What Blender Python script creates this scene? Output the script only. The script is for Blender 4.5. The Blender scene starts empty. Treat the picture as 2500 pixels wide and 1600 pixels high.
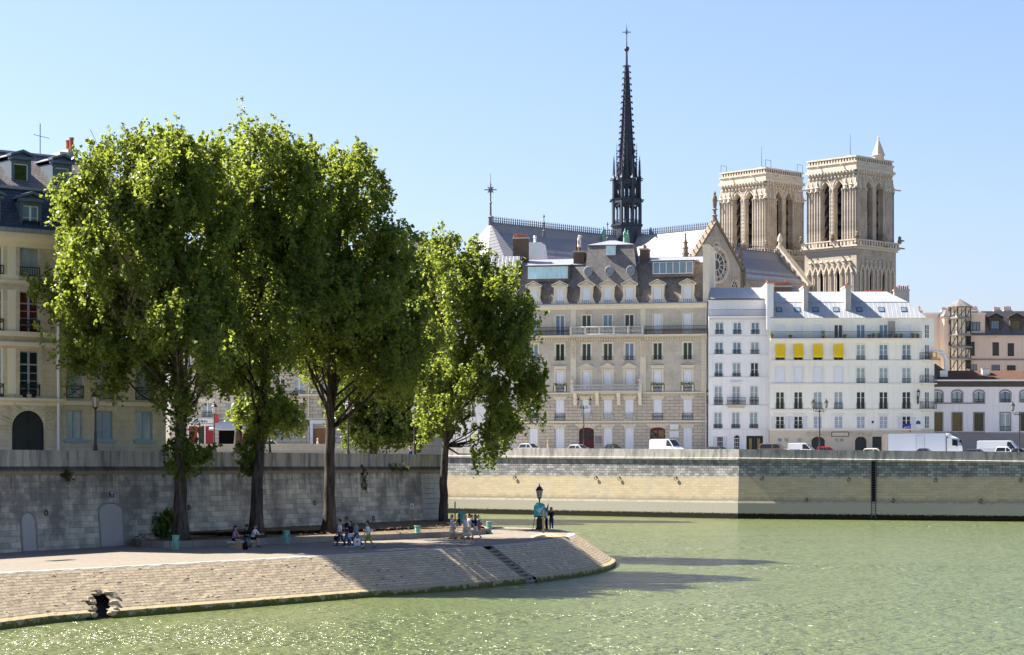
import bpy, math, random
import numpy as np
from mathutils import Vector, Matrix
random.seed(11)
S = bpy.context.scene
COL = S.collection
R = math.radians
# ---------------------------------------------------------------- camera, sky, sun, exposure
F, HZ, CH = 5300.0, 1140.0, 7.4          # focal length and horizon row of the 2500 px photograph, eye height over the water
cam = bpy.data.cameras.new('camera')
cam.sensor_width = 36; cam.lens = 36*F/2500; cam.shift_y = (HZ-800)/2500; cam.clip_start = 1; cam.clip_end = 6000
co = bpy.data.objects.new('camera', cam); COL.objects.link(co)
co.location = (0, 0, CH); co.rotation_euler = (R(90), 0, 0)
S.camera = co
SUN_EL, SUN_AZ = 46.0, 25.0              # light travels to +x and, by SUN_AZ, towards the camera
SUN_STRENGTH, SKY_STRENGTH = 5.0, 0.057
W = bpy.data.worlds.new('World'); S.world = W; W.use_nodes = True
wn = W.node_tree.nodes; wl = W.node_tree.links
bg = wn['Background']; sky = wn.new('ShaderNodeTexSky')
sky.sky_type = 'NISHITA'; sky.sun_disc = False
sky.sun_elevation = R(SUN_EL); sky.sun_rotation = R(-(90-SUN_AZ))
sky.altitude = 60; sky.air_density = 1.1; sky.dust_density = 1.3; sky.ozone_density = 6.0
tint = wn.new('ShaderNodeMixRGB'); tint.blend_type = 'MULTIPLY'; tint.inputs[0].default_value = 1; tint.inputs[2].default_value = (1.05, .94, 1.0, 1)   # pulls the sky colour away from cyan
wl.new(sky.outputs[0], tint.inputs[1]); wl.new(tint.outputs[0], bg.inputs[0]); bg.inputs[1].default_value = SKY_STRENGTH
sl = bpy.data.lights.new('sun', 'SUN'); sl.energy = SUN_STRENGTH; sl.angle = R(0.5); sl.color = (1, .95, .86)
so = bpy.data.objects.new('sun', sl); COL.objects.link(so)
LD = Vector((math.cos(R(SUN_AZ))*math.cos(R(SUN_EL)), -math.sin(R(SUN_AZ))*math.cos(R(SUN_EL)), -math.sin(R(SUN_EL))))
so.rotation_euler = LD.to_track_quat('-Z', 'Y').to_euler(); so.location = (-200, 80, 300)
S.view_settings.view_transform = 'Standard'; S.view_settings.look = 'None'
S.view_settings.exposure = 1.85; S.view_settings.gamma = 1
S.cycles.max_bounces = 8; S.cycles.transparent_max_bounces = 12

# ---------------------------------------------------------------- helpers
def P(X, Y, d): return Vector(((X-1250)/F*d, d, CH-(Y-HZ)/F*d))
def G(X, Y, z):
    d = (CH-z)*F/(Y-HZ); return P(X, Y, d)

class Plane:
    """a vertical facade plane: origin on the ray of column X at distance d; +u runs to the photo's right, receding by ang degrees"""
    def __init__(s, X, d, ang, z0):
        s.o = Vector(((X-1250)/F*d, d, z0)); s.a = R(ang); s.c = math.cos(s.a); s.s = math.sin(s.a)
    def uz(s, X, Y, dy=0.0):
        ox = s.o.x - s.s*dy; oy = s.o.y + s.c*dy
        k = (X-1250)/F; u = (k*oy-ox)/(s.c-k*s.s); D = oy+u*s.s
        return u, CH-(Y-HZ)/F*D-s.o.z
    def u(s, X, dy=0.0): return s.uz(X, 1000, dy)[0]
    def z(s, Y, X=None, dy=0.0):
        if X is None: X = s.xm
        return s.uz(X, Y, dy)[1]
    def w(s, u, y, z): return s.o + Vector((s.c*u-s.s*y, s.s*u+s.c*y, z))

class MB:
    def __init__(s): s.v = []; s.f = []; s.m = []; s.uv = []; s.has_uv = False
    def add(s, verts, faces, mi=0, uvs=None):
        o = len(s.v); s.v.extend([tuple(p) for p in verts])
        for k, f in enumerate(faces):
            s.f.append([i+o for i in f]); s.m.append(mi)
            if uvs: s.uv.append(uvs[k]); s.has_uv = True
            else: s.uv.append(None)
        return s
    def box(s, x0, x1, y0, y1, z0, z1, mi=0):
        v = [(x0,y0,z0),(x1,y0,z0),(x1,y1,z0),(x0,y1,z0),(x0,y0,z1),(x1,y0,z1),(x1,y1,z1),(x0,y1,z1)]
        return s.add(v, [(0,3,2,1),(4,5,6,7),(0,1,5,4),(1,2,6,5),(2,3,7,6),(3,0,4,7)], mi)
    def hexa(s, b, t, mi=0):      # two 4-point rings, bottom and top, counter-clockwise from above
        return s.add(list(b)+list(t), [(3,2,1,0),(4,5,6,7),(0,1,5,4),(1,2,6,5),(2,3,7,6),(3,0,4,7)], mi)
    def bar(s, a, b, w, h=None, mi=0):
        a = Vector(a); b = Vector(b); h = h or w; d = (b-a)
        if d.length < 1e-6: return s
        d.normalize(); up = Vector((0,0,1)) if abs(d.z) < .95 else Vector((0,1,0))
        sx = d.cross(up).normalized()*w/2; sy = sx.cross(d).normalized()*h/2
        return s.hexa([a-sx-sy,a+sx-sy,a+sx+sy,a-sx+sy],[b-sx-sy,b+sx-sy,b+sx+sy,b-sx+sy], mi)
    def prism(s, poly, a, b, axis='y', mi=0):   # polygon extruded from a to b along an axis
        n = len(poly)
        mk = {'y': lambda p, t: (p[0], t, p[1]), 'x': lambda p, t: (t, p[0], p[1]), 'z': lambda p, t: (p[0], p[1], t)}[axis]
        v = [mk(p, a) for p in poly]+[mk(p, b) for p in poly]
        fs = [tuple(range(n)), tuple(range(2*n-1, n-1, -1))]+[(i, i+n, (i+1)%n+n, (i+1)%n) for i in range(n)]
        return s.add(v, fs, mi)
    def loft(s, rings, mi=0, cap=True):
        n = len(rings[0]); v = [p for r in rings for p in r]; fs = []
        for k in range(len(rings)-1):
            for i in range(n):
                j = (i+1)%n; fs.append((k*n+i, k*n+j, k*n+n+j, k*n+n+i))
        if cap: fs += [tuple(range(n-1,-1,-1)), tuple(range((len(rings)-1)*n, len(rings)*n))]
        return s.add(v, fs, mi)
    def tube(s, pts, rad, n=8, mi=0, cap=True):
        pts = [Vector(p) for p in pts]; rings = []
        if not isinstance(rad, (list, tuple)): rad = [rad]*len(pts)
        prev = None
        for i, p in enumerate(pts):
            d = (pts[min(i+1,len(pts)-1)]-pts[max(i-1,0)])
            d = d.normalized() if d.length > 1e-9 else Vector((0,0,1))
            if prev is None:
                up = Vector((0,0,1)) if abs(d.z) < .9 else Vector((1,0,0)); x = d.cross(up).normalized()
            else:
                x = prev-d*prev.dot(d); x = x.normalized() if x.length > 1e-6 else d.orthogonal().normalized()
            prev = x; y = d.cross(x)
            rings.append([p+(x*math.cos(2*math.pi*k/n)+y*math.sin(2*math.pi*k/n))*rad[i] for k in range(n)])
        return s.loft(rings, mi, cap)
    def lathe(s, prof, c=(0,0,0), n=12, mi=0, ph=0.0, cap=True):
        c = Vector(c)
        return s.loft([[c+Vector((r*math.cos(2*math.pi*k/n+ph), r*math.sin(2*math.pi*k/n+ph), z)) for k in range(n)] for r, z in prof], mi, cap)
    def ring(s, c, rad, t, axis='y', n=20, m=6, mi=0, a0=0, a1=2*math.pi, rz=None):
        c = Vector(c); rz = rz or rad; pts = []
        full = abs(a1-a0-2*math.pi) < 1e-6
        for k in range(n+(0 if full else 1)):
            a = a0+(a1-a0)*k/n
            if axis == 'y': pts.append(c+Vector((rad*math.cos(a), 0, rz*math.sin(a))))
            elif axis == 'x': pts.append(c+Vector((0, rad*math.cos(a), rz*math.sin(a))))
            else: pts.append(c+Vector((rad*math.cos(a), rz*math.sin(a), 0)))
        if full: pts = pts+[pts[0], ]
        return s.tube(pts, t, m, mi, not full)
    def quad(s, a, b, c, d, mi=0, uv=None): return s.add([a,b,c,d], [(0,1,2,3)], mi, [uv] if uv else None)
    def mesh(s, name, mats, smooth=False):
        me = bpy.data.meshes.new(name); me.from_pydata(s.v, [], s.f)
        for m in (mats if isinstance(mats, (list, tuple)) else [mats]): me.materials.append(m)
        me.polygons.foreach_set('material_index', s.m)
        if smooth: me.polygons.foreach_set('use_smooth', [True]*len(s.f))
        if s.has_uv:
            l = me.uv_layers.new(name='UVMap').data; i = 0
            for f, u in zip(s.f, s.uv):
                for k in range(len(f)):
                    l[i].uv = u[k] if u else (0, 0)
                    i += 1
        me.update(); return me
    def build(s, name, mats, parent=None, loc=(0,0,0), smooth=False, rz=0):
        return link(name, s.mesh(name, mats, smooth), parent, loc, rz)

def link(name, data, parent=None, loc=(0,0,0), rz=0):
    o = bpy.data.objects.new(name, data); COL.objects.link(o); o.location = loc; o.rotation_euler = (0,0,rz)
    if parent is not None: o.parent = parent
    return o
def tag(o, label, cat, group=None):
    o['label'] = label; o['category'] = cat
    if group: o['group'] = group
    return o
def thing(name, label, cat, loc=(0,0,0), rz=0, group=None):
    o = link(name, None, None, loc, rz); o.empty_display_size = .3
    return tag(o, label, cat, group)
def kind(o, k): o['kind'] = k; return o
def copy_tree(o, parent=None, n=0):
    c = o.copy(); COL.objects.link(c)
    if parent is not None: c.parent = parent
    for ch in list(o.children): copy_tree(ch, c)
    return c

# ---------------------------------------------------------------- materials
class NT:
    def __init__(s, name):
        s.m = bpy.data.materials.new(name); s.m.use_nodes = True
        s.t = s.m.node_tree; s.b = s.t.nodes['Principled BSDF']; s.o = s.t.nodes['Material Output']
    def n(s, t, ins=None, **props):
        x = s.t.nodes.new('ShaderNode'+t)
        for k, v in props.items(): setattr(x, k, v)
        for k, v in (ins or {}).items(): s.set(x.inputs[k], v)
        return x
    def set(s, sock, v):
        if isinstance(v, bpy.types.Node): v = v.outputs[0]
        if isinstance(v, bpy.types.NodeSocket): s.t.links.new(v, sock)
        elif isinstance(v, (tuple, list)) and len(v) == 3 and sock.type == 'RGBA': sock.default_value = (*v, 1)
        else: sock.default_value = v
    def mix(s, f, a, b, mode='MIX'):
        x = s.n('MixRGB', blend_type=mode); s.set(x.inputs[0], f); s.set(x.inputs[1], a); s.set(x.inputs[2], b); return x
    def math(s, op, a, b=0.0, c=None):
        x = s.n('Math', operation=op); s.set(x.inputs[0], a); s.set(x.inputs[1], b)
        if c is not None: s.set(x.inputs[2], c)
        return x
    def ramp(s, f, a, b):
        x = s.n('MapRange', {0: f, 1: a, 2: b}); x.clamp = True; return x
    def noise(s, vec, scale, detail=4, rough=.6, sc=(1,1,1)):
        if sc != (1,1,1): vec = s.n('Mapping', {0: vec, 3: sc})
        return s.n('TexNoise', {'Vector': vec, 'Scale': scale, 'Detail': detail, 'Roughness': rough})
    def coord(s, which='Object'): return s.n('TexCoord').outputs[which]
    def bump(s, h, strength=.4, dist=.05):
        b = s.n('Bump', {'Height': h, 'Strength': strength, 'Distance': dist}); s.set(s.b.inputs['Normal'], b)
    def done(s, col=None, rough=None, spec=None, metal=None):
        if col is not None: s.set(s.b.inputs['Base Color'], col)
        if rough is not None: s.set(s.b.inputs['Roughness'], rough)
        if spec is not None: s.set(s.b.inputs['Specular IOR Level'], spec)
        if metal is not None: s.set(s.b.inputs['Metallic'], metal)
        return s.m
def mul(c, k): return tuple(min(1, x*k) for x in c)

def plain(name, c, rough=.6, var=.15, scale=3.0, spec=.3, bump=0, metal=0, sc=(1,1,1)):
    t = NT(name); v = t.coord(); n = t.noise(v, scale, 5, .65, sc)
    col = t.mix(n.outputs[0], mul(c, 1-var), mul(c, 1+var))
    if bump: t.bump(n.outputs[0], bump, .05)
    return t.done(col, rough, spec, metal)
def stone(name, c1, c2, mortar, bw=.9, bh=.4, ms=.012, uv=False, dark=(.08,.075,.07), stain=.5, streak=.6, bump=.4, rough=.85, coarse=.25, fine=6, off=.5):
    t = NT(name)
    if uv: vec = t.coord('UV')
    else:
        sp = t.n('SeparateXYZ', {0: t.coord()}); vec = t.n('CombineXYZ', {0: sp.outputs[0], 1: sp.outputs[2]})
    wob = t.noise(vec, 1.3, 2); wv = t.n('VectorMath', {0: vec, 1: t.n('Vector' 'Math', {0: wob.outputs[1], 3: .05}, operation='SCALE')}, operation='ADD')
    br = t.n('TexBrick', {'Vector': wv, 'Color1': c1, 'Color2': c2, 'Mortar': mortar, 'Scale': 1, 'Mortar Size': ms, 'Mortar Smooth': .3, 'Bias': 0, 'Brick Width': bw, 'Row Height': bh}, offset=off)
    n1 = t.noise(vec, coarse, 6, .65); n2 = t.noise(vec, 1.0, 5, .7, (1.6, .22, 1)); n3 = t.noise(vec, fine, 6, .7)
    col = t.mix(.55, br.outputs[0], t.mix(n3.outputs[0], (.35,.35,.35), (1,1,1)), 'MULTIPLY')
    m = t.math('MULTIPLY', t.ramp(n1.outputs[0], .45, .68), stain); m2 = t.math('MULTIPLY', t.ramp(n2.outputs[0], .5, .72), streak)
    col = t.mix(t.math('MAXIMUM', m, m2), col, dark)
    h = t.math('SUBTRACT', t.math('MULTIPLY', n3.outputs[0], .5), br.outputs[1])
    t.bump(h, bump, .04)
    return t.done(col, rough, .2)
def glass(name, c, rough=.04, spec=.5):
    t = NT(name); n = t.noise(t.coord(), .7, 2)
    t.bump(n.outputs[0], .06, .2)
    n2 = t.noise(t.coord(), 1.5, 3, .6, (3, 1, .6))
    return t.done(t.mix(n2.outputs[0], mul(c, .6), mul(c, 1.4)), rough, spec)

def rendered(name, c, amt=.16):
    t = NT(name); v = t.coord(); a = t.noise(v, .35, 5, .65); b = t.noise(v, 1.0, 6, .7, (2.2, 2.2, .12)); f = t.noise(v, 5, 4, .7)
    col = t.mix(a.outputs[0], mul(c, 1-amt*.6), mul(c, 1+amt*.35)); col = t.mix(t.math('MULTIPLY', t.ramp(b.outputs[0], .5, .75), amt*2.2), col, mul((c[0]*.95,c[1]*.92,c[2]*.86), .62))
    t.bump(f.outputs[0], .12, .03); return t.done(col, .85, .2)
M = {}
M['white_paint'] = plain('white_paint', (.74,.74,.72), .5, .06, 2)
M['shutter'] = plain('white_shutter', (.72,.73,.75), .55, .06, 2)
M['grey_shutter'] = plain('grey_shutter', (.42,.42,.43), .55, .1, 3)
M['blue_frame'] = plain('blue_grey_paint', (.27,.36,.40), .5, .1, 2)
M['brown_frame'] = plain('brown_paint', (.06,.04,.03), .5, .2, 3)
M['iron'] = plain('wrought_iron', (.018,.02,.024), .5, .3, 8, .4)
M['iron_grey'] = plain('grey_iron', (.07,.075,.09), .5, .2, 6)
M['lamp_iron'] = plain('lamp_iron', (.045,.035,.033), .45, .25, 8, .4)
M['glass_dark'] = glass('dark_window_glass', (.018,.022,.02))
M['glass_green'] = glass('tree_reflection_window_glass', (.03,.042,.018))  # green of reflected trees put into the glass colour
M['glass_blue'] = glass('sky_reflection_window_glass', (.15,.23,.30), .06)  # blue-grey sky reflection put into the glass colour
M['glass_curtain'] = glass('curtained_window_glass', (.30,.36,.36), .1)
M['glass_bright'] = glass('bright_glazing', (.42,.66,.74), .05, .8)
M['glass_gold'] = glass('amber_window_glass', (.12,.085,.02), .06)
M['glass_red'] = glass('red_blind_glass', (.11,.018,.018), .1)
M['lamp_glass'] = plain('lamp_glass', (.45,.42,.34), .15, .15, 4, .5)
M['zinc'] = None
def zinc(name, c, sp=.6, rough=.42):
    t = NT(name); v = t.coord(); sxyz = t.n('SeparateXYZ', {0: v}); n = t.noise(v, .5, 6, .7); n2 = t.noise(v, 2.0, 5, .7, (2,2,.3))
    fr = t.math('FRACT', t.math('DIVIDE', sxyz.outputs[0], sp)); seam = t.ramp(t.math('ABSOLUTE', t.math('SUBTRACT', fr, .5)), .44, .5)
    col = t.mix(n.outputs[0], mul(c,.72), mul(c,1.22)); col = t.mix(t.math('MULTIPLY', t.ramp(n2.outputs[0], .5, .8), .5), col, mul(c,.55))
    col = t.mix(t.math('MULTIPLY', seam, .45), col, mul(c,.45)); t.bump(seam, .6, .05)
    return t.done(col, rough, .5, .0)
M['zinc'] = zinc('zinc_roofing', (.26,.27,.295))
M['zinc_pale'] = zinc('pale_zinc_roofing', (.34,.35,.365), .7)
M['lead'] = None
def lead(name, c):
    t = NT(name); v = t.coord(); sx = t.n('SeparateXYZ', {0: v}); n = t.noise(v, .35, 6, .7)
    a = t.math('ADD', sx.outputs[0], sx.outputs[1]); fr = t.math('FRACT', t.math('DIVIDE', a, .75)); seam = t.ramp(t.math('ABSOLUTE', t.math('SUBTRACT', fr, .5)), .36, .5)
    f2 = t.math('FRACT', t.math('DIVIDE', sx.outputs[2], 1.5)); s2 = t.ramp(t.math('ABSOLUTE', t.math('SUBTRACT', f2, .5)), .44, .5)
    col = t.mix(n.outputs[0], mul(c,.75), mul(c,1.2)); col = t.mix(t.math('MULTIPLY', t.math('MAXIMUM', seam, t.math('MULTIPLY', s2, .6)), .5), col, mul(c,.4)); t.bump(seam, .8, .08)
    return t.done(col, .5, .4)
M['lead'] = lead('lead_roofing', (.255,.25,.255))
M['slate'] = stone('slate_roofing', (.20,.175,.17), (.28,.245,.235), (.06,.055,.06), .32, .17, .02, False, (.06,.06,.065), .35, .3, .5, .6, .4, 5)
M['slate_brown'] = stone('weathered_slate', (.31,.272,.245), (.19,.172,.162), (.10,.097,.095), .34, .2, .02, False, (.07,.07,.07), .5, .3, .6, .65, .5, 4)
M['slate_blue'] = stone('blue_slate', (.055,.068,.10), (.085,.095,.125), (.03,.036,.05), .34, .22, .02, False, (.07,.08,.1), .3, .3, .4, .55, .4, 5)
M['tile'] = stone('brown_roof_tiles', (.22,.10,.06), (.15,.075,.05), (.06,.035,.025), .22, .16, .03, False, (.08,.06,.04), .5, .3, .8, .85, .6, 4)
M['pot'] = plain('terracotta', (.36,.11,.05), .8, .35, 6)
M['brick'] = stone('chimney_brick', (.16,.10,.075), (.22,.13,.09), (.15,.12,.1), .22, .08, .012, False, (.06,.05,.045), .6, .5, .4)
M['chimney_render'] = plain('chimney_render', (.40,.38,.34), .9, .25, 1.5)
M['haus'] = stone('grey_beige_limestone', (.67,.595,.475), (.71,.635,.51), (.56,.49,.39), 1.1, .42, .006, False, (.27,.24,.195), .5, .5, .15, .85, .35, 3)
M['haus_rust'] = stone('rusticated_limestone', (.63,.545,.42), (.68,.59,.46), (.24,.195,.145), 1.5, .52, .035, False, (.27,.24,.195), .4, .4, .6, .85, .35, 3)
M['haus_trim'] = plain('limestone_trim', (.72,.63,.485), .85, .18, 1.6)
M['haus_white'] = plain('pale_limestone_trim', (.60,.56,.48), .85, .12, 1.6)
M['white_render'] = rendered('white_render', (.84,.825,.80))
M['white_trim'] = plain('white_render_trim', (.73,.715,.69), .8, .07, 1)
M['cream_render'] = rendered('cream_grey_render', (.79,.77,.68), .18)
M['cream_trim'] = plain('cream_grey_trim', (.70,.68,.585), .8, .08, 1)
M['beige_base'] = plain('beige_stone_base', (.56,.48,.365), .85, .15, 1)
M['pink_render'] = rendered('pink_render', (.74,.575,.44), .2)
M['mauve_render'] = rendered('pale_mauve_render', (.72,.68,.665), .2)
M['grey_base'] = stone('grey_stone_base', (.30,.28,.26), (.34,.31,.29), (.22,.2,.18), 1.2, .5, .01, False, (.2,.19,.18), .4, .4, .2)
M['timber'] = plain('dark_timber', (.075,.06,.05), .8, .3, 5)
M['ochre_stone'] = stone('ochre_limestone', (.76,.655,.465), (.68,.58,.41), (.51,.43,.30), 1.1, .45, .012, False, (.29,.24,.16), .45, .35, .2, .85, .4, 3)
M['ochre_render'] = plain('ochre_grey_render', (.76,.68,.50), .85, .08, .7)
M['ochre_trim'] = plain('ochre_trim', (.72,.62,.44), .85, .15, 1.2)
M['yellow_cloth'] = plain('yellow_awning', (.85,.55,.02), .8, .08, 2)
M['maroon'] = plain('maroon_door', (.085,.012,.022), .4, .2, 2)
M['red_door'] = plain('dark_red_door', (.14,.012,.02), .4, .2, 2)
M['black_door'] = plain('black_door', (.012,.015,.014), .35, .3, 2)
M['green_door'] = plain('dark_green_door', (.012,.02,.022), .35, .3, 2)
M['gold'] = plain('gilt', (.55,.36,.1), .35, .2, 4, .5, 0, .6)
M['void'] = plain('dark_interior', (.006,.006,.007), .9, .3, 2, .05)
M['cath'] = stone('cathedral_limestone', (.56,.48,.375), (.61,.53,.42), (.36,.30,.235), .9, .42, .02, False, (.22,.18,.135), .6, .75, .4, .85, .3, 1.5)
M['cath_trim'] = plain('carved_limestone', (.57,.495,.39), .85, .42, 1.4, .2, .3)
M['cath_dark'] = plain('weathered_and_shadow_limestone', (.20,.165,.12), .9, .5, 1.5, .2, .3)  # weathered carving, and the painted shade behind corbels and balusters
M['louvre'] = plain('dark_slate_louvre', (.035,.037,.045), .6, .3, 1)
M['spire'] = plain('dark_lead_spire', (.032,.038,.056), .55, .35, .8, .4)
M['brown_wood'] = plain('brown_wood', (.30,.13,.06), .6, .25, 2)
M['slate_paint'] = plain('slate_blue_paint', (.10,.13,.165), .5, .15, 2)
M['verdigris'] = plain('verdigris_copper', (.16,.36,.25), .75, .25, 3)
M['crest'] = plain('dark_lead_cresting', (.13,.13,.15), .6, .4, 2)
# ---------------------------------------------------------------- water, ground, quays
def water_mat():
    t = NT('river_water'); v = t.coord()
    a = t.noise(v, .55, 4, .6, (.8, .9, 1)); b = t.noise(v, 2.2, 3, .6, (.8, .9, 1)); c = t.noise(v, .06, 3, .5, (.7, 1.2, 1))
    h = t.math('ADD', a, t.math('MULTIPLY', b, .32))
    big = t.ramp(c.outputs[0], .35, .7)
    h2 = t.math('MULTIPLY', h, t.math('ADD', .65, t.math('MULTIPLY', big, .7)))
    t.bump(h2, 1.0, .85)
    d = t.noise(v, .03, 4, .6)
    col = t.mix(d.outputs[0], (.094,.116,.042), (.122,.14,.052))
    t.set(t.b.inputs['IOR'], 1.33)
    return t.done(col, .2, .5)
w = MB(); w.quad((-900,-200,0),(1500,-200,0),(1500,700,0),(-900,700,0))
kind(w.build('river', water_mat()), 'structure')

def resample(pts, step):
    out = [Vector(pts[0])]
    for a, b in zip(pts[:-1], pts[1:]):
        a = Vector(a); b = Vector(b); n = max(1, int(round((b-a).length/step)))
        for k in range(1, n+1): out.append(a.lerp(b, k/n))
    return out
def smooth_path(pts, it=2):
    for _ in range(it):
        q = [pts[0]]
        for a, b in zip(pts[:-1], pts[1:]): q += [a.lerp(b, .25), a.lerp(b, .75)]
        pts = q+[pts[-1]]
    return pts
def normals(pts):
    out = []
    for i in range(len(pts)):
        n = Vector((0,0,0))
        for j in (i-1, i):
            if 0 <= j < len(pts)-1:
                d = (pts[j+1]-pts[j]); m = Vector((d.y,-d.x,0)).normalized(); n += m
        n.normalize()
        j = min(i, len(pts)-2); d = pts[j+1]-pts[j]; m = Vector((d.y,-d.x,0)).normalized()
        out.append(n/max(.4, n.dot(m)))
    return out
def sweep(mb, path, prof, mi=0, zs=None, skip=None, jit=0, mfun=None):
    """profile of (outward offset, height) carried along a path; uv = (length, height or slope length)"""
    nr = normals(path); L = [0]
    for a, b in zip(path[:-1], path[1:]): L.append(L[-1]+(b-a).length)
    V = [0]
    for a, b in zip(prof[:-1], prof[1:]): V.append(V[-1]+math.hypot(b[0]-a[0], b[1]-a[1]))
    k = len(prof); vs = []
    for i, p in enumerate(path):
        for j, (o, z) in enumerate(prof):
            q = p+nr[i]*o; q = Vector((q.x, q.y, p.z+z))
            if jit and 0 < j < k-1: q += Vector((random.uniform(-jit,jit), random.uniform(-jit,jit), random.uniform(-jit,jit)))
            vs.append(q)
    base = len(mb.v); mb.v.extend([tuple(q) for q in vs])
    for i in range(len(path)-1):
        for j in range(k-1):
            if skip and skip(i, j): continue
            mb.f.append([base+i*k+j+1, base+i*k+j, base+(i+1)*k+j, base+(i+1)*k+j+1]); mb.m.append(mfun(i, j) if mfun else mi)
            va, vb = (zs[j], zs[j+1]) if zs else (V[j], V[j+1])
            mb.uv.append([(L[i], vb), (L[i], va), (L[i+1], va), (L[i+1], vb)]); mb.has_uv = True
    return vs, k

# far quay wall: two straight runs with a slight bend (the bend is where the low sun stops reaching it)
C0 = P(1805, 1140, 309); C0.z = 0
def run(o, ang, t): return Vector((o.x+math.cos(R(ang))*t, o.y-math.sin(R(ang))*t, 0))
FA = run(C0, 42, -75); FB = run(C0, 23.5, 125)
def top_z(p): return 9.9-(p.x-C0.x)*(.0125 if p.x < C0.x else .0135)
fpath = [FA, run(C0,42,-42), run(C0,42,-20), C0, run(C0,23.5,20), run(C0,23.5,38), run(C0,23.5,75), FB]
def far_wall_mat():
    t = NT('weathered_far_quay_stone'); uv = t.coord('UV'); sp = t.n('SeparateXYZ', {0: uv}); z = sp.outputs[1]
    wob = t.noise(uv, .9, 4, .6)
    lo = t.n('TexBrick', {'Vector': uv, 'Color1': (.56,.455,.295), 'Color2': (.46,.38,.255), 'Mortar': (.33,.27,.185), 'Scale': 1, 'Mortar Size': .018, 'Mortar Smooth': .4, 'Bias': -.2, 'Brick Width': 1.15, 'Row Height': .38})
    up = t.n('TexBrick', {'Vector': uv, 'Color1': (.46,.46,.435), 'Color2': (.20,.20,.195), 'Mortar': (.05,.05,.05), 'Scale': 1, 'Mortar Size': .03, 'Mortar Smooth': .3, 'Bias': .1, 'Brick Width': .85, 'Row Height': .36})
    st = t.noise(uv, .8, 6, .72, (1.3,.3,1)); fine = t.noise(uv, 5, 5, .7); big = t.noise(uv, .14, 5, .6, (1,1.4,1)); med = t.noise(uv, .6, 5, .65)
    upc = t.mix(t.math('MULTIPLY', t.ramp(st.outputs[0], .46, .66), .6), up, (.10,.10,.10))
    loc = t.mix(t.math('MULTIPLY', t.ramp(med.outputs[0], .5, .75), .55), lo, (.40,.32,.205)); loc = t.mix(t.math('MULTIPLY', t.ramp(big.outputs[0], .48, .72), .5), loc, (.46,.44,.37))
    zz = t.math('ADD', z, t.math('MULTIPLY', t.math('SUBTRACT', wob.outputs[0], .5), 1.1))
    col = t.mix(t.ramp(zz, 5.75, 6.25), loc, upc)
    band = t.mix(t.ramp(st.outputs[0], .4, .7), (.42,.40,.33), (.30,.29,.25))
    led = t.mix(t.ramp(zz, 2.3, 2.75), t.mix(fine.outputs[0], (.36,.335,.27), (.46,.43,.35)), col)
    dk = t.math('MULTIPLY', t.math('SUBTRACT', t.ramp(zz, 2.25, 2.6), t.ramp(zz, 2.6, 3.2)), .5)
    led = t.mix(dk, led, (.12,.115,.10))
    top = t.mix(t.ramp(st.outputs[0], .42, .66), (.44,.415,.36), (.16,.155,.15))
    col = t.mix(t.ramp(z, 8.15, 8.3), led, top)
    al = t.noise(uv, 2.5, 6, .75)
    za = t.math('ADD', z, t.math('MULTIPLY', t.math('SUBTRACT', al.outputs[0], .5), .9))
    col = t.mix(t.ramp(za, .72, .86), t.mix(al.outputs[0], (.006,.006,.004), (.03,.026,.012)), col)
    col = t.mix(.4, col, t.mix(fine.outputs[0], (.4,.4,.4), (1.0,1.0,1.0)), 'MULTIPLY')
    t.bump(t.math('SUBTRACT', t.math('MULTIPLY', fine.outputs[0], .6), lo.outputs[1]), .35, .04)
    return t.done(col, .9, .15)
fp3 = []
dz = []
for p in fpath: fp3.append(Vector((p.x, p.y, 0))); dz.append(top_z(p)-9.9)
wb = MB()
prof = [(.45,-1.2),(.45,2.25),(.38,2.55),(.22,6),(.12,8.0),(.12,8.30),(.38,8.36),(.38,8.62),(.10,8.70),(.06,9.9),(-.42,9.9),(-.42,8.9)]
vs, k = sweep(wb, fp3, prof, zs=[p[1] if p[1] < 9 else p[1] for p in prof])
b0 = 0
for i in range(len(fp3)):
    for j in range(5, k):
        x, y, z = wb.v[i*k+j]; wb.v[i*k+j] = (x, y, z+dz[i])
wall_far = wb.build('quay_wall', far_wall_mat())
tag(wall_far, 'long weathered stone embankment wall with beige lower courses across the river', 'wall')
FW = dict(path=fp3)
# a ladder before a near-black strip painted as a slot's shade, mooring rings
def on_far(X, off=.3):
    kx = (X-1250)/F
    a, b = (FA, C0) if X < 1805 else (C0, FB)
    d = b-a; n = Vector((d.y,-d.x,0)).normalized(); a = a+n*off; t = (kx*a.y-a.x)/(d.x-kx*d.y); p = a+d*t
    return p, math.atan2(d.y, d.x), p.y
p, a, D = on_far(2133, .40)
zb, zt = -.3, 8.9
lt = thing('wall_ladder', 'narrow dark iron ladder set upright into the far embankment wall', 'ladder', (p.x,p.y,0), a)
mb = MB(); mb.box(-.26,.26,.02,.07,.1,8.25); mb.build('slot_shade_strip', M['void'], lt)
mb = MB()
for s_ in (-1,1): mb.box(s_*.30-.05,s_*.30+.05,-.1,.05,.3,8.2)
mb.build('stile', M['iron_grey'], lt)
rm = MB().box(-.25,.25,-.07,-.02,0,.06).mesh('rung', M['iron_grey'])
for z in np.arange(.6,8.1,.34): link('rung', rm, lt, (0,0,float(z)))
nring = 0
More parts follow.
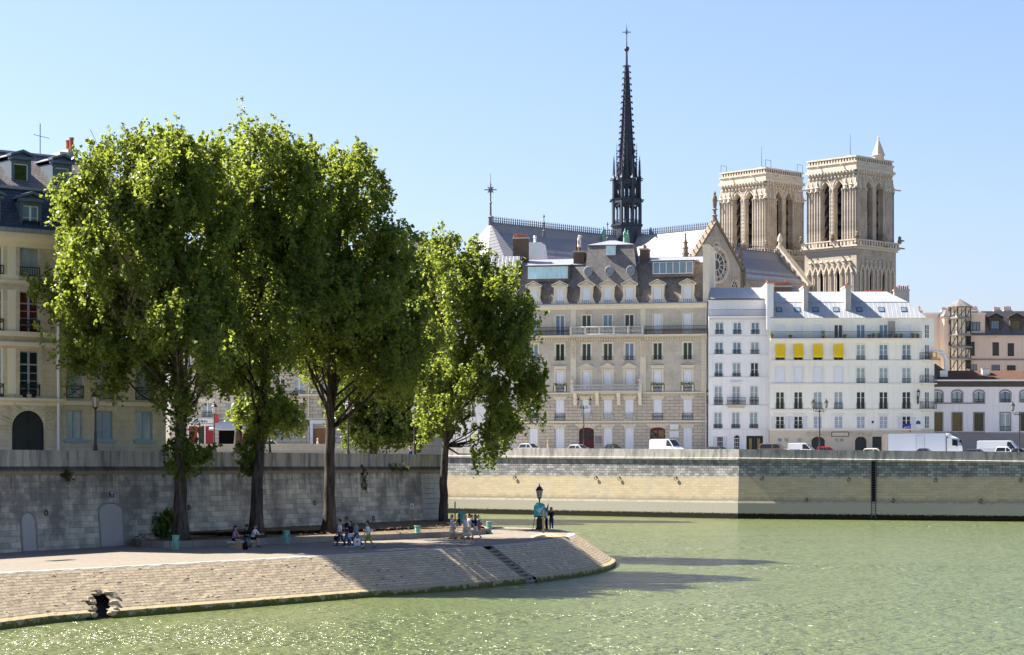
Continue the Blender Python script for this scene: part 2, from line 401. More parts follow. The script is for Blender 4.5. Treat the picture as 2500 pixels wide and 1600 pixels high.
for X, Y, big in [(1257,1163,0),(1455,1164,0),(1650,1165,0),(1512,1165,0),(1860,1165,0),(1969,1218,1),(2072,1167,0),(2180,1219,1),(2284,1169,0),(2394,1220,1),(2492,1168,0),(1255,1258,1),(1453,1262,1),(1857,1266,1)]:
    p, a, D = on_far(X, .34 if Y < 1200 else .52); z = CH-(Y-HZ)/F*D
    r = thing('mooring_ring', 'rusty iron mooring ring hanging on the far quay wall', 'mooring ring', (p.x,p.y,z), a, 'mooring rings on the far quay wall')
    mb = MB(); mb.ring((0,-.1,-.22), .24, .045, 'y', 14, 6); mb.build('ring', M['iron'], r, smooth=True)
    mb = MB(); mb.tube([(0,.12,0),(0,-.16,0)], .06, 6); mb.box(-.09,.09,.05,.1,-.09,.09); mb.build('bracket', M['iron'], r)

# ------------------------------------------------ island wall (left)
Z1 = 2.3
WA = Vector((-30.4,129,0)); WBp = Vector(((1078-1250)/F*182, 182, 0)); wd = (WBp-WA).normalized()
Wp = [WA-wd*32, WA, WA.lerp(WBp,.5), WBp-wd*1.2, WBp]
RT = Vector((-20, 355, 0))
def island_wall_mat():
    t = NT('sooty_quay_stone'); uv = t.coord('UV'); sp = t.n('SeparateXYZ', {0: uv}); z = sp.outputs[1]
    br = t.n('TexBrick', {'Vector': uv, 'Color1': (.74,.65,.51), 'Color2': (.42,.365,.29), 'Mortar': (.23,.20,.165), 'Scale': 1, 'Mortar Size': .010, 'Mortar Smooth': .3, 'Bias': -.1, 'Brick Width': 1.05, 'Row Height': .36})
    big = t.noise(uv, .28, 6, .65); st = t.noise(uv, 1.0, 6, .7, (1.5,.16,1)); fine = t.noise(uv, 6, 6, .75); med = t.noise(uv, .8, 5, .7)
    col = t.mix(t.math('MULTIPLY', t.ramp(big.outputs[0], .44, .60), .8), br, (.18,.16,.145))
    col = t.mix(t.math('MULTIPLY', t.ramp(med.outputs[0], .55, .7), .5), col, (.72,.62,.48))
    up = t.ramp(z, 4.0, 7.2)
    col = t.mix(t.math('MULTIPLY', t.math('MULTIPLY', t.ramp(st.outputs[0], .47, .6), .8), up), col, (.11,.11,.115))
    par = t.mix(t.math('MULTIPLY', t.ramp(st.outputs[0], .45, .62), .8), t.mix(fine.outputs[0], (.40,.36,.30), (.54,.48,.40)), (.13,.13,.135))
    col = t.mix(t.ramp(z, 7.38, 7.44), col, par)
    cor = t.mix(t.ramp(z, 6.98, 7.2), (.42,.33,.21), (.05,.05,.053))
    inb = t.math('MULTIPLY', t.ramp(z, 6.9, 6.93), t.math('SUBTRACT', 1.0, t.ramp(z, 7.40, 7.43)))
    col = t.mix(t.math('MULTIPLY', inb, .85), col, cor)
    col = t.mix(.45, col, t.mix(fine.outputs[0], (.35,.35,.35), (1,1,1)), 'MULTIPLY')
    gr = t.math('MULTIPLY', t.math('SUBTRACT', 1.0, t.ramp(z, 2.3, 3.6)), t.ramp(med.outputs[0], .4, .6))
    col = t.mix(t.math('MULTIPLY', gr, .5), col, (.20,.205,.13))
    t.bump(t.math('SUBTRACT', t.math('MULTIPLY', fine.outputs[0], .7), br.outputs[1]), .5, .05)
    return t.done(col, .9, .15)
mat_iw = island_wall_mat()
prof = [(.42,-.5),(.40,Z1),(.06,6.90),(.16,6.95),(.26,7.06),(.27,7.2),(.2,7.32),(.08,7.40),(.05,7.42),(.05,8.42),(-.45,8.42),(-.45,6.6)]
wb = MB(); ip = Wp+[RT]
# round the end a little so the returning face stays behind the corner
sweep(wb, ip, prof, zs=[p[1] for p in prof])
wall_isl = wb.build('quay_wall', mat_iw)
tag(wall_isl, 'sooty grey stone retaining wall with parapet behind the three tall poplars', 'wall')
nl = Vector((wd.y,-wd.x,0))
def on_wall(X, Y, off=.0):     # point on the slightly battered face of the island wall
    kx = (X-1250)/F; t = (kx*WA.y-WA.x)/(wd.x-kx*wd.y); p = WA+wd*t; z = CH-(Y-HZ)/F*p.y
    o = .06+(.34*(6.9-z)/4.6 if z < 6.9 else .1)
    q = WA+nl*(o+off); t = (kx*q.y-q.x)/(wd.x-kx*wd.y); p = q+wd*t; z = CH-(Y-HZ)/F*p.y
    return Vector((p.x,p.y,z)), math.atan2(wd.y, wd.x)
# quoins at the wall's end: parts of the wall
qm = stone('quoin_stone', (.52,.48,.43), (.40,.375,.34), (.3,.28,.26), 3, 9, .004, False, (.18,.175,.17), .6, .6, .5)
p0, a = on_wall(1034, 1290); p1, _ = on_wall(1076, 1290)
Lq = math.hypot(p1.x-p0.x, p1.y-p0.y)+.35
n = 11
for i in range(n):
    z0 = Z1+(6.88-Z1)*i/n; z1 = Z1+(6.88-Z1)*(i+1)/n-.05; o0 = .40-.34*(z0-Z1)/4.6; o1 = .40-.34*(z1-Z1)/4.6
    mb = MB(); o0 += .05; o1 += .05
    mb.hexa([(0,-o0,z0),(Lq,-o0,z0),(Lq,.3,z0),(0,.3,z0)],[(0,-o1,z1),(Lq,-o1,z1),(Lq,.3,z1),(0,.3,z1)])
    o = mb.build('quoin', qm); o.location = WA+wd*((p0-WA).dot(wd)); o.location.z = 0; o.rotation_euler.z = a; o.parent = wall_isl

# ------------------------------------------------ lower promenade and sloped revetment
edge_px = [(-560,1452),(-300,1424),(0,1399),(250,1386),(480,1374),(750,1359),(1000,1346),(1200,1333),(1330,1322),(1388,1312),(1404,1304),(1396,1299),(1358,1293),(1280,1289.5),(1200,1287),(1120,1285)]
edge = [G(X,Y,Z1) for X, Y in edge_px]
edge = [Vector((p.x,p.y,0)) for p in edge]
mid = smooth_path(edge[7:13], 2); edge_s = edge[:7]+mid+edge[13:]
path = resample(edge_s, .42)
def reve_mat(name):
    t = NT(name); uv = t.coord('UV'); sp = t.n('SeparateXYZ', {0: uv}); v = sp.outputs[1]
    wob = t.noise(uv, 2.2, 3, .6); wv = t.n('VectorMath', {0: uv, 1: t.n('VectorMath', {0: wob.outputs[1], 3: .09}, operation='SCALE')}, operation='ADD')
    br = t.n('TexBrick', {'Vector': wv, 'Color1': (.64,.50,.32), 'Color2': (.52,.405,.26), 'Mortar': (.15,.115,.08), 'Scale': 1, 'Mortar Size': .022, 'Mortar Smooth': .5, 'Bias': 0, 'Brick Width': .95, 'Row Height': .225})
    fine = t.noise(uv, 7, 6, .75); med = t.noise(uv, 1.1, 5, .7); spot = t.n('TexVoronoi', {'Vector': t.n('Mapping', {0: uv, 3: (1, 1.8, 1)}), 'Scale': 1.1})
    hole = t.math('SUBTRACT', 1.0, t.ramp(spot.outputs[0], .10, .19))
    col = t.mix(t.math('MULTIPLY', t.ramp(med.outputs[0], .45, .68), .7), br, (.33,.255,.17))
    col = t.mix(.5, col, t.mix(fine.outputs[0], (.35,.35,.35), (1.05,1.05,1.05)), 'MULTIPLY')
    col = t.mix(t.math('MULTIPLY', hole, .75), col, (.07,.06,.05))
    cop = t.mix(med.outputs[0], (.34,.29,.24), (.44,.38,.325))
    col = t.mix(t.math('SUBTRACT', 1.0, t.ramp(v, .62, .64)), col, cop)
    al = t.noise(uv, 2.2, 6, .75)
    va = t.math('ADD', v, t.math('MULTIPLY', t.math('SUBTRACT', al.outputs[0], .5), 1.5))
    led = t.mix(fine.outputs[0], (.30,.24,.13), (.42,.34,.20))
    col = t.mix(t.ramp(v, 3.78, 3.83), col, led)
    col = t.mix(t.ramp(va, 4.22, 4.32), col, t.mix(al.outputs[0], (.05,.06,.012), (.16,.15,.03)))
    col = t.mix(t.ramp(va, 4.6, 4.75), col, (.014,.016,.006))
    h = t.math('SUBTRACT', t.math('ADD', t.math('MULTIPLY', fine.outputs[0], .8), t.math('MULTIPLY', med.outputs[0], .25)), t.math('ADD', t.math('MULTIPLY', br.outputs[1], .9), t.math('MULTIPLY', hole, 1.5)))
    t.bump(h, .5, .05)
    return t.done(col, .9, .15)
mat_rv = reve_mat('rough_revetment_stone')
rows = 13; SW = 2.75      # the slope's horizontal width
prof = [(-.45,Z1+.004),(.05,Z1+.004)]+[(.10+SW*k/rows, Z1-.03-1.82*k/rows) for k in range(rows+1)]+[(SW+.4,.34),(SW+.45,.12),(SW+.7,-.6)]
# openings: the steps and the broken drain
def px_of(p): return 1250+F*p.x/p.y, HZ+F*(CH-p.z)/p.y
st_i = [i for i, p in enumerate(path[:-60]) if 1176 < px_of(Vector((p.x,p.y,Z1)))[0] < 1206 and p.y < 150]
st0, st1 = st_i[0], st_i[-1]
nrp = normals(path)
def slope_at(i, j):
    q = path[min(i,len(path)-1)]+nrp[min(i,len(path)-1)]*prof[j][0]; return Vector((q.x, q.y, prof[j][1]))
rdr = random.Random(8); DJ = {}
def in_drain(i, j, m=0):
    if i > 110 or j < 3 or j > len(prof)-2: return False
    c = (slope_at(i,j)+slope_at(i+1,j+1))/2; X, Y = px_of(c)
    wv = DJ.setdefault((i,j), rdr.uniform(-.5,.5)) if not m else 0
    return abs(X-244+wv) < 27+m-.12*max(0,1470-Y) and Y > 1447-m*.6+.004*(X-240)**2*(0 if m else 1)
def skip(i, j):
    if st0 <= i < st1 and j >= 1: return True
    if in_drain(i, j): return True
    return False
rb = MB(); vs, k = sweep(rb, path, prof, skip=skip, jit=.009)
revet = rb.build('sloped_revetment', mat_rv); kind(revet, 'structure')
# promenade top: ground sheet between edge and wall
def cob_mat():
    t = NT('promenade_cobbles'); v = t.coord(); br = t.n('TexBrick', {'Vector': v, 'Color1': (.265,.23,.185), 'Color2': (.215,.187,.15), 'Mortar': (.13,.11,.088), 'Scale': 1, 'Mortar Size': .012, 'Mortar Smooth': .3, 'Bias': 0, 'Brick Width': .22, 'Row Height': .14})
    a = t.noise(v, .35, 6, .7); f = t.noise(v, 9, 4, .7); g = t.noise(v, .9, 5, .7)
    col = t.mix(.4, br, t.mix(a.outputs[0], (.5,.48,.46), (1.15,1.12,1.08)), 'MULTIPLY'); col = t.mix(t.math('MULTIPLY', t.ramp(g.outputs[0], .52, .7), .45), col, (.20,.165,.13))
    t.bump(t.math('SUBTRACT', f.outputs[0], br.outputs[1]), .4, .03)
    return t.done(col, .9, .15)
inner = [p-n_*.44 for p, n_ in zip(path, normals(path))]
poly = [(p.x,p.y,Z1) for p in inner]
wbase = [WBp+Vector((-.3,6,0)), WBp+nl*.0, WA, WA-wd*32]
poly += [(p.x,p.y,Z1) for p in wbase]
pb = MB(); pb.add(poly, [tuple(range(len(poly)))]); prom = pb.build('promenade', cob_mat()); kind(prom, 'structure')
# steps cut into the revetment
nrm = normals(path); i_m = (st0+st1)//2; o = path[st0]; dvec = (path[st1]-path[st0]); Ls = dvec.length; ang = math.atan2(dvec.y, dvec.x)
stp = thing('stone_steps', 'flight of worn stone steps cut into the sloped embankment', 'steps', (o.x,o.y,0), ang)
sm = plain('worn_step_stone', (.30,.26,.21), .9, .3, 2, .2, .3)
for i in range(10):
    z = Z1-.22-.21*i; y0 = -.10-SW*(Z1-.03-z)/1.82
    skew = .0
    mb = MB(); mb.box(.02, Ls-.02, y0, .35, z-.075, z); mb.box(.021, Ls-.021, y0+.15, .349, z-.212, z-.0755); mb.build('step', sm, stp)
mb = MB()
for x in (-.12, Ls-.0):
    mb.hexa([(x,-SW-.45,-.3),(x+.12,-SW-.45,-.3),(x+.12,.1,-.3),(x,.1,-.3)],[(x,-SW-.2,.36),(x+.12,-SW-.2,.36),(x+.12,.05,Z1),(x,.05,Z1)])
mb.build('side_stone', sm, stp)
# drain
o = G(244,1480,.5)
dr = thing('drain_outlet', 'broken black drain opening with a stone lintel at the waterline', 'drain', (o.x,o.y,0))
inv = Vector((o.x,o.y,0))
mb = MB()
for i in range(100):
    for j in range(3, len(prof)-2):
        if in_drain(i, j, 34):
            q = [slope_at(i,j), slope_at(i+1,j), slope_at(i+1,j+1), slope_at(i,j+1)]
            n_ = Vector((nrp[i].x*.5, nrp[i].y*.5, .8)).normalized()*.55; mb.quad(*[p-n_-inv for p in q])
mb.build('cavity', plain('drain_dark', (.022,.02,.015), .95, .4, 2), dr)  # dark-coloured sheet stands in for the unlit inside of the drain
rs = random.Random(5)
def rock(mb, c, r, sc=(1,1,1)):
    rings = []
    for rr, z in [(.55,-.8),(.95,-.3),(1,.2),(.6,.75)]:
        rings.append([Vector(c)+Vector((r*rr*sc[0]*math.cos(a_)*rs.uniform(.8,1.15), r*rr*sc[1]*math.sin(a_)*rs.uniform(.8,1.15), r*z*sc[2])) for a_ in np.linspace(0, 2*math.pi, 9)[:-1]])
    mb.loft(rings)
def slope_near(X, Y):
    best = min(((i,j) for i in range(100) for j in range(3,len(prof)-2)), key=lambda t: (px_of(slope_at(*t))[0]-X)**2+(px_of(slope_at(*t))[1]-Y)**2); return slope_at(*best)-inv
DS = plain('drain_stone', (.42,.33,.22), .95, .35, 4, .1, .6)
mb = MB(); rock(mb, slope_near(243,1442)+Vector((0,.2,-.12)), .36, (1.6,.8,.36)); mb.build('lintel', DS, dr)
for X, Y, r in [(216,1453,.24),(214,1467,.22),(219,1482,.24),(224,1494,.2),(226,1446,.26),(262,1446,.26),(272,1456,.24),(274,1470,.26),(271,1484,.24),(268,1494,.2)]:
    mb = MB(); rock(mb, slope_near(X,Y)+Vector((.05,.1,-.10)), r, (1.25,.8,.8)); mb.build('edge_stone', DS, dr)

# planted strip with its kerb
kb = [G(X,Y,Z1) for X, Y in [(322,1331),(345,1336),(400,1338),(560,1334),(691,1328),(820,1323.5),(958,1318.5),(1085,1312.5),(1186,1304.5)]]
kb = [Vector((p.x,p.y,Z1)) for p in kb]
hook = [kb[0]+Vector((-.75,2.2,0)), kb[0]+Vector((-.55,1.0,0))]
end = [kb[-1]+Vector((.25,1.1,0)), kb[-1]+Vector((-.3,8,0))]
kp = resample(hook+kb, 1.2)+end
km = stone('kerb_stone', (.36,.315,.25), (.30,.26,.21), (.15,.13,.1), 1.6, .6, .02, True, (.13,.115,.09), .6, .4, .4)
mb = MB(); sweep(mb, kp, [(0,0),(0,.42),(-.32,.42),(-.32,.2)]); kerb = mb.build('kerb', km); kind(kerb, 'structure')
def earth_mat():
    t = NT('leaf_littered_earth'); v = t.coord(); a = t.noise(v, 1.2, 6, .75); b = t.noise(v, 9, 5, .8)
    col = t.mix(t.ramp(b.outputs[0], .4, .65), t.mix(a.outputs[0], (.085,.065,.045), (.16,.125,.09)), (.20,.145,.08)); t.bump(b.outputs[0], .8, .06)
    return t.done(col, .95, .1)
def along(X): 
    kx = (X-1250)/F; t = (kx*WA.y-WA.x)/(wd.x-kx*wd.y); return WA+wd*t
bp = [p-n_*.3 for p, n_ in zip(kp, normals(kp))]
poly = [(p.x,p.y,Z1+.33) for p in bp]+[(p.x,p.y,Z1+.75) for p in (WBp+Vector((0,5,0)), WBp, along(900), along(700), along(500), along(300)+Vector((0,0,0)))]
mb = MB(); mb.add(poly, [tuple(range(len(poly)))]); bed = mb.build('planted_earth', earth_mat()); kind(bed, 'structure')
# leaf litter on it
lv = MB(); rl = random.Random(3)
for _ in range(1500):
    t = rl.random(); i = rl.randrange(3, len(kp)-3); w_ = rl.random()
    p = kp[i].lerp(along(px_of(kp[i])[0]), w_*.9+.05); z = Z1+.36+.40*w_
    c = Vector((p.x+rl.uniform(-.5,.5), p.y+rl.uniform(-.5,.5), z+.02)); a_ = rl.random()*6.28; r_ = rl.uniform(.05,.11)
    u_ = Vector((math.cos(a_),math.sin(a_),rl.uniform(-.4,.4)))*r_; v_ = Vector((-math.sin(a_),math.cos(a_),rl.uniform(-.4,.4)))*r_*.7
    lv.quad(c-u_,c-v_,c+u_,c+v_)
kind(lv.build('fallen_leaves', plain('fallen_leaves', (.13,.09,.04), .8, .6, 9)), 'stuff')
# sandy mound by the tip
mc = G(1337,1312.5,Z1); mb = MB(); rr = []
for r_, z in [(1.35,0.004),(1.15,.09),(.8,.2),(.4,.27),(.05,.3)]:
    rr.append([Vector((mc.x+r_*1.0*math.cos(a_)*(1+.12*math.sin(3*a_+1)), mc.y+r_*1.6*math.sin(a_)*(1+.1*math.cos(2*a_)), Z1+z+.006)) for a_ in np.linspace(0, 2*math.pi, 29)[:-1]])
mb.loft(rr); kind(mb.build('straw_mound', plain('straw_and_sand', (.50,.36,.19), .95, .35, 6, .1, .6), smooth=True), 'structure')

# ------------------------------------------------ upper ground
gm = plain('street_paving', (.32,.30,.27), .9, .2, .6)
hm = MB()
back = 420
A = [WA-wd*32-nl*.4, WA-nl*.4, WBp-nl*.4, Vector((-6.6,190,0))]
mb = MB(); mb.add([(A[0].x,A[0].y,7.35),(A[1].x,A[1].y,7.35),(A[2].x,A[2].y,7.35),(-10.5,236,8.62),(-20,355,8.7),(-160,355,8.7),(-160,236,8.62),(-110,120,7.35)], [(0,1,2,7),(7,2,3,6),(6,3,4,5)])
kind(mb.build('island_ground', gm), 'structure')
# far street follows the parapet
asph = plain('pale_street_setts', (.36,.345,.32), .9, .2, 1)  # unseen street kept pale so it bounces sunlight onto the facades
v = []; 
for p, n_ in zip(fp3, normals(fp3)):
    q = p-n_*.4; v.append((q.x,q.y,top_z(p)-1.02))
nv = len(v); far = [(p.x-6, 380, top_z(p)-1.0) for p in fp3]
mb = MB(); mb.add(v+far, [(i,i+1,nv+i+1,nv+i) for i in range(nv-1)]); kind(mb.build('quay_street', asph), 'structure')
mb = MB(); mb.quad((-1500,352,7.2),(1800,352,7.2),(3000,4000,7.2),(-3000,4000,7.2)); kind(mb.build('ground', plain('city_ground', (.12,.115,.105), .9, .2, .05)), 'structure')
# ---------------------------------------------------------------- building kit
CACHE = {}
def cached(key, fn):
    if key not in CACHE: CACHE[key] = fn()
    return CACHE[key]
def frame_mesh(w, h, mat, style, nt=1):
    def f():
        mb = MB(); t = .07; d0, d1 = 0, .07
        mb.box(-w/2,-w/2+t,d0,d1,0,h); mb.box(w/2-t,w/2,d0,d1,0,h); mb.box(-w/2+t,w/2-t,d0,d1,h-t,h); mb.box(-w/2+t,w/2-t,d0,d1,0,t*1.3)
        if style in ('french','tall'): mb.box(-.065,.065,d0-.02,d1,t*1.3,h-t)
        if style == 'tall': mb.box(-w/2+t,-.065,d0,d1,h*.70,h*.70+.09); mb.box(.065,w/2-t,d0,d1,h*.70,h*.70+.09)
        if style == 'wide':
            for k in range(1, nt): x = -w/2+w*k/nt; mb.box(x-.05,x+.05,d0,d1,t*1.3,h-t)
        if style in ('french','tall') and nt > 1:
            top = h*.70 if style == 'tall' else h-t
            for k in range(1, nt):
                z = t+(top-t)*k/nt
                mb.box(-w/2+t,-.065,d0+.01,d1,z-.02,z+.02); mb.box(.065,w/2-t,d0+.01,d1,z-.02,z+.02)
        if style == 'grid':
            for k in (1,2): x = -w/2+w*k/3; mb.box(x-.025,x+.025,d0,d1,t*1.3,h-t)
            for k in range(1, nt+1): z = h*k/(nt+1); mb.box(-w/2+t,w/2-t,d0+.012,d1-.01,z-.025,z+.025)
        return mb.mesh('window_frame', M[mat])
    return cached(('fr',round(w,2),round(h,2),mat,style,nt), f)
def pane_mesh(w, h, g):
    def f():
        mb = MB(); mb.box(-w/2+.05,w/2-.05,0,.02,.05,h-.05); return mb.mesh('pane', M[g])
    return cached(('pn',round(w,2),round(h,2),g), f)
def shutter_mesh(w, h, mat, kindof):
    def f():
        mb = MB()
        if kindof == 'fold':
            n = 8
            for k in range(n):
                a = -w/2+w*k/n; b = -w/2+w*(k+1)/n; y0, y1 = (0,.07) if k%2 else (.07,0)
                mb.hexa([(a,y0,0),(b,y1,0),(b,y1+.04,0),(a,y0+.04,0)],[(a,y0,h),(b,y1,h),(b,y1+.04,h),(a,y0+.04,h)])
        elif kindof == 'roller':
            mb.box(-w/2,w/2,.02,.06,0,h)
            for k in range(1, int(h/.16)): mb.box(-w/2,w/2,.0,.021,k*.16,k*.16+.12)
        else:
            for s_ in (-1,1):
                a, b = (-w/2,-.02) if s_ < 0 else (.02,w/2)
                mb.box(a,a+.06,0,.05,0,h); mb.box(b-.06,b,0,.05,0,h); mb.box(a+.06,b-.06,0,.05,h-.08,h); mb.box(a+.06,b-.06,0,.05,0,.1); mb.box(a+.06,b-.06,0,.05,h*.48,h*.48+.08)
                for k in range(int(h/.12)): z = .1+k*.12; mb.hexa([(a+.06,.0,z),(b-.06,.0,z),(b-.06,.05,z+.05),(a+.06,.05,z+.05)],[(a+.06,.0,z+.02),(b-.06,.0,z+.02),(b-.06,.05,z+.075),(a+.06,.05,z+.075)])
        return mb.mesh('shutter', M[mat])
    return cached(('sh',round(w,2),round(h,2),mat,kindof), f)
def rail_mesh(w, h, sty='iron', mat='iron'):
    def f():
        mb = MB()
        if sty == 'balus':
            mb.box(-w/2,w/2,-.16,.1,0,.14); mb.box(-w/2,w/2,-.16,.1,h-.13,h)
            mb.box(-w/2,-w/2+.16,-.15,.09,.14,h-.13); mb.box(w/2-.16,w/2,-.15,.09,.14,h-.13)
            n = max(2, int((w-.32)/.22)); hh = h-.27
            for k in range(n):
                x = -w/2+.16+(w-.32)*(k+.5)/n
                mb.lathe([(.05,.14),(.035,.14+hh*.15),(.085,.14+hh*.4),(.04,.14+hh*.75),(.055,h-.13)], (x,-.03,0), 6)
            return mb.mesh('balustrade', M[mat], True)
        b = .035
        mb.box(-w/2,w/2,-b,b,h-.06,h); mb.box(-w/2,w/2,-b,b,0.03,.08)
        mb.box(-w/2,-w/2+.04,-b,b,.08,h-.06); mb.box(w/2-.04,w/2,-b,b,.08,h-.06)
        n = max(4, int(w/.16))
        if sty == 'cross':
            mb.bar((-w/2,0,.08),(w/2,0,h-.06),.045); mb.bar((-w/2,.01,h-.06),(w/2,.01,.08),.045); mb.box(-w/2,w/2,-.02,.02,h*.72,h*.72+.04)
        elif sty == 'orn':
            n = max(2, int(round(w/.42)))
            for k in range(n):
                x = -w/2+w*(k+.5)/n; r = min(w/n*.42, h*.3)
                mb.ring((x,0,h*.5), r, .026, 'y', 10, 4); mb.ring((x,0,h*.5), r*.5, .022, 'y', 8, 4)
                mb.bar((x,0,.08),(x,0,h*.5-r),.04); mb.bar((x,0,h*.5+r),(x,0,h-.06),.04)
            for k in range(n+1): x = -w/2+w*k/n; mb.box(x-.02,x+.02,-.02,.02,.08,h-.06)
        else:
            for k in range(1, n): x = -w/2+w*k/n; mb.box(x-.014,x+.014,-.014,.014,.08,h-.06)
        return mb.mesh('railing', M[mat])
    return cached(('rl',round(w,2),round(h,2),sty,mat), f)

class Bld:
    def __init__(s, name, label, cat, X0, X1, d, ang, zb, group=None, xref=None):
        s.pl = Plane(X0 if xref is None else xref, d, ang, zb); s.pl.xm = (X0+X1)/2
        s.r = thing(name, label, cat, s.pl.o, s.pl.a, group); s.zb = zb
        s.u0 = s.pl.u(X0); s.u1 = s.pl.u(X1); s.ops = []
    def u(s, X, dy=0): return s.pl.u(X, dy)
    def z(s, Y, X=None, dy=0): return s.pl.z(Y, X, dy)
    def part(s, name, mb, mat, parent=None, loc=(0,0,0), smooth=False): return mb.build(name, mat, parent or s.r, loc, smooth)
    def band(s, name, z0, z1, out, mat, x0=None, x1=None, y1=.05):
        mb = MB(); mb.box(s.u0 if x0 is None else x0, s.u1 if x1 is None else x1, -out, y1, z0, z1); return s.part(name, mb, mat)
    def cornice(s, z0, z1, out, mat, x0=None, x1=None, name='cornice'):
        x0 = s.u0 if x0 is None else x0; x1 = s.u1 if x1 is None else x1; h = z1-z0
        mb = MB(); mb.prism([(.05,z0),(-out*.25,z0),(-out*.35,z0+h*.35),(-out*.8,z0+h*.6),(-out,z0+h*.62),(-out,z1),(.05,z1)], x0, x1, 'x'); return s.part(name, mb, mat)
    def wall(s, z0, z1, mat, x0=None, x1=None, depth=12, ops=None, rev=.3, name='wall', back=True):
        x0 = s.u0 if x0 is None else x0; x1 = s.u1 if x1 is None else x1
        ops = [o for o in (s.ops if ops is None else ops) if o[1] > x0 and o[0] < x1 and o[3] > z0+.01 and o[2] < z1-.01]
        ops = [(max(o[0],x0),min(o[1],x1),max(o[2],z0),min(o[3],z1)) for o in ops]
        us = sorted({x0,x1}|{round(v,4) for o in ops for v in o[:2]}); zs = sorted({z0,z1}|{round(v,4) for o in ops for v in o[2:]})
        mb = MB()
        for i in range(len(us)-1):
            for j in range(len(zs)-1):
                cu = (us[i]+us[i+1])/2; cz = (zs[j]+zs[j+1])/2
                if any(o[0]-1e-3 < cu < o[1]+1e-3 and o[2]-1e-3 < cz < o[3]+1e-3 for o in ops): continue
                mb.quad((us[i],0,zs[j]),(us[i+1],0,zs[j]),(us[i+1],0,zs[j+1]),(us[i],0,zs[j+1]))
        for a, b, c, d in ops:
            mb.quad((a,0,c),(a,0,d),(a,rev,d),(a,rev,c)); mb.quad((b,0,d),(b,0,c),(b,rev,c),(b,rev,d))
            if d < z1-.01: mb.quad((a,0,d),(b,0,d),(b,rev,d),(a,rev,d))
            if c > z0+.01: mb.quad((b,0,c),(a,0,c),(a,rev,c),(b,rev,c))
            mb.quad((a,rev,c),(b,rev,c),(b,rev,d),(a,rev,d))
        if back:
            mb.quad((x0,depth,z0),(x0,0,z0),(x0,0,z1),(x0,depth,z1)); mb.quad((x1,0,z0),(x1,depth,z0),(x1,depth,z1),(x1,0,z1)); mb.quad((x1,depth,z0),(x0,depth,z0),(x0,depth,z1),(x1,depth,z1)); mb.quad((x0,0,z1),(x1,0,z1),(x1,depth,z1),(x0,depth,z1))
        return s.part(name, mb, mat)
    def win(s, u, z0, w, h, style='french', glass='glass_dark', frame='white_paint', nt=3, rail=None, rh=.85, rmat='iron', shut=None, smat='shutter', cover=1.0, sill=None, y=.14, name='window', parent=None, hole=True, ropen=None, rw=None):
        if hole: s.ops.append((u-w/2,u+w/2,z0,z0+h))
        if glass in ('glass_dark','glass_blue','glass_curtain') and random.random() < .3: glass = random.choice(['glass_dark','glass_green','glass_blue','glass_curtain','glass_blue'])
        o = link(name, frame_mesh(w-.004, h-.004, frame, style, nt), parent or s.r, (u,y,z0+.002))
        link('pane', pane_mesh(w, h, glass), o, (0,.035,0))
        if shut: link('shutter', shutter_mesh(w-.02, h*cover-.02, smat, shut), o, (0,-.10,h*(1-cover)+.01))
        if ropen:      # shutters folded back beside the opening
            for q in (-1,1):
                if ropen in (q, 2): link('shutter', shutter_mesh(w*.58, h, smat, 'slat'), o, (q*(w/2+w*.31),-y-.06,0))
        if rail: link('balustrade' if rail == 'balus' else 'railing', rail_mesh((rw or w)+.06, rh, rail, rmat), o, (0,-y-.05,0))
        if sill:
            mb = cached(('sl',round(w,2),sill), lambda: MB().box(-w/2-.12,w/2+.12,-.1,.02,-.12,-.0).mesh('sill', M[sill])); link('sill', mb, o, (0,-y-.0,-.01))
        return o
    def surround(s, u, z0, w, h, mat, t=.2, out=.05, hat=None, name='surround'):
        mb = MB(); a, b = u-w/2, u+w/2
        mb.box(a-t,a-.002,-out,.02,z0,z0+h); mb.box(b+.002,b+t,-out,.02,z0,z0+h); mb.box(a-t,b+t,-out,.02,z0+h+.002,z0+h+t)
        if hat == 'ped':
            z = z0+h+t+.12; mb.box(a-t-.12,b+t+.12,-out-.2,.02,z,z+.16)
            e = w/2+t+.22; mb.prism([(u-e,z+.162),(u+e,z+.162),(u,z+.162+.62)], -out-.10,.02,'y')
            mb.bar((u-e-.05,-out-.14,z+.2),(u,-out-.14,z+.86),.34,.13); mb.bar((u+e+.05,-out-.14,z+.2),(u,-out-.14,z+.86),.34,.13)
        if hat == 'flat':
            z = z0+h+t+.1; mb.box(a-t-.05,b+t+.05,-out-.05,.02,z,z+.3); mb.box(a-t-.22,b+t+.22,-out-.28,.02,z+.302,z+.46)
        return s.part(name, mb, M[mat])
    def voussoir(s, u, z, w, h, mat, n=7):
        mb = MB()
        for k in range(n):
            a0 = -1+2*k/n+.03; a1 = -1+2*(k+1)/n-.03
            mb.hexa([(u+a0*w/2,-.05,z+.004),(u+a1*w/2,-.05,z+.004),(u+a1*w/2,.02,z+.004),(u+a0*w/2,.02,z+.004)],[(u+a0*w*.85,-.06,z+h),(u+a1*w*.85,-.06,z+h),(u+a1*w*.85,.02,z+h),(u+a0*w*.85,.02,z+h)])
        return s.part('voussoir_stones', mb, M[mat])
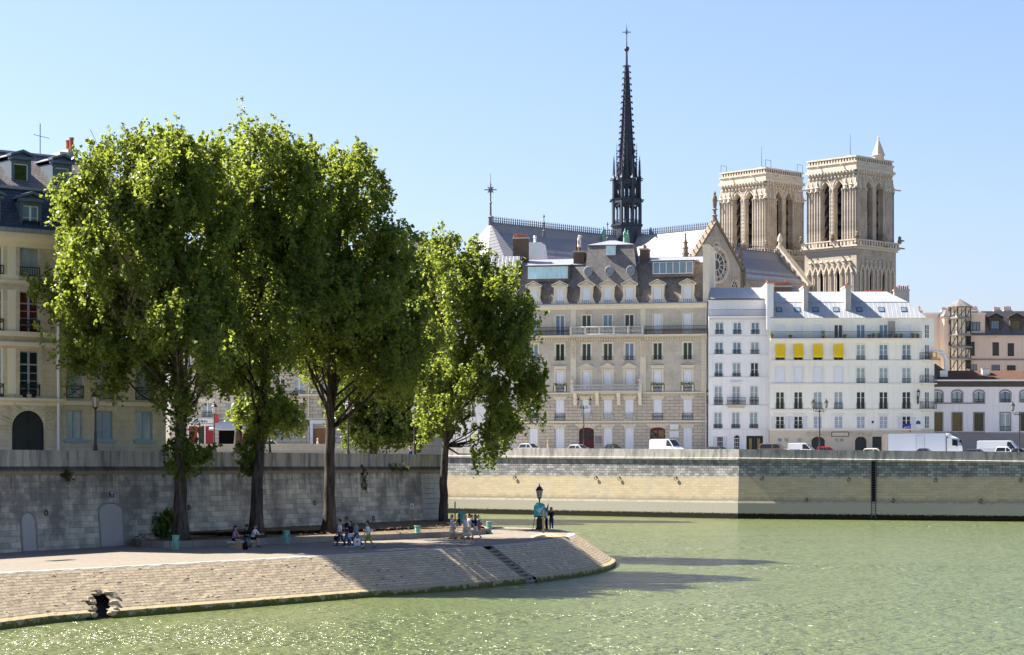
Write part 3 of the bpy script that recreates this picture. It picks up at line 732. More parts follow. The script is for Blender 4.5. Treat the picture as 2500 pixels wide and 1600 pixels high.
    def door(s, u, z0, w, h, mat, arch=.3, wallmat=None, panes=True, name='door'):
        s.ops.append((u-w/2,u+w/2,z0,z0+h))
        mb = MB(); pts = [(u-w/2+.002,z0+h-.002)]; n = 12
        for k in range(n+1):
            a = math.pi*(1-k/n); pts.append((u+math.cos(a)*(w/2-.002), z0+h-arch*(1-math.sin(a))-.01))
        pts.append((u+w/2-.002,z0+h-.002))
        # spandrels above the arch
        half = len(pts)//2
        mb.prism([pts[0]]+pts[1:half+1]+[(u,z0+h-.002)], .002,.28,'y'); mb.prism([(u,z0+h-.002)]+pts[half:], .002,.28,'y')
        s.part('door_arch', mb, wallmat or M['haus_trim'])
        mb = MB(); mb.box(u-w/2+.01,u-.02,.2,.27,z0,z0+h); mb.box(u+.02,u+w/2-.01,.2,.27,z0,z0+h); mb.box(u-.02,u+.02,.22,.27,z0,z0+h)
        for q in (-1,1):
            for zz, hh in ((.15,.3),(.55,.3)):
                x = u+q*w/4; mb.box(x-w*.17,x+w*.17,.17,.2,z0+h*zz*.62,z0+h*(zz+hh)*.62)
        d = s.part(name, mb, M[mat])
        if panes:
            for q in (-1,1):
                mb = MB(); x = u+q*w/4; mb.box(x-w*.19,x+w*.19,.175,.2,z0+h*.62,z0+h*.9); mb.build('pane', M['glass_dark'], d)
        return d
    def chimney(s, u0, u1, y0, y1, z0, z1, mat, pots=4, name='chimney', ph=.55, cap='chimney_render'):
        mb = MB(); mb.box(u0,u1,y0,y1,z0,z1-.25); c = s.part(name, mb, M[mat])
        mb = MB(); mb.box(u0-.1,u1+.1,y0-.1,y1+.1,z1-.25,z1); mb.build('chimney_cap', M[cap], c)
        L = (u1-u0) if (u1-u0) > (y1-y0) else (y1-y0)
        for k in range(pots):
            t = (k+.5)/pots; x, y = (u0+(u1-u0)*t,(y0+y1)/2) if (u1-u0) > (y1-y0) else ((u0+u1)/2,y0+(y1-y0)*t)
            hh = ph*random.uniform(.8,1.25); r = min(.16, L/pots*.4)
            mb = MB(); mb.lathe([(r,z1),(r*.85,z1+hh*.8),(r*1.05,z1+hh*.82),(r*1.05,z1+hh),(r*.6,z1+hh)], (x,y,0), 8); mb.build('chimney_pot', M['pot'], c)
        return c

def dormer(B, u, zb, w, h, y0, roofmat, wallmat, glass='glass_dark', ped=True, shut=None, frame='white_paint', rail=None, depth=2.6, style='french', nt=2, top=None, scroll=False, ph=.7, tw=.34, ov=.26):
    """a roof dormer: front with a window, cheeks running back into the slope, pediment roof"""
    a, b = u-w/2, u+w/2
    mb = MB()
    mb.box(a-tw,a-.002,y0,y0+.3,zb,zb+h+.25); mb.box(b+.002,b+tw,y0,y0+.3,zb,zb+h+.25); mb.box(a-.002,b+.002,y0,y0+.3,zb+h,zb+h+.25); mb.box(a-.002,b+.002,y0,y0+.3,zb-.2,zb)
    mb.box(a-tw+.04,a-.1,y0+.3,y0+depth,zb-.2,zb+h+.25); mb.box(b+.1,b+tw-.04,y0+.3,y0+depth,zb-.2,zb+h+.25)
    if scroll:
        for q, x in ((-1,a-tw),(1,b+tw)):
            mb.prism([(x,zb-.02),(x+q*.42,zb-.02),(x+q*.46,zb+.3),(x+q*.22,zb+.5),(x+q*.14,zb+.9),(x,zb+1.1)], y0+.06,y0+.26,'y')
    d = B.part('dormer', mb, M[wallmat])
    zt = zb+h+.25; e = w/2+tw+ov
    mb = MB()
    if ped:
        mb.box(u-e,u+e,y0-.22,y0+.3,zt,zt+.2); mb.prism([(u-e+.1,zt+.202),(u+e-.1,zt+.202),(u,zt+.2+ph*.88)], y0-.02,y0+.3,'y')
        f_ = MB()
        for q in (-1,1):
            f_.hexa([(u+q*(e+.1),y0-.3,zt+.2),(u,y0-.3,zt+.2+ph),(u,y0+.34,zt+.2+ph),(u+q*(e+.1),y0+.34,zt+.2)],[(u+q*(e+.1),y0-.3,zt+.36),(u,y0-.3,zt+.36+ph),(u,y0+.34,zt+.36+ph),(u+q*(e+.1),y0+.34,zt+.36)])
        f_.build('pediment', M[wallmat], d)
        mb.build('entablature', M[wallmat], d)
        rf = MB(); 
        for q in (-1,1): rf.hexa([(u+q*e,y0+.34,zt+.21),(u,y0+.34,zt+.2+ph),(u,y0+depth,zt+.2+ph),(u+q*e,y0+depth,zt+.21)],[(u+q*e,y0+.34,zt+.27),(u,y0+.34,zt+.27+ph),(u,y0+depth,zt+.27+ph),(u+q*e,y0+depth,zt+.27)])
        rf.build('dormer_roof', M[roofmat], d)
    else:
        mb.box(u-e,u+e,y0-.25,y0+depth,zt,zt+.14); mb.build('dormer_roof', M[roofmat], d)
    B.win(u, zb, w, h, style, glass, frame, nt, rail, .55, 'iron', shut, y=y0+.12, parent=d, hole=False)
    return d

# ================================================================ grey-beige apartment house with mansard (centre)
B = Bld('apartment_building', 'grey-beige stone apartment house with dark slate mansard, dormers and two red doors', 'building', 1262, 1727, 350, -11, 8.75, xref=1500)
cols = [1302.8,1367.2,1431.8,1484,1536.5,1605.5,1678.7]
ws = 1.42
zs = {k: B.z(v) for k, v in dict(g0=1094,g1=1046,str1=1030,r2b=1028,r2t=977,str2=961,r3b=958,r3t=906,r4b=880,r4t=838.5,dent=826,bal=818,r5t=769,cor0=757,cor=744).items()}
zg = 0
Wt = zs['cor']
us = [B.u(x) for x in cols]
for i, u in enumerate(us):
    # street floor
    if i in (2,5): B.door(u, 0.02, 2.45, zs['g1']+.12, 'maroon' if i == 2 else 'red_door', .55, M['haus_rust'])
    else: B.win(u, .25, ws+.05, zs['g1']-.25, shut='fold')
    B.voussoir(u, zs['g1']+(.12 if i in (2,5) else 0), 2.4 if i in (2,5) else ws, .62, 'haus_trim', 7)
    z = zs['r2b']+.12; h = zs['r2t']-z
    B.win(u, z, ws, h, shut='fold', rail='balus' if i in (2,3,4) else 'orn', rh=1.08, rmat='haus_white' if i in (2,3,4) else 'iron_grey', rw=1.75 if i in (2,3,4) else 1.62)
    B.voussoir(u, z+h, ws, .62, 'haus_trim', 5)
    z = zs['r3b']+.1; h = zs['r3t']-z
    o = B.win(u, z, ws, h, shut='fold', rail=None if i in (2,3,4) else 'orn', rh=1.12, rmat='iron', rw=2.1)
    B.surround(u, z, ws, h, 'haus_trim', .26, .09, 'ped' if i in (2,3,4) else 'flat')
    z = zs['r4b']+.02; h = zs['r4t']-z
    B.win(u, z, ws, h, 'french', ['glass_dark','glass_green','glass_green','glass_green','glass_blue','glass_green','glass_green'][i], rail='bars', rh=.62, rmat='iron', rw=1.75, nt=1)
    B.surround(u, z, ws, h, 'haus_trim', .22, .06)
    z = zs['bal']+.05; h = zs['r5t']-z
    if i in (0,5,6): B.win(u, z, ws, h, shut='fold')
    else: B.win(u, z, ws, h, 'french', ['','glass_blue','glass_blue','glass_blue','glass_dark'][i], nt=1)
    B.surround(u, z, ws, h, 'haus_trim', .16, .05)
B.wall(0, zs['str1']-.1, M['haus_rust'])
B.wall(zs['str1']-.1, zs['str2'], M['haus_rust'])
B.wall(zs['str2'], Wt, M['haus'])
B.band('string_course', zs['str1']-.12, zs['str1']+.14, .22, M['haus_trim']); B.band('string_course', zs['str2']-.08, zs['str2']+.16, .28, M['haus_trim'])
B.cornice(zs['dent']+.06, zs['bal']-.02, .75, M['haus_trim'], name='balcony_slab')
mb = MB()
x = B.u0
while x < B.u1-.2: mb.box(x, x+.2, -.42, .02, zs['dent']-.32, zs['dent']+.055); x += .41
B.part('dentil_moulding', mb, M['haus_trim'])
B.cornice(zs['cor']-.75, zs['cor']+.05, .55, M['haus_trim'])
mb = MB(); mb.box(B.u0,B.u1,-.62,.1,zs['cor']+.052,zs['cor']+.2); B.part('gutter', mb, M['zinc'])
# pilasters between bays, with carved panels on the fourth floor
for X in (1400,1570):
    u = B.u(X); mb = MB(); mb.box(u-.45,u+.45,-.12,.02,zs['str2']+.17,zs['r4b']+.3)
    for k in range(11): z = zs['str2']+.2+k*.48; mb.box(u-.47,u+.47,-.15,-.12,z,z+.42)
    B.part('pilaster', mb, M['haus_trim'])
    mb = MB(); mb.box(u-.42,u+.42,-.14,.02,zs['r4b']+.31,zs['dent']-.33); z = zs['r4b']+.5; rr = random.Random(4)
    while z < zs['dent']-.5:
        mb.lathe([(.02,-.17),(.2,-.1),(.3,0),(.2,.1),(.02,.17)], (u+rr.uniform(-.08,.08),-.16,z), 7); mb.lathe([(.02,-.1),(.14,0),(.02,.1)], (u-.24,-.15,z+.16), 6); mb.lathe([(.02,-.1),(.14,0),(.02,.1)], (u+.24,-.15,z+.16), 6); z += .34
    B.part('carved_panel', mb, M['haus_trim'])
    mb = MB(); mb.box(u-.42,u+.42,-.1,.02,zs['bal']+.02,zs['cor']-.76); B.part('pilaster', mb, M['haus_trim'])
u = B.u1-.55; mb = MB()
for k in range(20): z = zs['str2']+.2+k*.48; mb.box(u-.4,u+.4,-.1,.02,z,z+.4)
B.part('quoin', mb, M['haus_trim'])
# first-floor stone balcony, consoles, urns
a, b = B.u(1396.5), B.u(1567); z0 = zs['str2']+.17; zt = B.z(939.5)
mb = MB(); mb.box(a-.1,b+.1,-.95,-.29,z0-.06,z0+.14); B.part('balcony_slab', mb, M['haus_white'])
link('balustrade', rail_mesh(b-a-.6, zt-z0-.15, 'balus', 'haus_white'), B.r, ((a+b)/2,-.8,z0+.145))
for u in (a+.15,b-.15):
    mb = MB(); mb.box(u-.28,u+.28,-.95,-.5,z0+.145,zt+.1); mb.lathe([(.2,0),(.12,.15),(.3,.45),(.34,.7),(.2,.85),(.08,1.05),(.14,1.2),(.02,1.35)], (u,-.72,zt+.1), 10); B.part('urn_pedestal', mb, M['haus_white'])
for X in (1404.7,1458.5,1511,1563):
    u = B.u(X); mb = MB(); mb.prism([(-.9,z0-.065),(-.8,z0-.5),(-.45,z0-.9),(-.42,z0-1.5),(-.15,z0-2.1),(-.052,z0-2.1),(-.052,z0-.065)], u-.28,u+.28,'x'); B.part('console_bracket', mb, M['haus_trim'])
# fifth-floor balcony: stone balustrade in the middle, iron railings at the sides
a, b = B.u(1393), B.u(1573); zb_ = zs['bal']; ht = B.z(798)-zb_
mb = MB(); mb.box(a,b,-1.0,-.76,zb_-.32,zb_); B.part('balcony_slab', mb, M['haus_white'])
link('balustrade', rail_mesh(b-a, ht, 'balus', 'haus_white'), B.r, ((a+b)/2,-.8,zb_))
mb = MB()
for k in range(6): u = a+.2+(b-a-.4)*k/5; mb.box(u-.16,u+.16,-.98,-.66,zb_+.141,zb_+ht+.06)
B.part('balustrade_pier', mb, M['haus_white'])
link('railing', rail_mesh(a-B.u0-.1, ht, 'orn', 'iron'), B.r, ((a+B.u0)/2,-.66,zb_)); link('railing', rail_mesh(B.u1-b-.1, ht, 'orn', 'iron'), B.r, ((b+B.u1)/2,-.66,zb_))
# planters on the iron balconies
pm = plain('window_box_flowers', (.16,.22,.05), .8, .7, 9)
for i in (1,5,6):
    u = us[i]; z = zs['r3b']+1.25; mb = MB(); rr = random.Random(i)
    for k in range(60):
        c = Vector((u+rr.uniform(-1.05,1.05),-.3+rr.uniform(-.16,.16),z+rr.uniform(-.12,.22))); q = Vector((rr.uniform(-1,1),rr.uniform(-1,1),rr.uniform(-1,1))).normalized()*.13; r_ = q.orthogonal().normalized()*.1
        mb.quad(c-q,c-r_,c+q,c+r_)
    B.part('flower_foliage', mb, pm)
# plaques
for X, Y, wv, hv, m_ in [(1461,1071,.55,.35,'grey_base'),(1461,1080,.55,.22,'grey_base'),(1646,1043,.7,.42,'white_trim'),(1646,1061,.75,.5,'white_trim')]:
    mb = MB(); u = B.u(X); z = B.z(Y); mb.box(u-wv,u+wv,-.06,.0,z-hv,z+hv); B.part('plaque', mb, M[m_])
# mansard roof, centre pavilion
y1 = 4.4; zt = B.z(645, None, y1); zr = B.z(630, None, y1+3.0)
mb = MB(); mb.hexa([(B.u0,.05,Wt+.2),(B.u1,.05,Wt+.2),(B.u1,11.9,Wt+.2),(B.u0,11.9,Wt+.2)],[(B.u0,y1,zt),(B.u1,y1,zt),(B.u1,10,zt),(B.u0,10,zt)]); B.part('mansard_roof', mb, M['slate_brown']); YE = 4.3
mb = MB(); mb.hexa([(B.u0-.1,y1-.15,zt+.004),(B.u1,y1-.15,zt+.004),(B.u1,10,zt+.004),(B.u0-.1,10,zt+.004)],[(B.u0-.1,y1+3.2,zr),(B.u1,y1+3.2,zr),(B.u1,7.5,zr),(B.u0-.1,7.5,zr)]); B.part('zinc_top', mb, M['zinc'])
pa, pb_, pc, pd = B.u(1422,.1), B.u(1563,.1), B.u(1435,YE), B.u(1547,YE); zp = B.z(598, None, YE)
mb = MB(); mb.hexa([(pa,-.02,Wt+.25),(pb_,-.02,Wt+.25),(pb_,8,Wt+.25),(pa,8,Wt+.25)],[(pc,YE,zp),(pd,YE,zp),(pd,8,zp),(pc,8,zp)]); B.part('pavilion_roof', mb, M['slate_brown'])
mb = MB(); mb.hexa([(pc-.15,YE-.15,zp+.004),(pd+.15,YE-.15,zp+.004),(pd+.15,8,zp+.004),(pc-.15,8,zp+.004)],[((pc+pd)/2-.5,5.8,zp+.85),((pc+pd)/2+.5,5.8,zp+.85),((pc+pd)/2+.5,6.4,zp+.85),((pc+pd)/2-.5,6.4,zp+.85)]); B.part('pavilion_cap', mb, M['zinc'])
def slope_y(z, zb0=None, za=0, top=zp, ye=YE): return za+(z-(Wt+.25))/(top-(Wt+.25))*ye
for i, u in enumerate(us):
    dormer(B, u, B.z(741.5), 1.35, B.z(703)-B.z(741.5), -.12, 'zinc', 'haus_trim', shut='fold', rail='orn', depth=3.0, scroll=True)
# oval attic windows
for X in (1436,1488,1540):
    zc = B.z(661, None, 1.7); yc = slope_y(zc)-.25; u = B.u(X, yc)
    mb = MB(); mb.ring((u,yc-.12,zc), .62, .13, 'y', 20, 8, rz=.68); mb.ring((u,yc-.1,zc), .40, .07, 'y', 18, 6); mb.tube([(u,yc-.08,zc),(u,yc+.9,zc)], [.66,.66], 18); mb.lathe([(.02,-.3),(.16,-.1),(.2,.05),(.05,.2)], (u,yc-.15,zc-.72), 8)
    o = B.part('oval_window', mb, M['zinc']); mb = MB(); mb.lathe([(.01,0),(.38,0)], (0,0,0), 16, cap=False); mb.add([(u+.38*math.cos(t),yc-.11,zc+.4*math.sin(t)) for t in np.linspace(0,2*math.pi,17)[:-1]], [tuple(range(16))]); mb.v = mb.v[32:]; mb.f = [tuple(range(16))]; mb.m = [0]; mb.uv = [None]; mb.build('pane', M['glass_blue'], o)
zc = B.z(623, None, 3.2); ys = slope_y(zc)-.25; B.win(B.u(1490.5,3), zc, 1.55, B.z(600.5,None,3)-zc, 'wide', 'glass_bright', 'white_paint', 1, y=ys, hole=False, name='skylight')
mb = MB(); u = B.u(1490.5,3); mb.box(u-.78,u+.78,ys+.08,ys+1.7,zc-.03,zc+1.5); mb.box(u-.9,u+.9,ys-.1,ys+1.7,zc+1.502,zc+1.6); B.part('skylight_box', mb, M['zinc'])
# wide glazed dormers
for Xa, Xb, Ya, Yb, g, n in [(1289,1386,648.5,678,'glass_bright',3),(1594,1692,642,671,'glass_blue',6)]:
    yy = 2.1; a, b = B.u(Xa,yy), B.u(Xb,yy); z0 = B.z(Yb,None,yy); z1 = B.z(Ya,None,yy)
    mb = MB(); mb.box(a-.15,b+.15,yy+.12,4.6,z0-.5,z1+.12); d_ = B.part('glazed_dormer', mb, M['slate'])
    mb = MB(); mb.hexa([(a-.4,yy-.3,z1+.124),(b+.4,yy-.3,z1+.124),(b+.4,5.5,z1+.55),(a-.4,5.5,z1+.55)],[(a-.4,yy-.3,z1+.24),(b+.4,yy-.3,z1+.24),(b+.4,5.5,z1+.72),(a-.4,5.5,z1+.72)]); mb.build('dormer_roof', M['zinc'], d_)
    B.win((a+b)/2, z0, b-a, z1-z0, 'wide', g, 'white_paint', n, y=yy, parent=d_, hole=False)
# chimneys, party wall
yy = 4.7; c = B.chimney(B.u(1400,yy),B.u(1426,yy),yy,yy+2.6,zt-.3,B.z(611,None,yy),'brick',6)
mb = MB(); u = B.u(1412,yy); mb.tube([(u-.4,yy+.6,B.z(611,None,yy)),(u-.4,yy+.6,B.z(582,None,yy))], .13, 8); mb.build('flue_pipe', M['iron'], c)
mb = MB(); mb.tube([(u+.35,yy+.6,B.z(611,None,yy)),(u+.35,yy+.6,B.z(577,None,yy))], .1, 8); mb.lathe([(.1,0),(.24,.1),(.24,.35),(.05,.5)], (u+.35,yy+.6,B.z(580,None,yy)), 8); mb.build('flue_pipe', M['zinc'], c)
B.chimney(B.u(1562,yy),B.u(1582,yy),yy,yy+2.6,zt-.3,B.z(608,None,yy),'brick',5)
yy = 6; B.chimney(B.u(1252,yy),B.u(1289,yy),yy,yy+.9,zt-6,B.z(575,None,yy),'brick',7)
mb = MB(); a, b = B.u(1716.5), B.u(1730); mb.box(a,b,-.3,11,Wt+.21,B.z(602)-.3); B.part('party_wall', mb, M['haus_trim'])
mb = MB(); mb.box(a-.15,b+.15,-.45,11.1,B.z(602)-.298,B.z(602)); B.part('party_wall_cap', mb, M['haus_trim'])
mb = MB(); u = B.u(1723.5); mb.tube([(u,-.16,0.1),(u,-.16,zs['cor']-.8)], .11, 8); B.part('downpipe', mb, M['haus_white'])
HB = B

# ================================================================ narrow white house
B = Bld('apartment_building', 'narrow bright white house with blue-grey windows and black garage door', 'building', 1730, 1880, 345, -3, 8.4, xref=1800)
cols = [1756.4,1799.9,1843.8]; w = 1.22
rows = [(816,787.7,'cross','french',2),(864.5,836,'cross','french',2),(920,886,'cross','french',2),(989,943,'orn','french',3),(1046,1007,'orn','french',3)]
gl = [['glass_blue','glass_blue','glass_blue'],['glass_dark','glass_blue','glass_curtain'],['glass_blue','glass_curtain','glass_dark'],['glass_curtain','glass_curtain','glass_curtain'],['glass_curtain','glass_curtain','glass_curtain']]
for r, (yb, yt, rl_, st, nt) in enumerate(rows):
    z0 = B.z(yb); h = B.z(yt)-z0
    for c, X in enumerate(cols):
        u = B.u(X-(r*.9))
        rh = [.62,.62,.5,1.2,.62][r]
        if r == 3 and c == 1: B.win(u, z0, w, h, st, gl[r][c], nt=nt); link('railing', rail_mesh(2.9, 1.2, 'orn'), B.r, (u,-.7,z0)); mb = MB(); mb.box(u-1.5,u+1.5,-.78,.0,z0-.18,z0); mb.box(u-1.3,u+1.3,-.5,0,z0-.5,z0-.182); B.part('balcony_slab', mb, M['beige_base'])
        else: B.win(u, z0, w, h, st, gl[r][c], nt=nt, rail=rl_, rh=rh, rw=w+.1)
        B.surround(u, z0, w, h, 'white_trim', .14, .04, 'flat' if (r == 3 and c == 1) else None)
zc = B.z(772)
z0 = B.z(770)
for X in cols: B.win(B.u(X,1.0), z0, 1.15, B.z(743)-z0, 'french', 'glass_curtain', nt=1, y=1.14, hole=False)
u = B.u(1758); B.win(u, .55, 1.0, B.z(1066)-.55, 'grid', 'glass_dark', nt=3, ropen=2)
u = B.u(1799); B.win(u, .15, .95, B.z(1070)-.15, 'grid', 'glass_dark', nt=4)
mb = MB(); mb.ring((u,.0,B.z(1070)), .52, .09, 'y', 12, 6, a0=0, a1=math.pi); B.part('door_arch', mb, M['white_trim'])
mb = MB(); zz = B.z(1070)+.01; mb.add([(u+.46*math.cos(t),-.012,zz+.46*math.sin(t)) for t in np.linspace(0,math.pi,12)], [tuple(range(12))]); B.part('fanlight', mb, M['glass_dark'])
u = B.u(1842.5); zz = B.z(1064.5); B.ops.append((u-1.32,u+1.32,.02,zz)); mb = MB(); mb.box(u-1.31,u-.01,.14,.24,.02,zz); mb.box(u+.01,u+1.31,.14,.24,.02,zz); d_ = B.part('garage_door', mb, M['black_door'])
for q in (-.66,.62):
    mb = MB()
    for k in range(4): mb.ring((u+q,.12,zz-.6-.42*k), .17, .055, 'y', 10, 5)
    mb.build('gilt_ornament', M['gold'], d_)
B.wall(0, zc-.05, M['white_render'])
B.wall(zc-.05, B.z(731), M['white_render'], ops=[], depth=12).location.y = 1.0
for Y, o_ in ((821,.1),(866,.1),(921.5,.12),(990.5,.18),(1048.6,.14)): z = B.z(Y); B.band('string_course', z-.08, z+.08, o_, M['white_trim'])
B.cornice(zc-.42, zc, .5, M['white_trim']); mb = MB(); x = B.u0
while x < B.u1-.1: mb.box(x,x+.16,-.3,.02,zc-.62,zc-.425); x += .34
B.part('dentil_moulding', mb, M['white_trim'])
link('railing', rail_mesh(B.u1-B.u0-.1, 1.0, 'bars', 'iron_grey'), B.r, ((B.u0+B.u1)/2,-.42,zc+.01))
mb = MB(); mb.tube([(B.u1-.12,-.16,.1),(B.u1-.12,-.16,zc-.6)], .08, 8); B.part('downpipe', mb, M['grey_shutter'])
za = B.z(730,None,1); zb_ = B.z(702,None,4.5)
mb = MB(); mb.hexa([(B.u0,.75,za),(B.u1,.75,za),(B.u1,13,za),(B.u0,13,za)],[(B.u0,5.0,zb_),(B.u1,5.0,zb_),(B.u1,9,zb_),(B.u0,9,zb_)]); B.part('zinc_roof', mb, M['zinc_pale'])
mb = MB(); mb.box(B.u0,B.u1,.6,.8,za-.12,za+.04); B.part('gutter', mb, M['iron_grey'])

# ================================================================ long cream building with yellow awnings
B = Bld('apartment_building', 'long cream apartment house with four yellow awnings and a pale zinc roof', 'building', 1880, 2249, 342, -1.5, 8.2, xref=2050)
cols = [1904.5,1949,1996.6,2047,2101.5,2157,2213]; w = 1.32
us = [B.u(x) for x in cols]
zA = B.z(826.5)
for i, u in enumerate(us):
    z = zA; h = B.z(793)-z
    B.win(u, z, w, h, 'french', ['','','','glass_dark','glass_blue','glass_blue',''][i] or 'glass_dark', nt=2, shut='roller' if i in (0,1,2,6) else None)
    z = B.z(879); h = B.z(841.7)-z
    if i < 4:
        B.win(u, z, w, h, 'french', 'glass_dark', rail='orn', rh=.5)
        mb = MB(); yo = [(-.06,z+h+.05),(-.75,z+h*.28)]
        mb.hexa([(u-w/2-.08,-.80,z+h*.26),(u+w/2+.08,-.80,z+h*.26),(u+w/2+.08,-.74,z+h*.26),(u-w/2-.08,-.74,z+h*.26)],[(u-w/2-.08,-.1,z+h+.06),(u+w/2+.08,-.1,z+h+.06),(u+w/2+.08,-.05,z+h+.06),(u-w/2-.08,-.05,z+h+.06)])
        mb.box(u-w/2-.08,u+w/2+.08,-.80,-.78,z+h*.26-.28,z+h*.26)
        aw = B.part('awning', mb, M['yellow_cloth']); mb = MB()
        for q in (-1,1): mb.bar((u+q*(w/2+.05),-.03,z+.3),(u+q*(w/2+.05),-.77,z+h*.26),.04)
        mb.build('awning_arm', M['iron_grey'], aw)
    else: B.win(u, z, w, h, 'french', 'glass_blue', nt=3, rail='bars', rh=.62)
    B.surround(u, z, w, h, 'cream_trim', .18, .05)
    z = B.z(935.5); h = B.z(898)-z
    if i < 4: B.win(u, z, w, h, 'french', 'glass_dark', shut='roller')
    else: B.win(u, z, w, h, 'french', 'glass_curtain', nt=3, rail='bars', rh=.7)
    B.surround(u, z, w, h, 'cream_trim', .18, .05)
    z = B.z(999); h = B.z(957)-z
    B.win(u, z, w, h, 'french', ['glass_green','glass_green','glass_curtain','glass_curtain','glass_dark','glass_dark','glass_dark'][i], nt=3, rail='bars', rh=.95)
    z = B.z(1047); h = B.z(1016.5)-z
    B.win(u, z, w, h, 'french', 'glass_dark', nt=3, shut=None if i in (0,1,6) else 'slat', smat='shutter', ropen=2 if i in (0,1,6) else None, rail='bars' if i in (0,1) else None, rh=.75)
    B.voussoir(u, z+h, w, .5, 'cream_trim', 5)
for X, wd_ in ((1997.5,2.1),(2101.5,1.8)):
    u = B.u(X); B.door(u, .02, wd_, B.z(1066.5), 'green_door', .75, M['beige_base'], panes=False)
    mb = MB(); mb.ring((u,-.05,B.z(1066.5)-.75), wd_/2+.2, .16, 'y', 14, 6, a0=0, a1=math.pi, rz=.95)
    for q in (-1,1): mb.box(u+q*(wd_/2+.2)-.16,u+q*(wd_/2+.2)+.16,-.15,.02,.02,B.z(1066.5)-.7); mb.lathe([(.02,-.25),(.25,0),(.2,.2),(.03,.4)], (u+q*(wd_/2+.55),-.1,B.z(1062)), 7)
    mb.lathe([(.02,-.35),(.28,0),(.2,.25),(.03,.45)], (u,-.15,B.z(1063)), 7); mb.tube([(u-wd_*.7,-.08,B.z(1056)),(u-wd_*.35,-.12,B.z(1060)),(u,-.12,B.z(1056)),(u+wd_*.35,-.12,B.z(1060)),(u+wd_*.7,-.08,B.z(1056))], .1, 6)
    B.part('carved_surround', mb, M['beige_base'])
u = B.u(2141); B.door(u, .02, 1.45, B.z(1066.5), 'green_door', .02, M['beige_base'], panes=False)
for X in (1904,1920,1942,1952): B.win(B.u(X), B.z(1079), .62, .58, 'grid', 'glass_blue', 'grey_shutter', 1) if X != 1942 else None
for X in (2043,2055): B.win(B.u(X), B.z(1079), .55, .55, 'grid', 'glass_blue', 'grey_shutter', 1)
a, b = B.u(2029.5), B.u(2072.5); mb = MB(); z0, z1 = B.z(1066.5), B.z(1054.5); mb.box(a,b,-.05,.0,z0,z1); s_ = B.part('sign_panel', mb, M['beige_base']); mb = MB()
for q in ((a,b,z0,z0+.1),(a,b,z1-.1,z1),(a,a+.1,z0+.1,z1-.1),(b-.1,b,z0+.1,z1-.1)): mb.box(q[0],q[1],-.09,-.052,q[2],q[3])
mb.build('panel_frame', M['iron'], s_)
zt = B.z(777); zst = B.z(1048)
B.wall(0, zst, M['beige_base']); B.wall(zst, zt, M['cream_render'])
for Y, o_, t_ in ((881,.14,.1),(938,.16,.12),(1001,.18,.12),(1049,.22,.14)): z = B.z(Y); B.band('string_course', z-t_, z+t_, o_, M['cream_trim'])
B.cornice(B.z(834), zA-.02, .85, M['cream_trim'], name='balcony_slab')
link('railing', rail_mesh(B.u1-B.u0-.1, 1.05, 'bars', 'iron_grey'), B.r, ((B.u0+B.u1)/2,-.75,zA))
B.cornice(zt-.3, zt, .3, M['cream_trim'])
# things set out on the balcony: pots, table
bal_y = -.45
def world(B, u, y, z): return B.pl.w(u, y, z)
for k, X in enumerate((1885,1930,2010,2062,2122,2132,2146,2172,2188,2200,2228,2240)):
    p = world(B, B.u(X,bal_y), bal_y, zA)
    t = thing('potted_plant', 'terracotta pot with a small plant on the long upper balcony of the cream house', 'plant', p, 0, 'flower pots on the long balcony'); mb = MB(); mb.lathe([(.13,0),(.19,.26),(.2,.3),(.15,.3)], n=9); mb.build('pot', M['pot'], t)
    mb = MB(); rr = random.Random(k); hh = rr.uniform(.15,.6) if X != 2010 else .9
    for _ in range(45):
        c = Vector((rr.gauss(0,.13),rr.gauss(0,.13),.3+rr.random()*hh)); q = Vector((rr.uniform(-1,1),rr.uniform(-1,1),rr.uniform(-.5,1))).normalized()*.11; r_ = q.orthogonal().normalized()*.07; mb.quad(c-q,c-r_,c+q,c+r_)
    mb.build('foliage', pm, t)
# lattice screen
u = B.u(2176); mb = MB(); a, b, z0, z1 = u-.5, u+.5, zA+.1, B.z(785)
for k in range(9):
    t0 = k/8; mb.bar((a,-.4,z0+(z1-z0)*t0),(min(b,a+(1-t0)*2.2*1),-.4,min(z1,z0+(z1-z0)*t0+1.0)),.05); mb.bar((b,-.42,z0+(z1-z0)*t0),(max(a,b-(1-t0)*2.2),-.42,min(z1,z0+(z1-z0)*t0+1.0)),.05)
for q in ((a,a+.05),(b-.05,b)): mb.box(q[0],q[1],-.46,-.38,z0,z1)
B.part('lattice_screen', mb, M['brown_frame'])
# zinc roof: steep lower slope, flatter upper slope, hip at the corner
y1, y2 = 2.6, 6.0; z1 = B.z(738,None,y1); z2 = B.z(712.5,None,y2); x1 = B.u1
ue = B.u(2262)
mb = MB(); mb.hexa([(B.u0,-.35,zt+.004),(ue,-.35,zt+.004),(ue,13,zt+.004),(B.u0,13,zt+.004)],[(B.u0,y1,z1),(B.u(2216,y1),y1,z1),(B.u(2216,y1),11,z1),(B.u0,11,z1)]); B.part('zinc_roof', mb, M['zinc_pale'])
mb = MB(); mb.hexa([(B.u0,y1-.08,z1+.004),(B.u(2217,y1),y1-.08,z1+.004),(B.u(2217,y1),11.1,z1+.004),(B.u0,11.1,z1+.004)],[(B.u0,y2,z2),(B.u(2165,y2),y2,z2),(B.u(2165,y2),9,z2),(B.u0,9,z2)]); B.part('zinc_roof', mb, M['zinc_pale'])
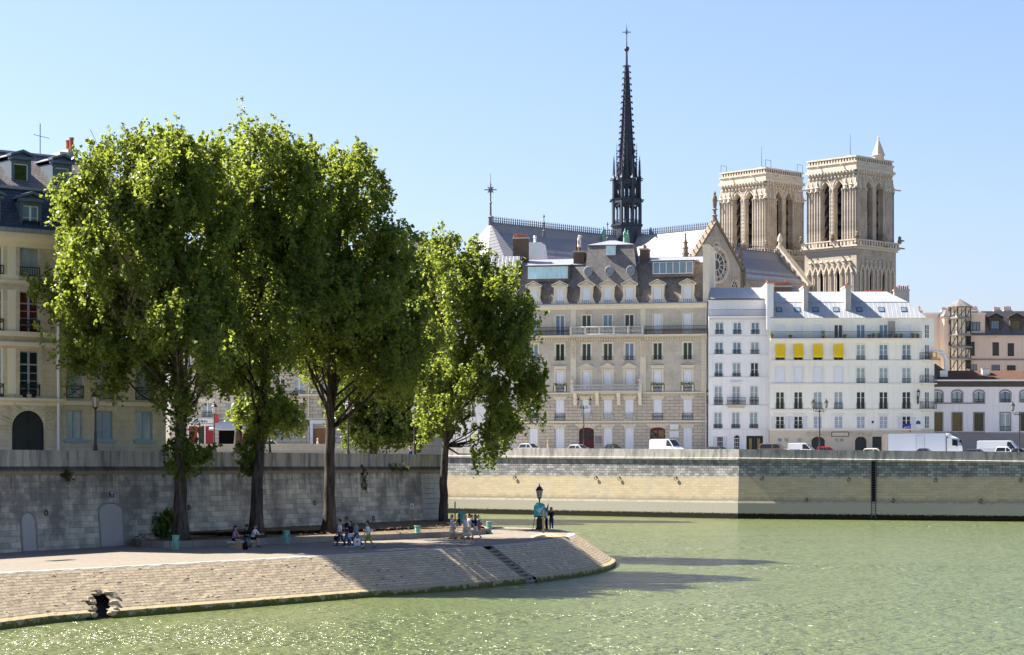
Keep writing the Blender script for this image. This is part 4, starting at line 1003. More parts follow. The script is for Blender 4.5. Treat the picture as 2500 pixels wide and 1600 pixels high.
for X in (1902.5,1947.5,1992,2042,2098.6,2152.6,2207.6):
    zc = B.z(760.5); yy = -.35+(zc-zt)/(z1-zt)*(y1+.35); k_ = (y1+.35)/(z1-zt)
    u = B.u(X,yy); a, b = u-.48, u+.48; h = .78
    mb = MB(); mb.hexa([(a,yy-.1,zc),(b,yy-.1,zc),(b,yy+.05,zc),(a,yy+.05,zc)],[(a,yy-.1+h*k_,zc+h),(b,yy-.1+h*k_,zc+h),(b,yy+.05+h*k_,zc+h),(a,yy+.05+h*k_,zc+h)]); o = B.part('skylight', mb, M['brown_frame'])
    mb = MB(); mb.quad((a+.1,yy-.115+.1*k_,zc+.1),(b-.1,yy-.115+.1*k_,zc+.1),(b-.1,yy-.115+(h-.1)*k_,zc+h-.1),(a+.1,yy-.115+(h-.1)*k_,zc+h-.1)); mb.build('pane', M['glass_blue'], o)
for Xa, Xb, Y, n in ((1962,1973,698,3),(2064,2078,698,3)):
    B.chimney(B.u(Xa,1),B.u(Xb,1),1.0,7.0,zt+.6,B.z(Y,None,1),'chimney_render',n)
    
a, b = B.u(1872), B.u(1888); mb = MB(); mb.box(a,b,-.2,12,zt-1.8,B.z(693)); B.part('party_wall', mb, M['white_trim']); mb = MB(); mb.box(a-.06,b+.06,-.26,12.1,B.z(693)+.002,B.z(693)+.15); B.part('party_wall_cap', mb, M['chimney_render'])
c = B.chimney(B.u(1876),B.u(1886),3,8,B.z(693)+.15,B.z(687),'chimney_render',4)
B.chimney(B.u(2183,8),B.u(2220,8),8,9,z1-1,B.z(707,None,8),'chimney_render',7)
B.chimney(B.u(1890,14),B.u(1932,14),14,14.8,z1-6,B.z(697,None,14),'brick',10)
B.chimney(B.u(2110,12),B.u(2165,12),12,12.8,z1-3,B.z(716,None,12),'brick',12)
mb = MB(); mb.hexa([(B.u(1888,12.2),12.2,z1-4),(B.u(1960,12.2),12.2,z1-4),(B.u(1960,12.2),19,z1-4),(B.u(1888,12.2),19,z1-4)],[(B.u(1888,12.2),15,B.z(699,None,15)),(B.u(1950,12.2),15,B.z(699,None,15)),(B.u(1950,12.2),16,B.z(699,None,15)),(B.u(1888,12.2),16,B.z(699,None,15))]); B.part('rear_roof', mb, M['lead'])
# chamfered corner wing on the right
ux = B.u1; q = .86; dx, dyy = 2.3, 1.5
def ch(z0, z1, mat):
    mb = MB(); mb.hexa([(ux-.002,0.001,z0),(ux+dx,dyy,z0),(ux+dx,12,z0),(ux-.002,12,z0)],[(ux-.002,0.001,z1),(ux+dx,dyy,z1),(ux+dx,12,z1),(ux-.002,12,z1)]); B.part('corner_wall', mb, mat)
ch(0, zst, M['beige_base']); ch(zst, zt, M['cream_render'])
ca = math.atan2(dyy, dx)
for Yb, Yt, rr in ((826.5,793,0),(879,841.7,1),(935.5,898,1),(999,957,1),(1047,1016,0)):
    z = B.z(Yb); h = B.z(Yt)-z; cu, cy = ux+dx*.42, dyy*.42
    o = link('window', frame_mesh(.9, h, 'white_paint', 'french', 3), B.r, (cu+.03,cy-.05,z), ca); link('pane', pane_mesh(.9, h, 'glass_dark'), o, (0,.02,0))
    if rr:
        mb = MB(); mb.box(-1.5,1.5,-.75,.1,-.16,0); mb.box(-1.2,1.2,-.45,.1,-.4,-.162); sl_ = mb.build('balcony_slab', M['cream_trim'], B.r, (cu,cy,z)); sl_.rotation_euler.z = ca
        link('railing', rail_mesh(2.9, 1.15, 'bars', 'iron_grey'), sl_, (0,-.7,.0)); 
        for e in (-1.43,1.43): link('railing', rail_mesh(.7, 1.15, 'bars', 'iron_grey'), sl_, (e,-.36,.0), R(90))
        if Yb == 879:
            mb = MB(); mb.box(.35,1.45,-.80,-.76,.05,1.25); pn = mb.build('balcony_panel', plain('orange_panel', (.55,.28,.03), .7, .1), sl_); mb = MB(); mb.box(.65,1.1,-.82,-.802,.5,1.15); mb.build('notice', M['white_paint'], pn)
CB = B
# street plates, banner
mb = MB(); u = B.u(2242); z = B.z(1032); mb.box(u-.35,u+.35,-.05,-.002,z-.28,z+.12); mb.prism([(u-.3,z+.122),(u+.3,z+.122),(u+.15,z+.3),(u-.15,z+.3)],-.05,-.002,'y'); B.part('street_sign', mb, plain('blue_enamel', (.02,.06,.3), .3, .1))
mb = MB(); u = B.u(2130.5); z = B.z(1031); mb.box(u-.16,u+.16,-.05,-.002,z-.2,z+.2); B.part('street_sign', mb, plain('dark_blue_enamel', (.015,.03,.13), .3, .1))
mb = MB(); u = B.u(2214); z = B.z(1047); mb.box(u-.6,u+.6,-.12,-.09,z,z+.75); bn = B.part('window_banner', mb, plain('navy_cloth', (.03,.05,.25), .8, .1)); mb = MB()
for k in range(5): mb.box(u-.48+k*.2,u-.36+k*.2,-.135,-.122,z+.1+k*.03,z+.25+k*.03)
mb.build('banner_lettering', M['white_paint'], bn)
mb = MB(); mb.prism([(u-.1,z-.002),(u+.6,z-.002),(u+.6,z-.6)],-.12,-.09,'y'); mb.build('red_pennant', plain('red_cloth', (.55,.06,.03), .8, .1), bn)

# ================================================================ pale mauve house with brown tiled roof (right)
B = Bld('stone_house', 'low pale mauve house with arched upper windows and brown tiled roof', 'house', 2262, 2560, 344, 0, 8.0, xref=2380)
cols = [(2289,1),(2337,1),(2390,1),(2454.5,1.35),(2503,1)]
for X, s_ in cols:
    u = B.u(X); z = B.z(983); h = B.z(956)-z; B.win(u, z, 1.45, h, 'french', 'glass_curtain', 'brown_frame', 1, rail='bars', rh=.5)
    mb = MB(); mb.ring((u,-.02,z+h-.32), .86, .13, 'y', 10, 6, a0=.15, a1=math.pi-.15, rz=.52); mb.box(u-.98,u-.74,-.08,.02,z,z+h-.15); mb.box(u+.74,u+.98,-.08,.02,z,z+h-.15); B.part('surround', mb, M['grey_base'])
    mb = MB(); mb.prism([(u-.72,z+h),(u-.72,z+h-.35),(u-.4,z+h-.1),(u,z+h-.02),(u+.4,z+h-.1),(u+.72,z+h-.35),(u+.72,z+h)],-.01,.12,'y'); B.part('window_arch', mb, M['mauve_render'])
    z = B.z(1053); h = B.z(1009)-z
    if X == 2454.5: B.win(u, z, 1.5, h, 'french', 'glass_curtain', 'white_paint', 1, rail='bars', rh=.75)
    else: B.win(u, z, 1.45, h, 'wide', 'glass_gold' if X < 2350 else 'glass_green', 'brown_frame', 1)
    B.surround(u, z, 1.45, h, 'grey_base', .2, .06)
zb0 = B.z(1056); ze = B.z(931)
B.wall(0, zb0, M['grey_base']); B.wall(zb0, ze, M['mauve_render'])
B.band('string_course', B.z(985)-.1, B.z(985)+.1, .16, M['grey_base'], B.u(2275), B.u(2405)); B.band('string_course', zb0-.1, zb0+.1, .18, M['grey_base'], B.u(2275), B.u(2405))
B.band('frieze', ze-.9, ze+.002, .06, M['timber'])
mb = MB(); mb.box(B.u0,B.u1,-.7,.2,ze+.004,ze+.22); B.part('gutter', mb, M['white_trim'])
yr = 4.2; zr = B.z(905,None,yr)
mb = MB(); mb.hexa([(B.u0,-.5,ze+.224),(B.u1,-.5,ze+.224),(B.u1,9,ze+.224),(B.u0,9,ze+.224)],[(B.u(2318,yr),yr,zr),(B.u1,yr,zr),(B.u1,yr+.3,zr),(B.u(2318,yr),yr+.3,zr)]); B.part('tiled_roof', mb, M['tile'])
mb = MB(); a, b = B.u(2399,2), B.u(2416,2); mb.box(a,b,2,3,ze+.5,B.z(902,None,2)); c = B.part('chimney', mb, M['white_trim']); mb = MB(); mb.box(a-.1,b+.1,1.9,3.1,B.z(902,None,2)+.002,B.z(900,None,2)); mb.build('chimney_cap', M['chimney_render'], c)
mb = MB(); mb.box(B.u(2295,1),B.u(2314,1),1,2,ze+.2,B.z(905,None,1)); B.part('chimney', mb, M['white_trim'])
mb = MB(); mb.tube([(B.u(2310,1.6),1.6,B.z(905,None,1)),(B.u(2310,1.6),1.6,B.z(878,None,1)),(B.u(2300,1.6),1.6,B.z(860,None,1)),(B.u(2278,1.6),1.6,B.z(858,None,1))], .32, 8); B.part('duct_pipe', mb, M['white_paint'])
mb = MB(); u = B.u(2284,1.2); mb.prism([(u-1.6,ze+.23),(u+1.5,ze+.23),(u+1.5,B.z(905,None,1)),(u,B.z(888,None,1)),(u-1.6,B.z(905,None,1))],1.2,4,'y'); d_ = B.part('gabled_dormer', mb, M['timber'])
B.win(u, ze+.5, 1.6, B.z(902,None,1)-ze-.5, 'grid', 'glass_blue', 'brown_frame', 3, y=1.05, hole=False, parent=d_)

# ================================================================ pink house with timber-framed stair tower
B = Bld('town_house', 'tall pink house with half-timbered stair tower and dark slate attic', 'house', 2248, 2570, 360, 0, 8.0, xref=2400)
for X, wv, Yb, Yt in ((2368,1.5,869,835),(2431,1.05,869,836),(2468,1.05,870,838),(2374,1.5,905,890),(2431,1.35,905,891),(2469,1.4,905,892)):
    z = B.z(Yb); B.win(B.u(X), z, wv*1.05, B.z(Yt)-z, 'grid', 'glass_dark', 'brown_frame', 3, sill='pink_render')
u = B.u(2380,.0); z = B.z(808.5); B.win(u, z, 1.85, B.z(786)-z, 'wide', 'glass_blue', 'brown_frame', 3)
B.wall(0, B.z(818), M['pink_render']); B.wall(B.z(818), B.z(768), M['pink_render'], B.u0, B.u(2405))
B.band('string_course', B.z(880), B.z(876.5), .12, M['grey_base'])
B.band('gutter', B.z(819), B.z(814), .35, M['iron_grey'], B.u(2365), B.u1)
mb = MB(); mb.hexa([(B.u(2402),0.02,B.z(814)),(B.u1,0.02,B.z(814)),(B.u1,11,B.z(814)),(B.u(2402),11,B.z(814))],[(B.u(2402),2.0,B.z(760,None,2)),(B.u1,2.0,B.z(760,None,2)),(B.u1,9,B.z(760,None,2)),(B.u(2402),9,B.z(760,None,2))]); B.part('mansard_roof', mb, M['slate'])
mb = MB(); mb.box(B.u0-.3,B.u(2405)+.1,-.25,11,B.z(768)+.003,B.z(764)); B.part('cornice', mb, M['white_trim'])
for X in (2431,2482):
    dormer(B, B.u(X), B.z(809), 1.35, B.z(783)-B.z(809), .25, 'tile', 'timber', 'glass_blue' if X < 2450 else 'glass_gold', True, frame='brown_frame', style='grid', nt=3, depth=2)
for X0, X1, n in ((2300,2315,5),(2370,2388,7),(2428,2444,5),(2452,2470,6),(2240,2252,4)): B.chimney(B.u(X0,5),B.u(X1,5),5,6,B.z(770,None,5),B.z(757,None,5),'brick',n)
# octagonal timbered stair tower
u = B.u(2341); r_ = B.u(2367)-u; zt = B.z(753); cy = -r_*.35
tw_m = plain('tower_plaster', (.70,.60,.44), .85, .08)
mb = MB(); mb.lathe([(r_,0),(r_,zt)], (u,cy,0), 8, ph=math.pi/8); tw = B.part('stair_tower', mb, tw_m)
mb = MB()
vx = [(u+(r_+.02)*math.cos(math.pi/8+k*math.pi/4), cy+(r_+.02)*math.sin(math.pi/8+k*math.pi/4)) for k in range(8)]
lev = [B.z(y) for y in (905,878,849,820,779,756)]
for k in range(8):
    a = vx[k]; b = vx[(k+1)%8]; mb.bar((*a,0),(*a,zt),.17)
    for i in range(len(lev)-1):
        z0, z1 = lev[i], lev[i+1]
        for t in (.5,): p = (a[0]+(b[0]-a[0])*t, a[1]+(b[1]-a[1])*t); mb.bar((*p,z0),(*p,z1),.09)
        mb.bar((*a,z0),(*b,z1),.09); 
        pass
mb.build('timber_framing', M['timber'], tw)
for z in lev[1:-1]:
    mb = MB(); mb.lathe([(r_+.12,z-.18),(r_+.28,z-.1),(r_+.28,z+.12),(r_+.1,z+.2)], (u,cy,0), 8, ph=math.pi/8); mb.build('tower_ledge', M['grey_base'], tw)
for z in (lev[0]+.2,lev[1]+1.6,lev[2]+.4,lev[3]+.6):
    a = vx[6]; b = vx[7]
    k = 7-.0; mb = MB(); c_ = math.pi/8+6.5*math.pi/4+math.pi/4*0
    p = Vector(((vx[6][0]+vx[7][0])/2,(vx[6][1]+vx[7][1])/2,z)); p0 = Vector((vx[6][0],vx[6][1],z)); dv = Vector((vx[7][0]-vx[6][0],vx[7][1]-vx[6][1],0)); n_ = Vector((dv.y,-dv.x,0)).normalized()*.1
    mb.hexa([p0+dv*.1+n_,p0+dv*.9+n_,p0+dv*.9-n_,p0+dv*.1-n_],[p0+dv*.1+n_+Vector((0,0,1.7)),p0+dv*.9+n_+Vector((0,0,1.7)),p0+dv*.9-n_+Vector((0,0,1.7)),p0+dv*.1-n_+Vector((0,0,1.7))]); mb.build('tower_window', M['glass_dark'], tw)
mb = MB(); mb.lathe([(r_+.5,zt),(r_+.52,zt+.15),(.05,B.z(731))], (u,cy,0), 8, ph=math.pi/8); mb.build('tower_roof', M['slate_brown'], tw)
u = B.u(2310); r_ = 1.15; zt = B.z(774); mb = MB(); mb.lathe([(r_*.75,0),(r_*.85,B.z(880)),(r_,B.z(830)),(r_,zt)], (u,-.2,0), 6); t2 = B.part('corner_turret', mb, M['pink_render']); mb = MB(); mb.lathe([(r_+.25,zt),(.4,B.z(760)),(.05,B.z(757))], (u,-.2,0), 6); mb.build('turret_roof', M['slate_brown'], t2)
for Y in (788,841): mb = MB(); mb.ring((u+.5,-1.18,B.z(Y)), .3, .1, 'y', 12, 6); mb.lathe([(.0,0),(.3,.01)], (0,0,0), 3) if False else None; mb.build('round_window', M['brown_frame'], t2)
# ================================================================ ochre town house on the island (left)
B = Bld('town_house', 'ochre stone town house with blue-grey windows, arched gateway and blue slate mansard', 'house', -170, 405, 139, 40, 6.9, xref=0)
cX = [(-16,46),(72,47),(182,40),(255,42),(352,42)]
zg = B.z(1100,100)
gl2 = ['glass_dark','glass_curtain','glass_dark']
for i, (X, wp) in enumerate(cX):
    u = B.u(X); w = B.u(X+wp/2)-B.u(X-wp/2)
    for r, (Yt, Yb, st, g) in enumerate(((607,675,'french','glass_curtain'),(713,814,'tall','glass_red'),(858,971,'tall','glass_dark'))):
        if i >= 3 and r == 0: pass
        z = B.z(Yb,72); h = B.z(Yt,72)-z
        gg = ['glass_curtain' if (i+r)%2 else 'glass_dark','glass_red' if i < 3 else 'glass_dark','glass_dark' if i in (1,3) else 'glass_curtain'][r]
        B.win(u, z, w, h, st, gg, 'blue_frame', 4 if r else 2, rail='cross' if r else 'bars', rh=.85 if r else .6)
        B.part('window_jamb', MB().box(u-w/2-.3,u-w/2-.002,-.03,.02,z,z+h+.3), M['ochre_stone']); B.part('window_jamb', MB().box(u+w/2+.002,u+w/2+.3,-.03,.02,z,z+h+.3), M['ochre_stone'])
    if i >= 2:
        z = B.z(1073,250); h = B.z(1003,250)-z; B.win(u, z, w, h, 'french', 'glass_curtain' if i != 3 else 'glass_blue', 'blue_frame', 3)
        mb = MB(); mb.box(u-w/2-.15,u+w/2+.15,-.14,.05,z-.22,z-.01); B.part('sill', mb, M['blue_frame'])
ug = B.u(70); wg = B.u(110)-B.u(29); zt = B.z(1003,70)
B.door(ug, .02, wg, zt, 'black_door', wg/2*.95, M['ochre_trim'], panes=False, name='gate_door')
mb = MB()
for k in range(11):
    a = math.pi*k/10; zc = zt-wg/2*.95
    mb.bar((ug+math.cos(a)*(wg/2+.1),-.04,zc+math.sin(a)*(wg/2+.05)),(ug+math.cos(a)*(wg/2+1.0),-.04,zc+math.sin(a)*(wg/2+1.0)),.30,.12)
B.part('voussoir_stones', mb, M['ochre_stone'])
mb = MB(); mb.box(ug-.35,ug+.35,-.08,0,B.z(1000,72),B.z(993,72)); npl = B.part('number_plate', mb, M['white_trim'])
ze = B.z(598,72); B.wall(0, B.z(573,72)+.28, M['ochre_stone'], depth=13)
# rendered panels on the left bays
mb = MB(); a, b = B.u(2), B.u(45)
for Yt, Yb in ((602,690),(708,815),(850,962)): mb.box(a,b,-.025,.02,B.z(Yb,30),B.z(Yt,30))
a, b = B.u(-120), B.u(-45)
for Yt, Yb in ((602,690),(708,815),(850,962)): mb.box(a,b,-.025,.02,B.z(Yb,30),B.z(Yt,30))
B.part('rendered_panel', mb, M['ochre_render'])
for Y, o_, t_ in ((690,.12,.1),(817,.2,.16),(842,.3,.14)): z = B.z(Y,72); B.band('string_course', z-t_, z+t_, o_, M['ochre_trim'])
z = B.z(981,72); B.cornice(z-.25, z+.22, .5, M['ochre_trim'], B.u0, B.u(152)); z = B.z(985,250); B.band('string_course', z-.15, z+.12, .2, M['ochre_trim'], B.u(152)+.01)
zc = B.z(573,72); B.cornice(ze-.2, zc, .7, M['ochre_trim'])
mb = MB(); mb.box(B.u0,B.u1+.2,-.85,.1,zc+.003,zc+.28); B.part('gutter', mb, M['zinc'])
mb = MB(); u = B.u(139); mb.tube([(u,-.2,0.1),(u,-.2,zc-.5)], .11, 8); B.part('downpipe', mb, M['white_trim'])
y1 = 1.5; z1 = B.z(462,72,y1); y2 = 5.5; z2 = B.z(379,72,y2)
mb = MB(); mb.hexa([(B.u0,-.25,zc+.284),(B.u1,-.25,zc+.284),(B.u1,13,zc+.284),(B.u0,13,zc+.284)],[(B.u0,y1,z1),(B.u1-1,y1,z1),(B.u1-1,11,z1),(B.u0,11,z1)]); B.part('mansard_roof', mb, M['slate_blue'])
mb = MB(); mb.hexa([(B.u0,y1-.1,z1+.004),(B.u1-.9,y1-.1,z1+.004),(B.u1-.9,11.1,z1+.004),(B.u0,11.1,z1+.004)],[(B.u0,y2,z2),(B.u1-2,y2,z2),(B.u1-2,7,z2),(B.u0,7,z2)]); B.part('upper_roof', mb, M['slate'])
mb = MB(); mb.box(B.u0,B.u1-.85,y1-.2,y1,z1-.1,z1+.1); mb.box(B.u0,B.u1-1.95,y2-.15,7.1,z2+.003,z2+.14); B.part('zinc_flashing', mb, M['zinc'])
for X in (-26,74,174):
    u = B.u(X,.1); w = B.u(92,.1)-B.u(53,.1); z = B.z(561,74,.1); dormer(B, u, z, w, B.z(503,74,.1)-z, -.0, 'zinc', 'slate_paint', 'glass_dark', True, frame='white_paint', rail='bars', depth=2.2, ph=.3, tw=.18, ov=.08)
for X in (-48,52,152):
    yy = y1+.7; u = B.u(X,yy); w = B.u(69,yy)-B.u(33,yy); z = B.z(447,52,yy); dormer(B, u, z, w, B.z(400,52,yy)-z, yy, 'zinc', 'slate_paint', 'glass_green', True, frame='white_paint', style='wide', nt=1, depth=3.2, ph=.3, tw=.18, ov=.08)
B.chimney(B.u(148,6),B.u(167,6),6,7,z2-1,B.z(372,158,6),'chimney_render',0)
B.chimney(B.u(168,6),B.u(190,6),6,7,z2-1,B.z(365,175,6),'chimney_render',2,ph=.7)
mb = MB(); u = B.u(98,6); mb.tube([(u,6,z2),(u,6,z2+2.3)], .03, 6); mb.bar((u-.5,6,z2+1.5),(u+.7,6,z2+1.35),.03); B.part('roof_antenna', mb, M['iron_grey'])

# ================================================================ street row glimpsed behind the poplars
def rowhouse(label, X0, X1, d, zb, top, colsX, mats, doors=(), ang=0, shop=False, rows=((1018,983),(965,925),(905,865),(850,812),(800,765))):
    B = Bld('apartment_building', label, 'building', X0, X1, d, ang, zb, xref=X0)
    for X in colsX:
        u = B.u(X)
        for k, (Yb, Yt) in enumerate(rows):
            z = B.z(Yb); h = B.z(Yt)-z; B.win(u, z, 1.35, h, 'french', random.choice(['glass_dark','glass_blue','glass_curtain']), nt=2, rail='bars', rh=.6)
            if k == 0: B.voussoir(u, z+h, 1.4, .5, mats[1], 5)
        if not shop and X not in doors and X < 1020: z = B.z(1074); B.win(u, z, 1.3, B.z(1037)-z, 'french', 'glass_curtain', nt=2, shut='slat', smat='grey_shutter')
    zt = B.z(top)
    B.shopz = B.z(1030); return B, zt
B, zt = rowhouse('beige stone house with a red restaurant front and a pale awning behind the poplars', 415, 640, 288, 8.6, 700, (450,506,566,616), ('haus_rust','haus_trim'), shop=True)
zs_ = B.z(1027)
u0, u1 = B.u(458), B.u(524); B.ops.append((u0,u1,.02,B.z(1035))); a1, b1 = B.u(534), B.u(608); B.ops.append((a1,b1,.02,B.z(1030)))
B.wall(0, zt, M['haus_rust']); B.cornice(zt-.5, zt, .5, M['haus_trim']); B.band('string_course', B.z(1024), B.z(1020), .2, M['haus_trim'])
mb = MB(); mb.hexa([(B.u0,0,zt+.003),(B.u1,0,zt+.003),(B.u1,11,zt+.003),(B.u0,11,zt+.003)],[(B.u0,2,zt+3),(B.u1,2,zt+3),(B.u1,9,zt+3),(B.u0,9,zt+3)]); B.part('mansard_roof', mb, M['slate'])
mb = MB(); z1 = B.z(1035); mb.box(u0,u1,.1,.2,.02,z1); sf = B.part('shop_front', mb, plain('red_shop_paint', (.28,.015,.03), .45, .15, 1))
mb = MB(); t = (u1-u0)
for k in (.0,.36,.62,.96): mb.box(u0+t*k,u0+t*k+.14,.03,.1,.02,z1-.3)
mb.box(u0,u1,.0,.1,z1-.3,z1); mb.build('shop_pilaster', M['white_trim'], sf)
mb = MB(); mb.box(u0+t*.42,u0+t*.6,.06,.1,.02,z1-.6); mb.build('shop_door', M['glass_dark'], sf)
mb = MB(); mb.box(u0-.2,u1,-.32,-.002,B.z(1034),B.z(1023)); sg = B.part('shop_sign', mb, M['white_paint'])
def text(parent, body, size, loc, mat, rot=(R(90),0,0), name='lettering'):
    c = bpy.data.curves.new(name, 'FONT'); c.body = body; c.size = size; c.align_x = 'CENTER'; c.align_y = 'CENTER'; c.extrude = .012; c.resolution_u = 2
    o = bpy.data.objects.new(name, c); COL.objects.link(o)
    dg = bpy.context.evaluated_depsgraph_get(); me = bpy.data.meshes.new_from_object(o.evaluated_get(dg)); bpy.data.objects.remove(o)
    me.materials.clear(); me.materials.append(mat); q = link(name, me, parent, loc); q.rotation_euler = rot; return q
ink = plain('sign_ink', (.03,.03,.04), .6, .1)
text(sg, 'Plateau', .62, ((u0+u1)/2,-.345,B.z(1028.5)), ink)
mb = MB(); mb.box(u0-.1,u1-.05,-.22,-.002,B.z(1039),B.z(1036)); B.part('sign_light', mb, M['white_paint'])
mb = MB(); zz = B.z(1027.5); mb.hexa([(a1-.9,-3.0,B.z(1047)),(b1+.3,-3.0,B.z(1047)),(b1+.3,-2.95,B.z(1047)+.03),(a1-.9,-2.95,B.z(1047)+.03)],[(a1,-.05,zz),(b1+.3,-.05,zz),(b1+.3,-.0,zz+.03),(a1,-.0,zz+.03)]); aw = B.part('awning', mb, plain('cream_awning', (.74,.70,.62), .85, .08))
mb = MB(); mb.box(a1-.9,b1+.3,-3.02,-2.98,B.z(1052),B.z(1047)-.02); mb.build('awning_valance', M['grey_shutter'], aw)
mb = MB(); mb.box(a1,b1,.15,.25,.02,B.z(1030)); B.part('shop_interior', mb, M['void'])
mb = MB(); u = B.u(531); mb.box(u-.25,u+.25,-.9,-.7,B.z(1034),B.z(1017)); mb.lathe([(.25,0),(.05,.35)], (u,-.8,B.z(1017)), 4); B.part('hanging_sign', mb, plain('red_sign', (.6,.05,.03), .5, .1))
mb = MB(); u = B.u(594); mb.box(u-.35,u+.35,-2.9,-2.8,B.z(1075),B.z(1050)); fb = B.part('advertising_flag', mb, plain('red_flag', (.45,.01,.06), .7, .1)); mb = MB()
for k in range(5): mb.bar((u-.1,-2.92,B.z(1074)+.25*k),(u+.3,-2.92,B.z(1074)+.3+.25*k),.07)
mb.build('flag_stripe', M['white_paint'], fb)
B, zt = rowhouse('beige rusticated house with tall windows and a brown wooden door behind the poplars', 640, 860, 288, 8.6, 690, (684,730,800,840), ('haus_rust','haus_trim'), doors=(800,840))
B.door(B.u(785), .02, 2.6, B.z(1046), 'brown_wood', .1, M['white_trim'], panes=False)
B.wall(0, zt, M['haus_rust']); B.band('string_course', B.z(1024), B.z(1021), .25, M['haus_trim']); B.band('string_course', B.z(967), B.z(963), .5, M['haus_trim']); B.cornice(zt-.5, zt, .5, M['haus_trim'])
mb = MB(); u = B.u(753); mb.tube([(u,-.15,.1),(u,-.15,zt-.5)], .09, 8); B.part('downpipe', mb, M['haus_trim'])
mb = MB(); a, b = B.u(757), B.u(812); mb.box(a,b,-.3,-.002,B.z(1035),B.z(1026)); mb.box(a,a+.4,-.3,-.002,.02,B.z(1035.1)); B.part('door_canopy', mb, M['white_paint'])
mb = MB(); mb.hexa([(B.u0,0,zt+.003),(B.u1,0,zt+.003),(B.u1,11,zt+.003),(B.u0,11,zt+.003)],[(B.u0,2,zt+3),(B.u1,2,zt+3),(B.u1,9,zt+3),(B.u0,9,zt+3)]); B.part('mansard_roof', mb, M['slate'])
B, zt = rowhouse('white-fronted house with brown shop windows half hidden by foliage', 860, 1080, 300, 8.6, 640, (890,935,985,1035), ('haus','haus_trim'), shop=True)
for X in (892,962): B.door(B.u(X), .02, 2.2, B.z(1050), 'brown_wood', .1, M['white_trim'], panes=False)
B.wall(0, zt, M['haus']); B.cornice(zt-.5, zt, .5, M['haus_trim']); B.band('shop_fascia', B.z(1036), B.z(1026), .3, M['white_paint'])
mb = MB(); mb.hexa([(B.u0,0,zt+.003),(B.u1,0,zt+.003),(B.u1,11,zt+.003),(B.u0,11,zt+.003)],[(B.u0,2,zt+3),(B.u1,2,zt+3),(B.u1,9,zt+3),(B.u0,9,zt+3)]); B.part('mansard_roof', mb, M['slate'])
B, zt = rowhouse('pale grey house with blue windows seen through the crown of the lone poplar', 1080, 1262, 357, 8.9, 690, (1105,1150,1195,1238), ('white_trim','white_trim'), shop=True, ang=-10)
B.wall(0, zt, M['white_trim']); B.cornice(zt-.5, zt, .5, M['white_trim'])
mb = MB(); mb.hexa([(B.u0,0,zt+.003),(B.u1,0,zt+.003),(B.u1,11,zt+.003),(B.u0,11,zt+.003)],[(B.u0,3,zt+4.5),(B.u1,3,zt+4.5),(B.u1,9,zt+4.5),(B.u0,9,zt+4.5)]); B.part('mansard_roof', mb, M['zinc'])
mb = MB(); a, b = B.u(1262,6), B.u(1312,6); mb.box(a,b,9,14,4,B.z(592,1290,9)); mb.hexa([(b,9,4),(b+5,9,4),(b+5,14,4),(b,14,4)],[(b,9,B.z(592,1290,9)),(b+.1,9,B.z(592,1290,9)),(b+.1,14,B.z(592,1290,9)),(b,14,B.z(592,1290,9))]); B.part('rear_gable', mb, M['white_trim'])
mb = MB(); u = B.u(1305,9); mb.lathe([(.22,B.z(592,1290,9)),(.2,B.z(580,1290,9)),(.35,B.z(579,1290,9)),(.2,B.z(575,1290,9))], (u,9.5,0), 8); B.part('chimney', mb, M['white_trim'])

# low pale wall across the island street
p0 = P(400,1090,240); p1 = P(1075,1090,240); mb = MB(); L_ = p1.x-p0.x
mb.box(0,L_,0,.5,-.2,1.15); mb.box(-.05,L_,-.08,.58,1.152,1.32)
lw = tag(mb.build('parapet_wall', stone('pale_parapet_stone', (.50,.44,.35), (.46,.40,.32), (.3,.26,.2), 2.2, .55, .015, False, (.22,.2,.17), .45, .5, .3), None, (p0.x,240,8.6)), 'low pale stone parapet crossing the street behind the poplars', 'wall')

# ================================================================ cathedral
CO = P(1530, 1140, 430); th = R(43.8)
K = thing('cathedral', 'gothic cathedral with two square bell towers and a dark needle spire rising over the roofs', 'cathedral', (CO.x,CO.y,0), th)
ce, se = math.cos(th), math.sin(th)
def zc(Y, d): return CH-(Y-HZ)/F*d
zR, zE = 52.9, 45.7
mb = MB()
def gable_roof(mb, x0, x1, hw, zr, ze, ax='x'):
    zk_, hk = zr-1.8, .95
    v = [(x0,-hw,ze),(x1,-hw,ze),(x1,hw,ze),(x0,hw,ze),(x0,-hk,zk_),(x1,-hk,zk_),(x1,hk,zk_),(x0,hk,zk_),(x0,0,zr),(x1,0,zr)]
    if ax == 'y': v = [(p[1],p[0],p[2]) for p in v]
    mb.add(v, [(0,1,5,4),(4,5,9,8),(2,3,7,6),(6,7,8,9),(0,4,8,7,3),(1,2,6,9,5),(0,3,2,1)])
gable_roof(mb, 3, 47.5, 7.4, zR, zE); mb.build('nave_roof', M['lead'], K)
mb = MB(); gable_roof(mb, -37, -3, 7.4, zR, zE)
n = 6; ap = [(-37-5.0*math.cos(-math.pi/2+math.pi*k/n), 7.4*math.sin(-math.pi/2+math.pi*k/n), zE) for k in range(n+1)]
mb.add(ap+[(-37,0,zR)], [(k,k+1,n+1) for k in range(n)]); mb.build('choir_roof', M['lead'], K)
mb = MB(); gable_roof(mb, -23, 23, 7.0, zR, zE, 'y'); mb.build('transept_roof', M['lead'], K)
mb = MB(); mb.box(-37,48,-7.2,7.2,8,zE-.01); mb.box(-6.8,6.8,-23.2,23.2,8,zE-.02); mb.box(-42,48,-17,17,8,30); mb.build('body_wall', M['cath'], K)
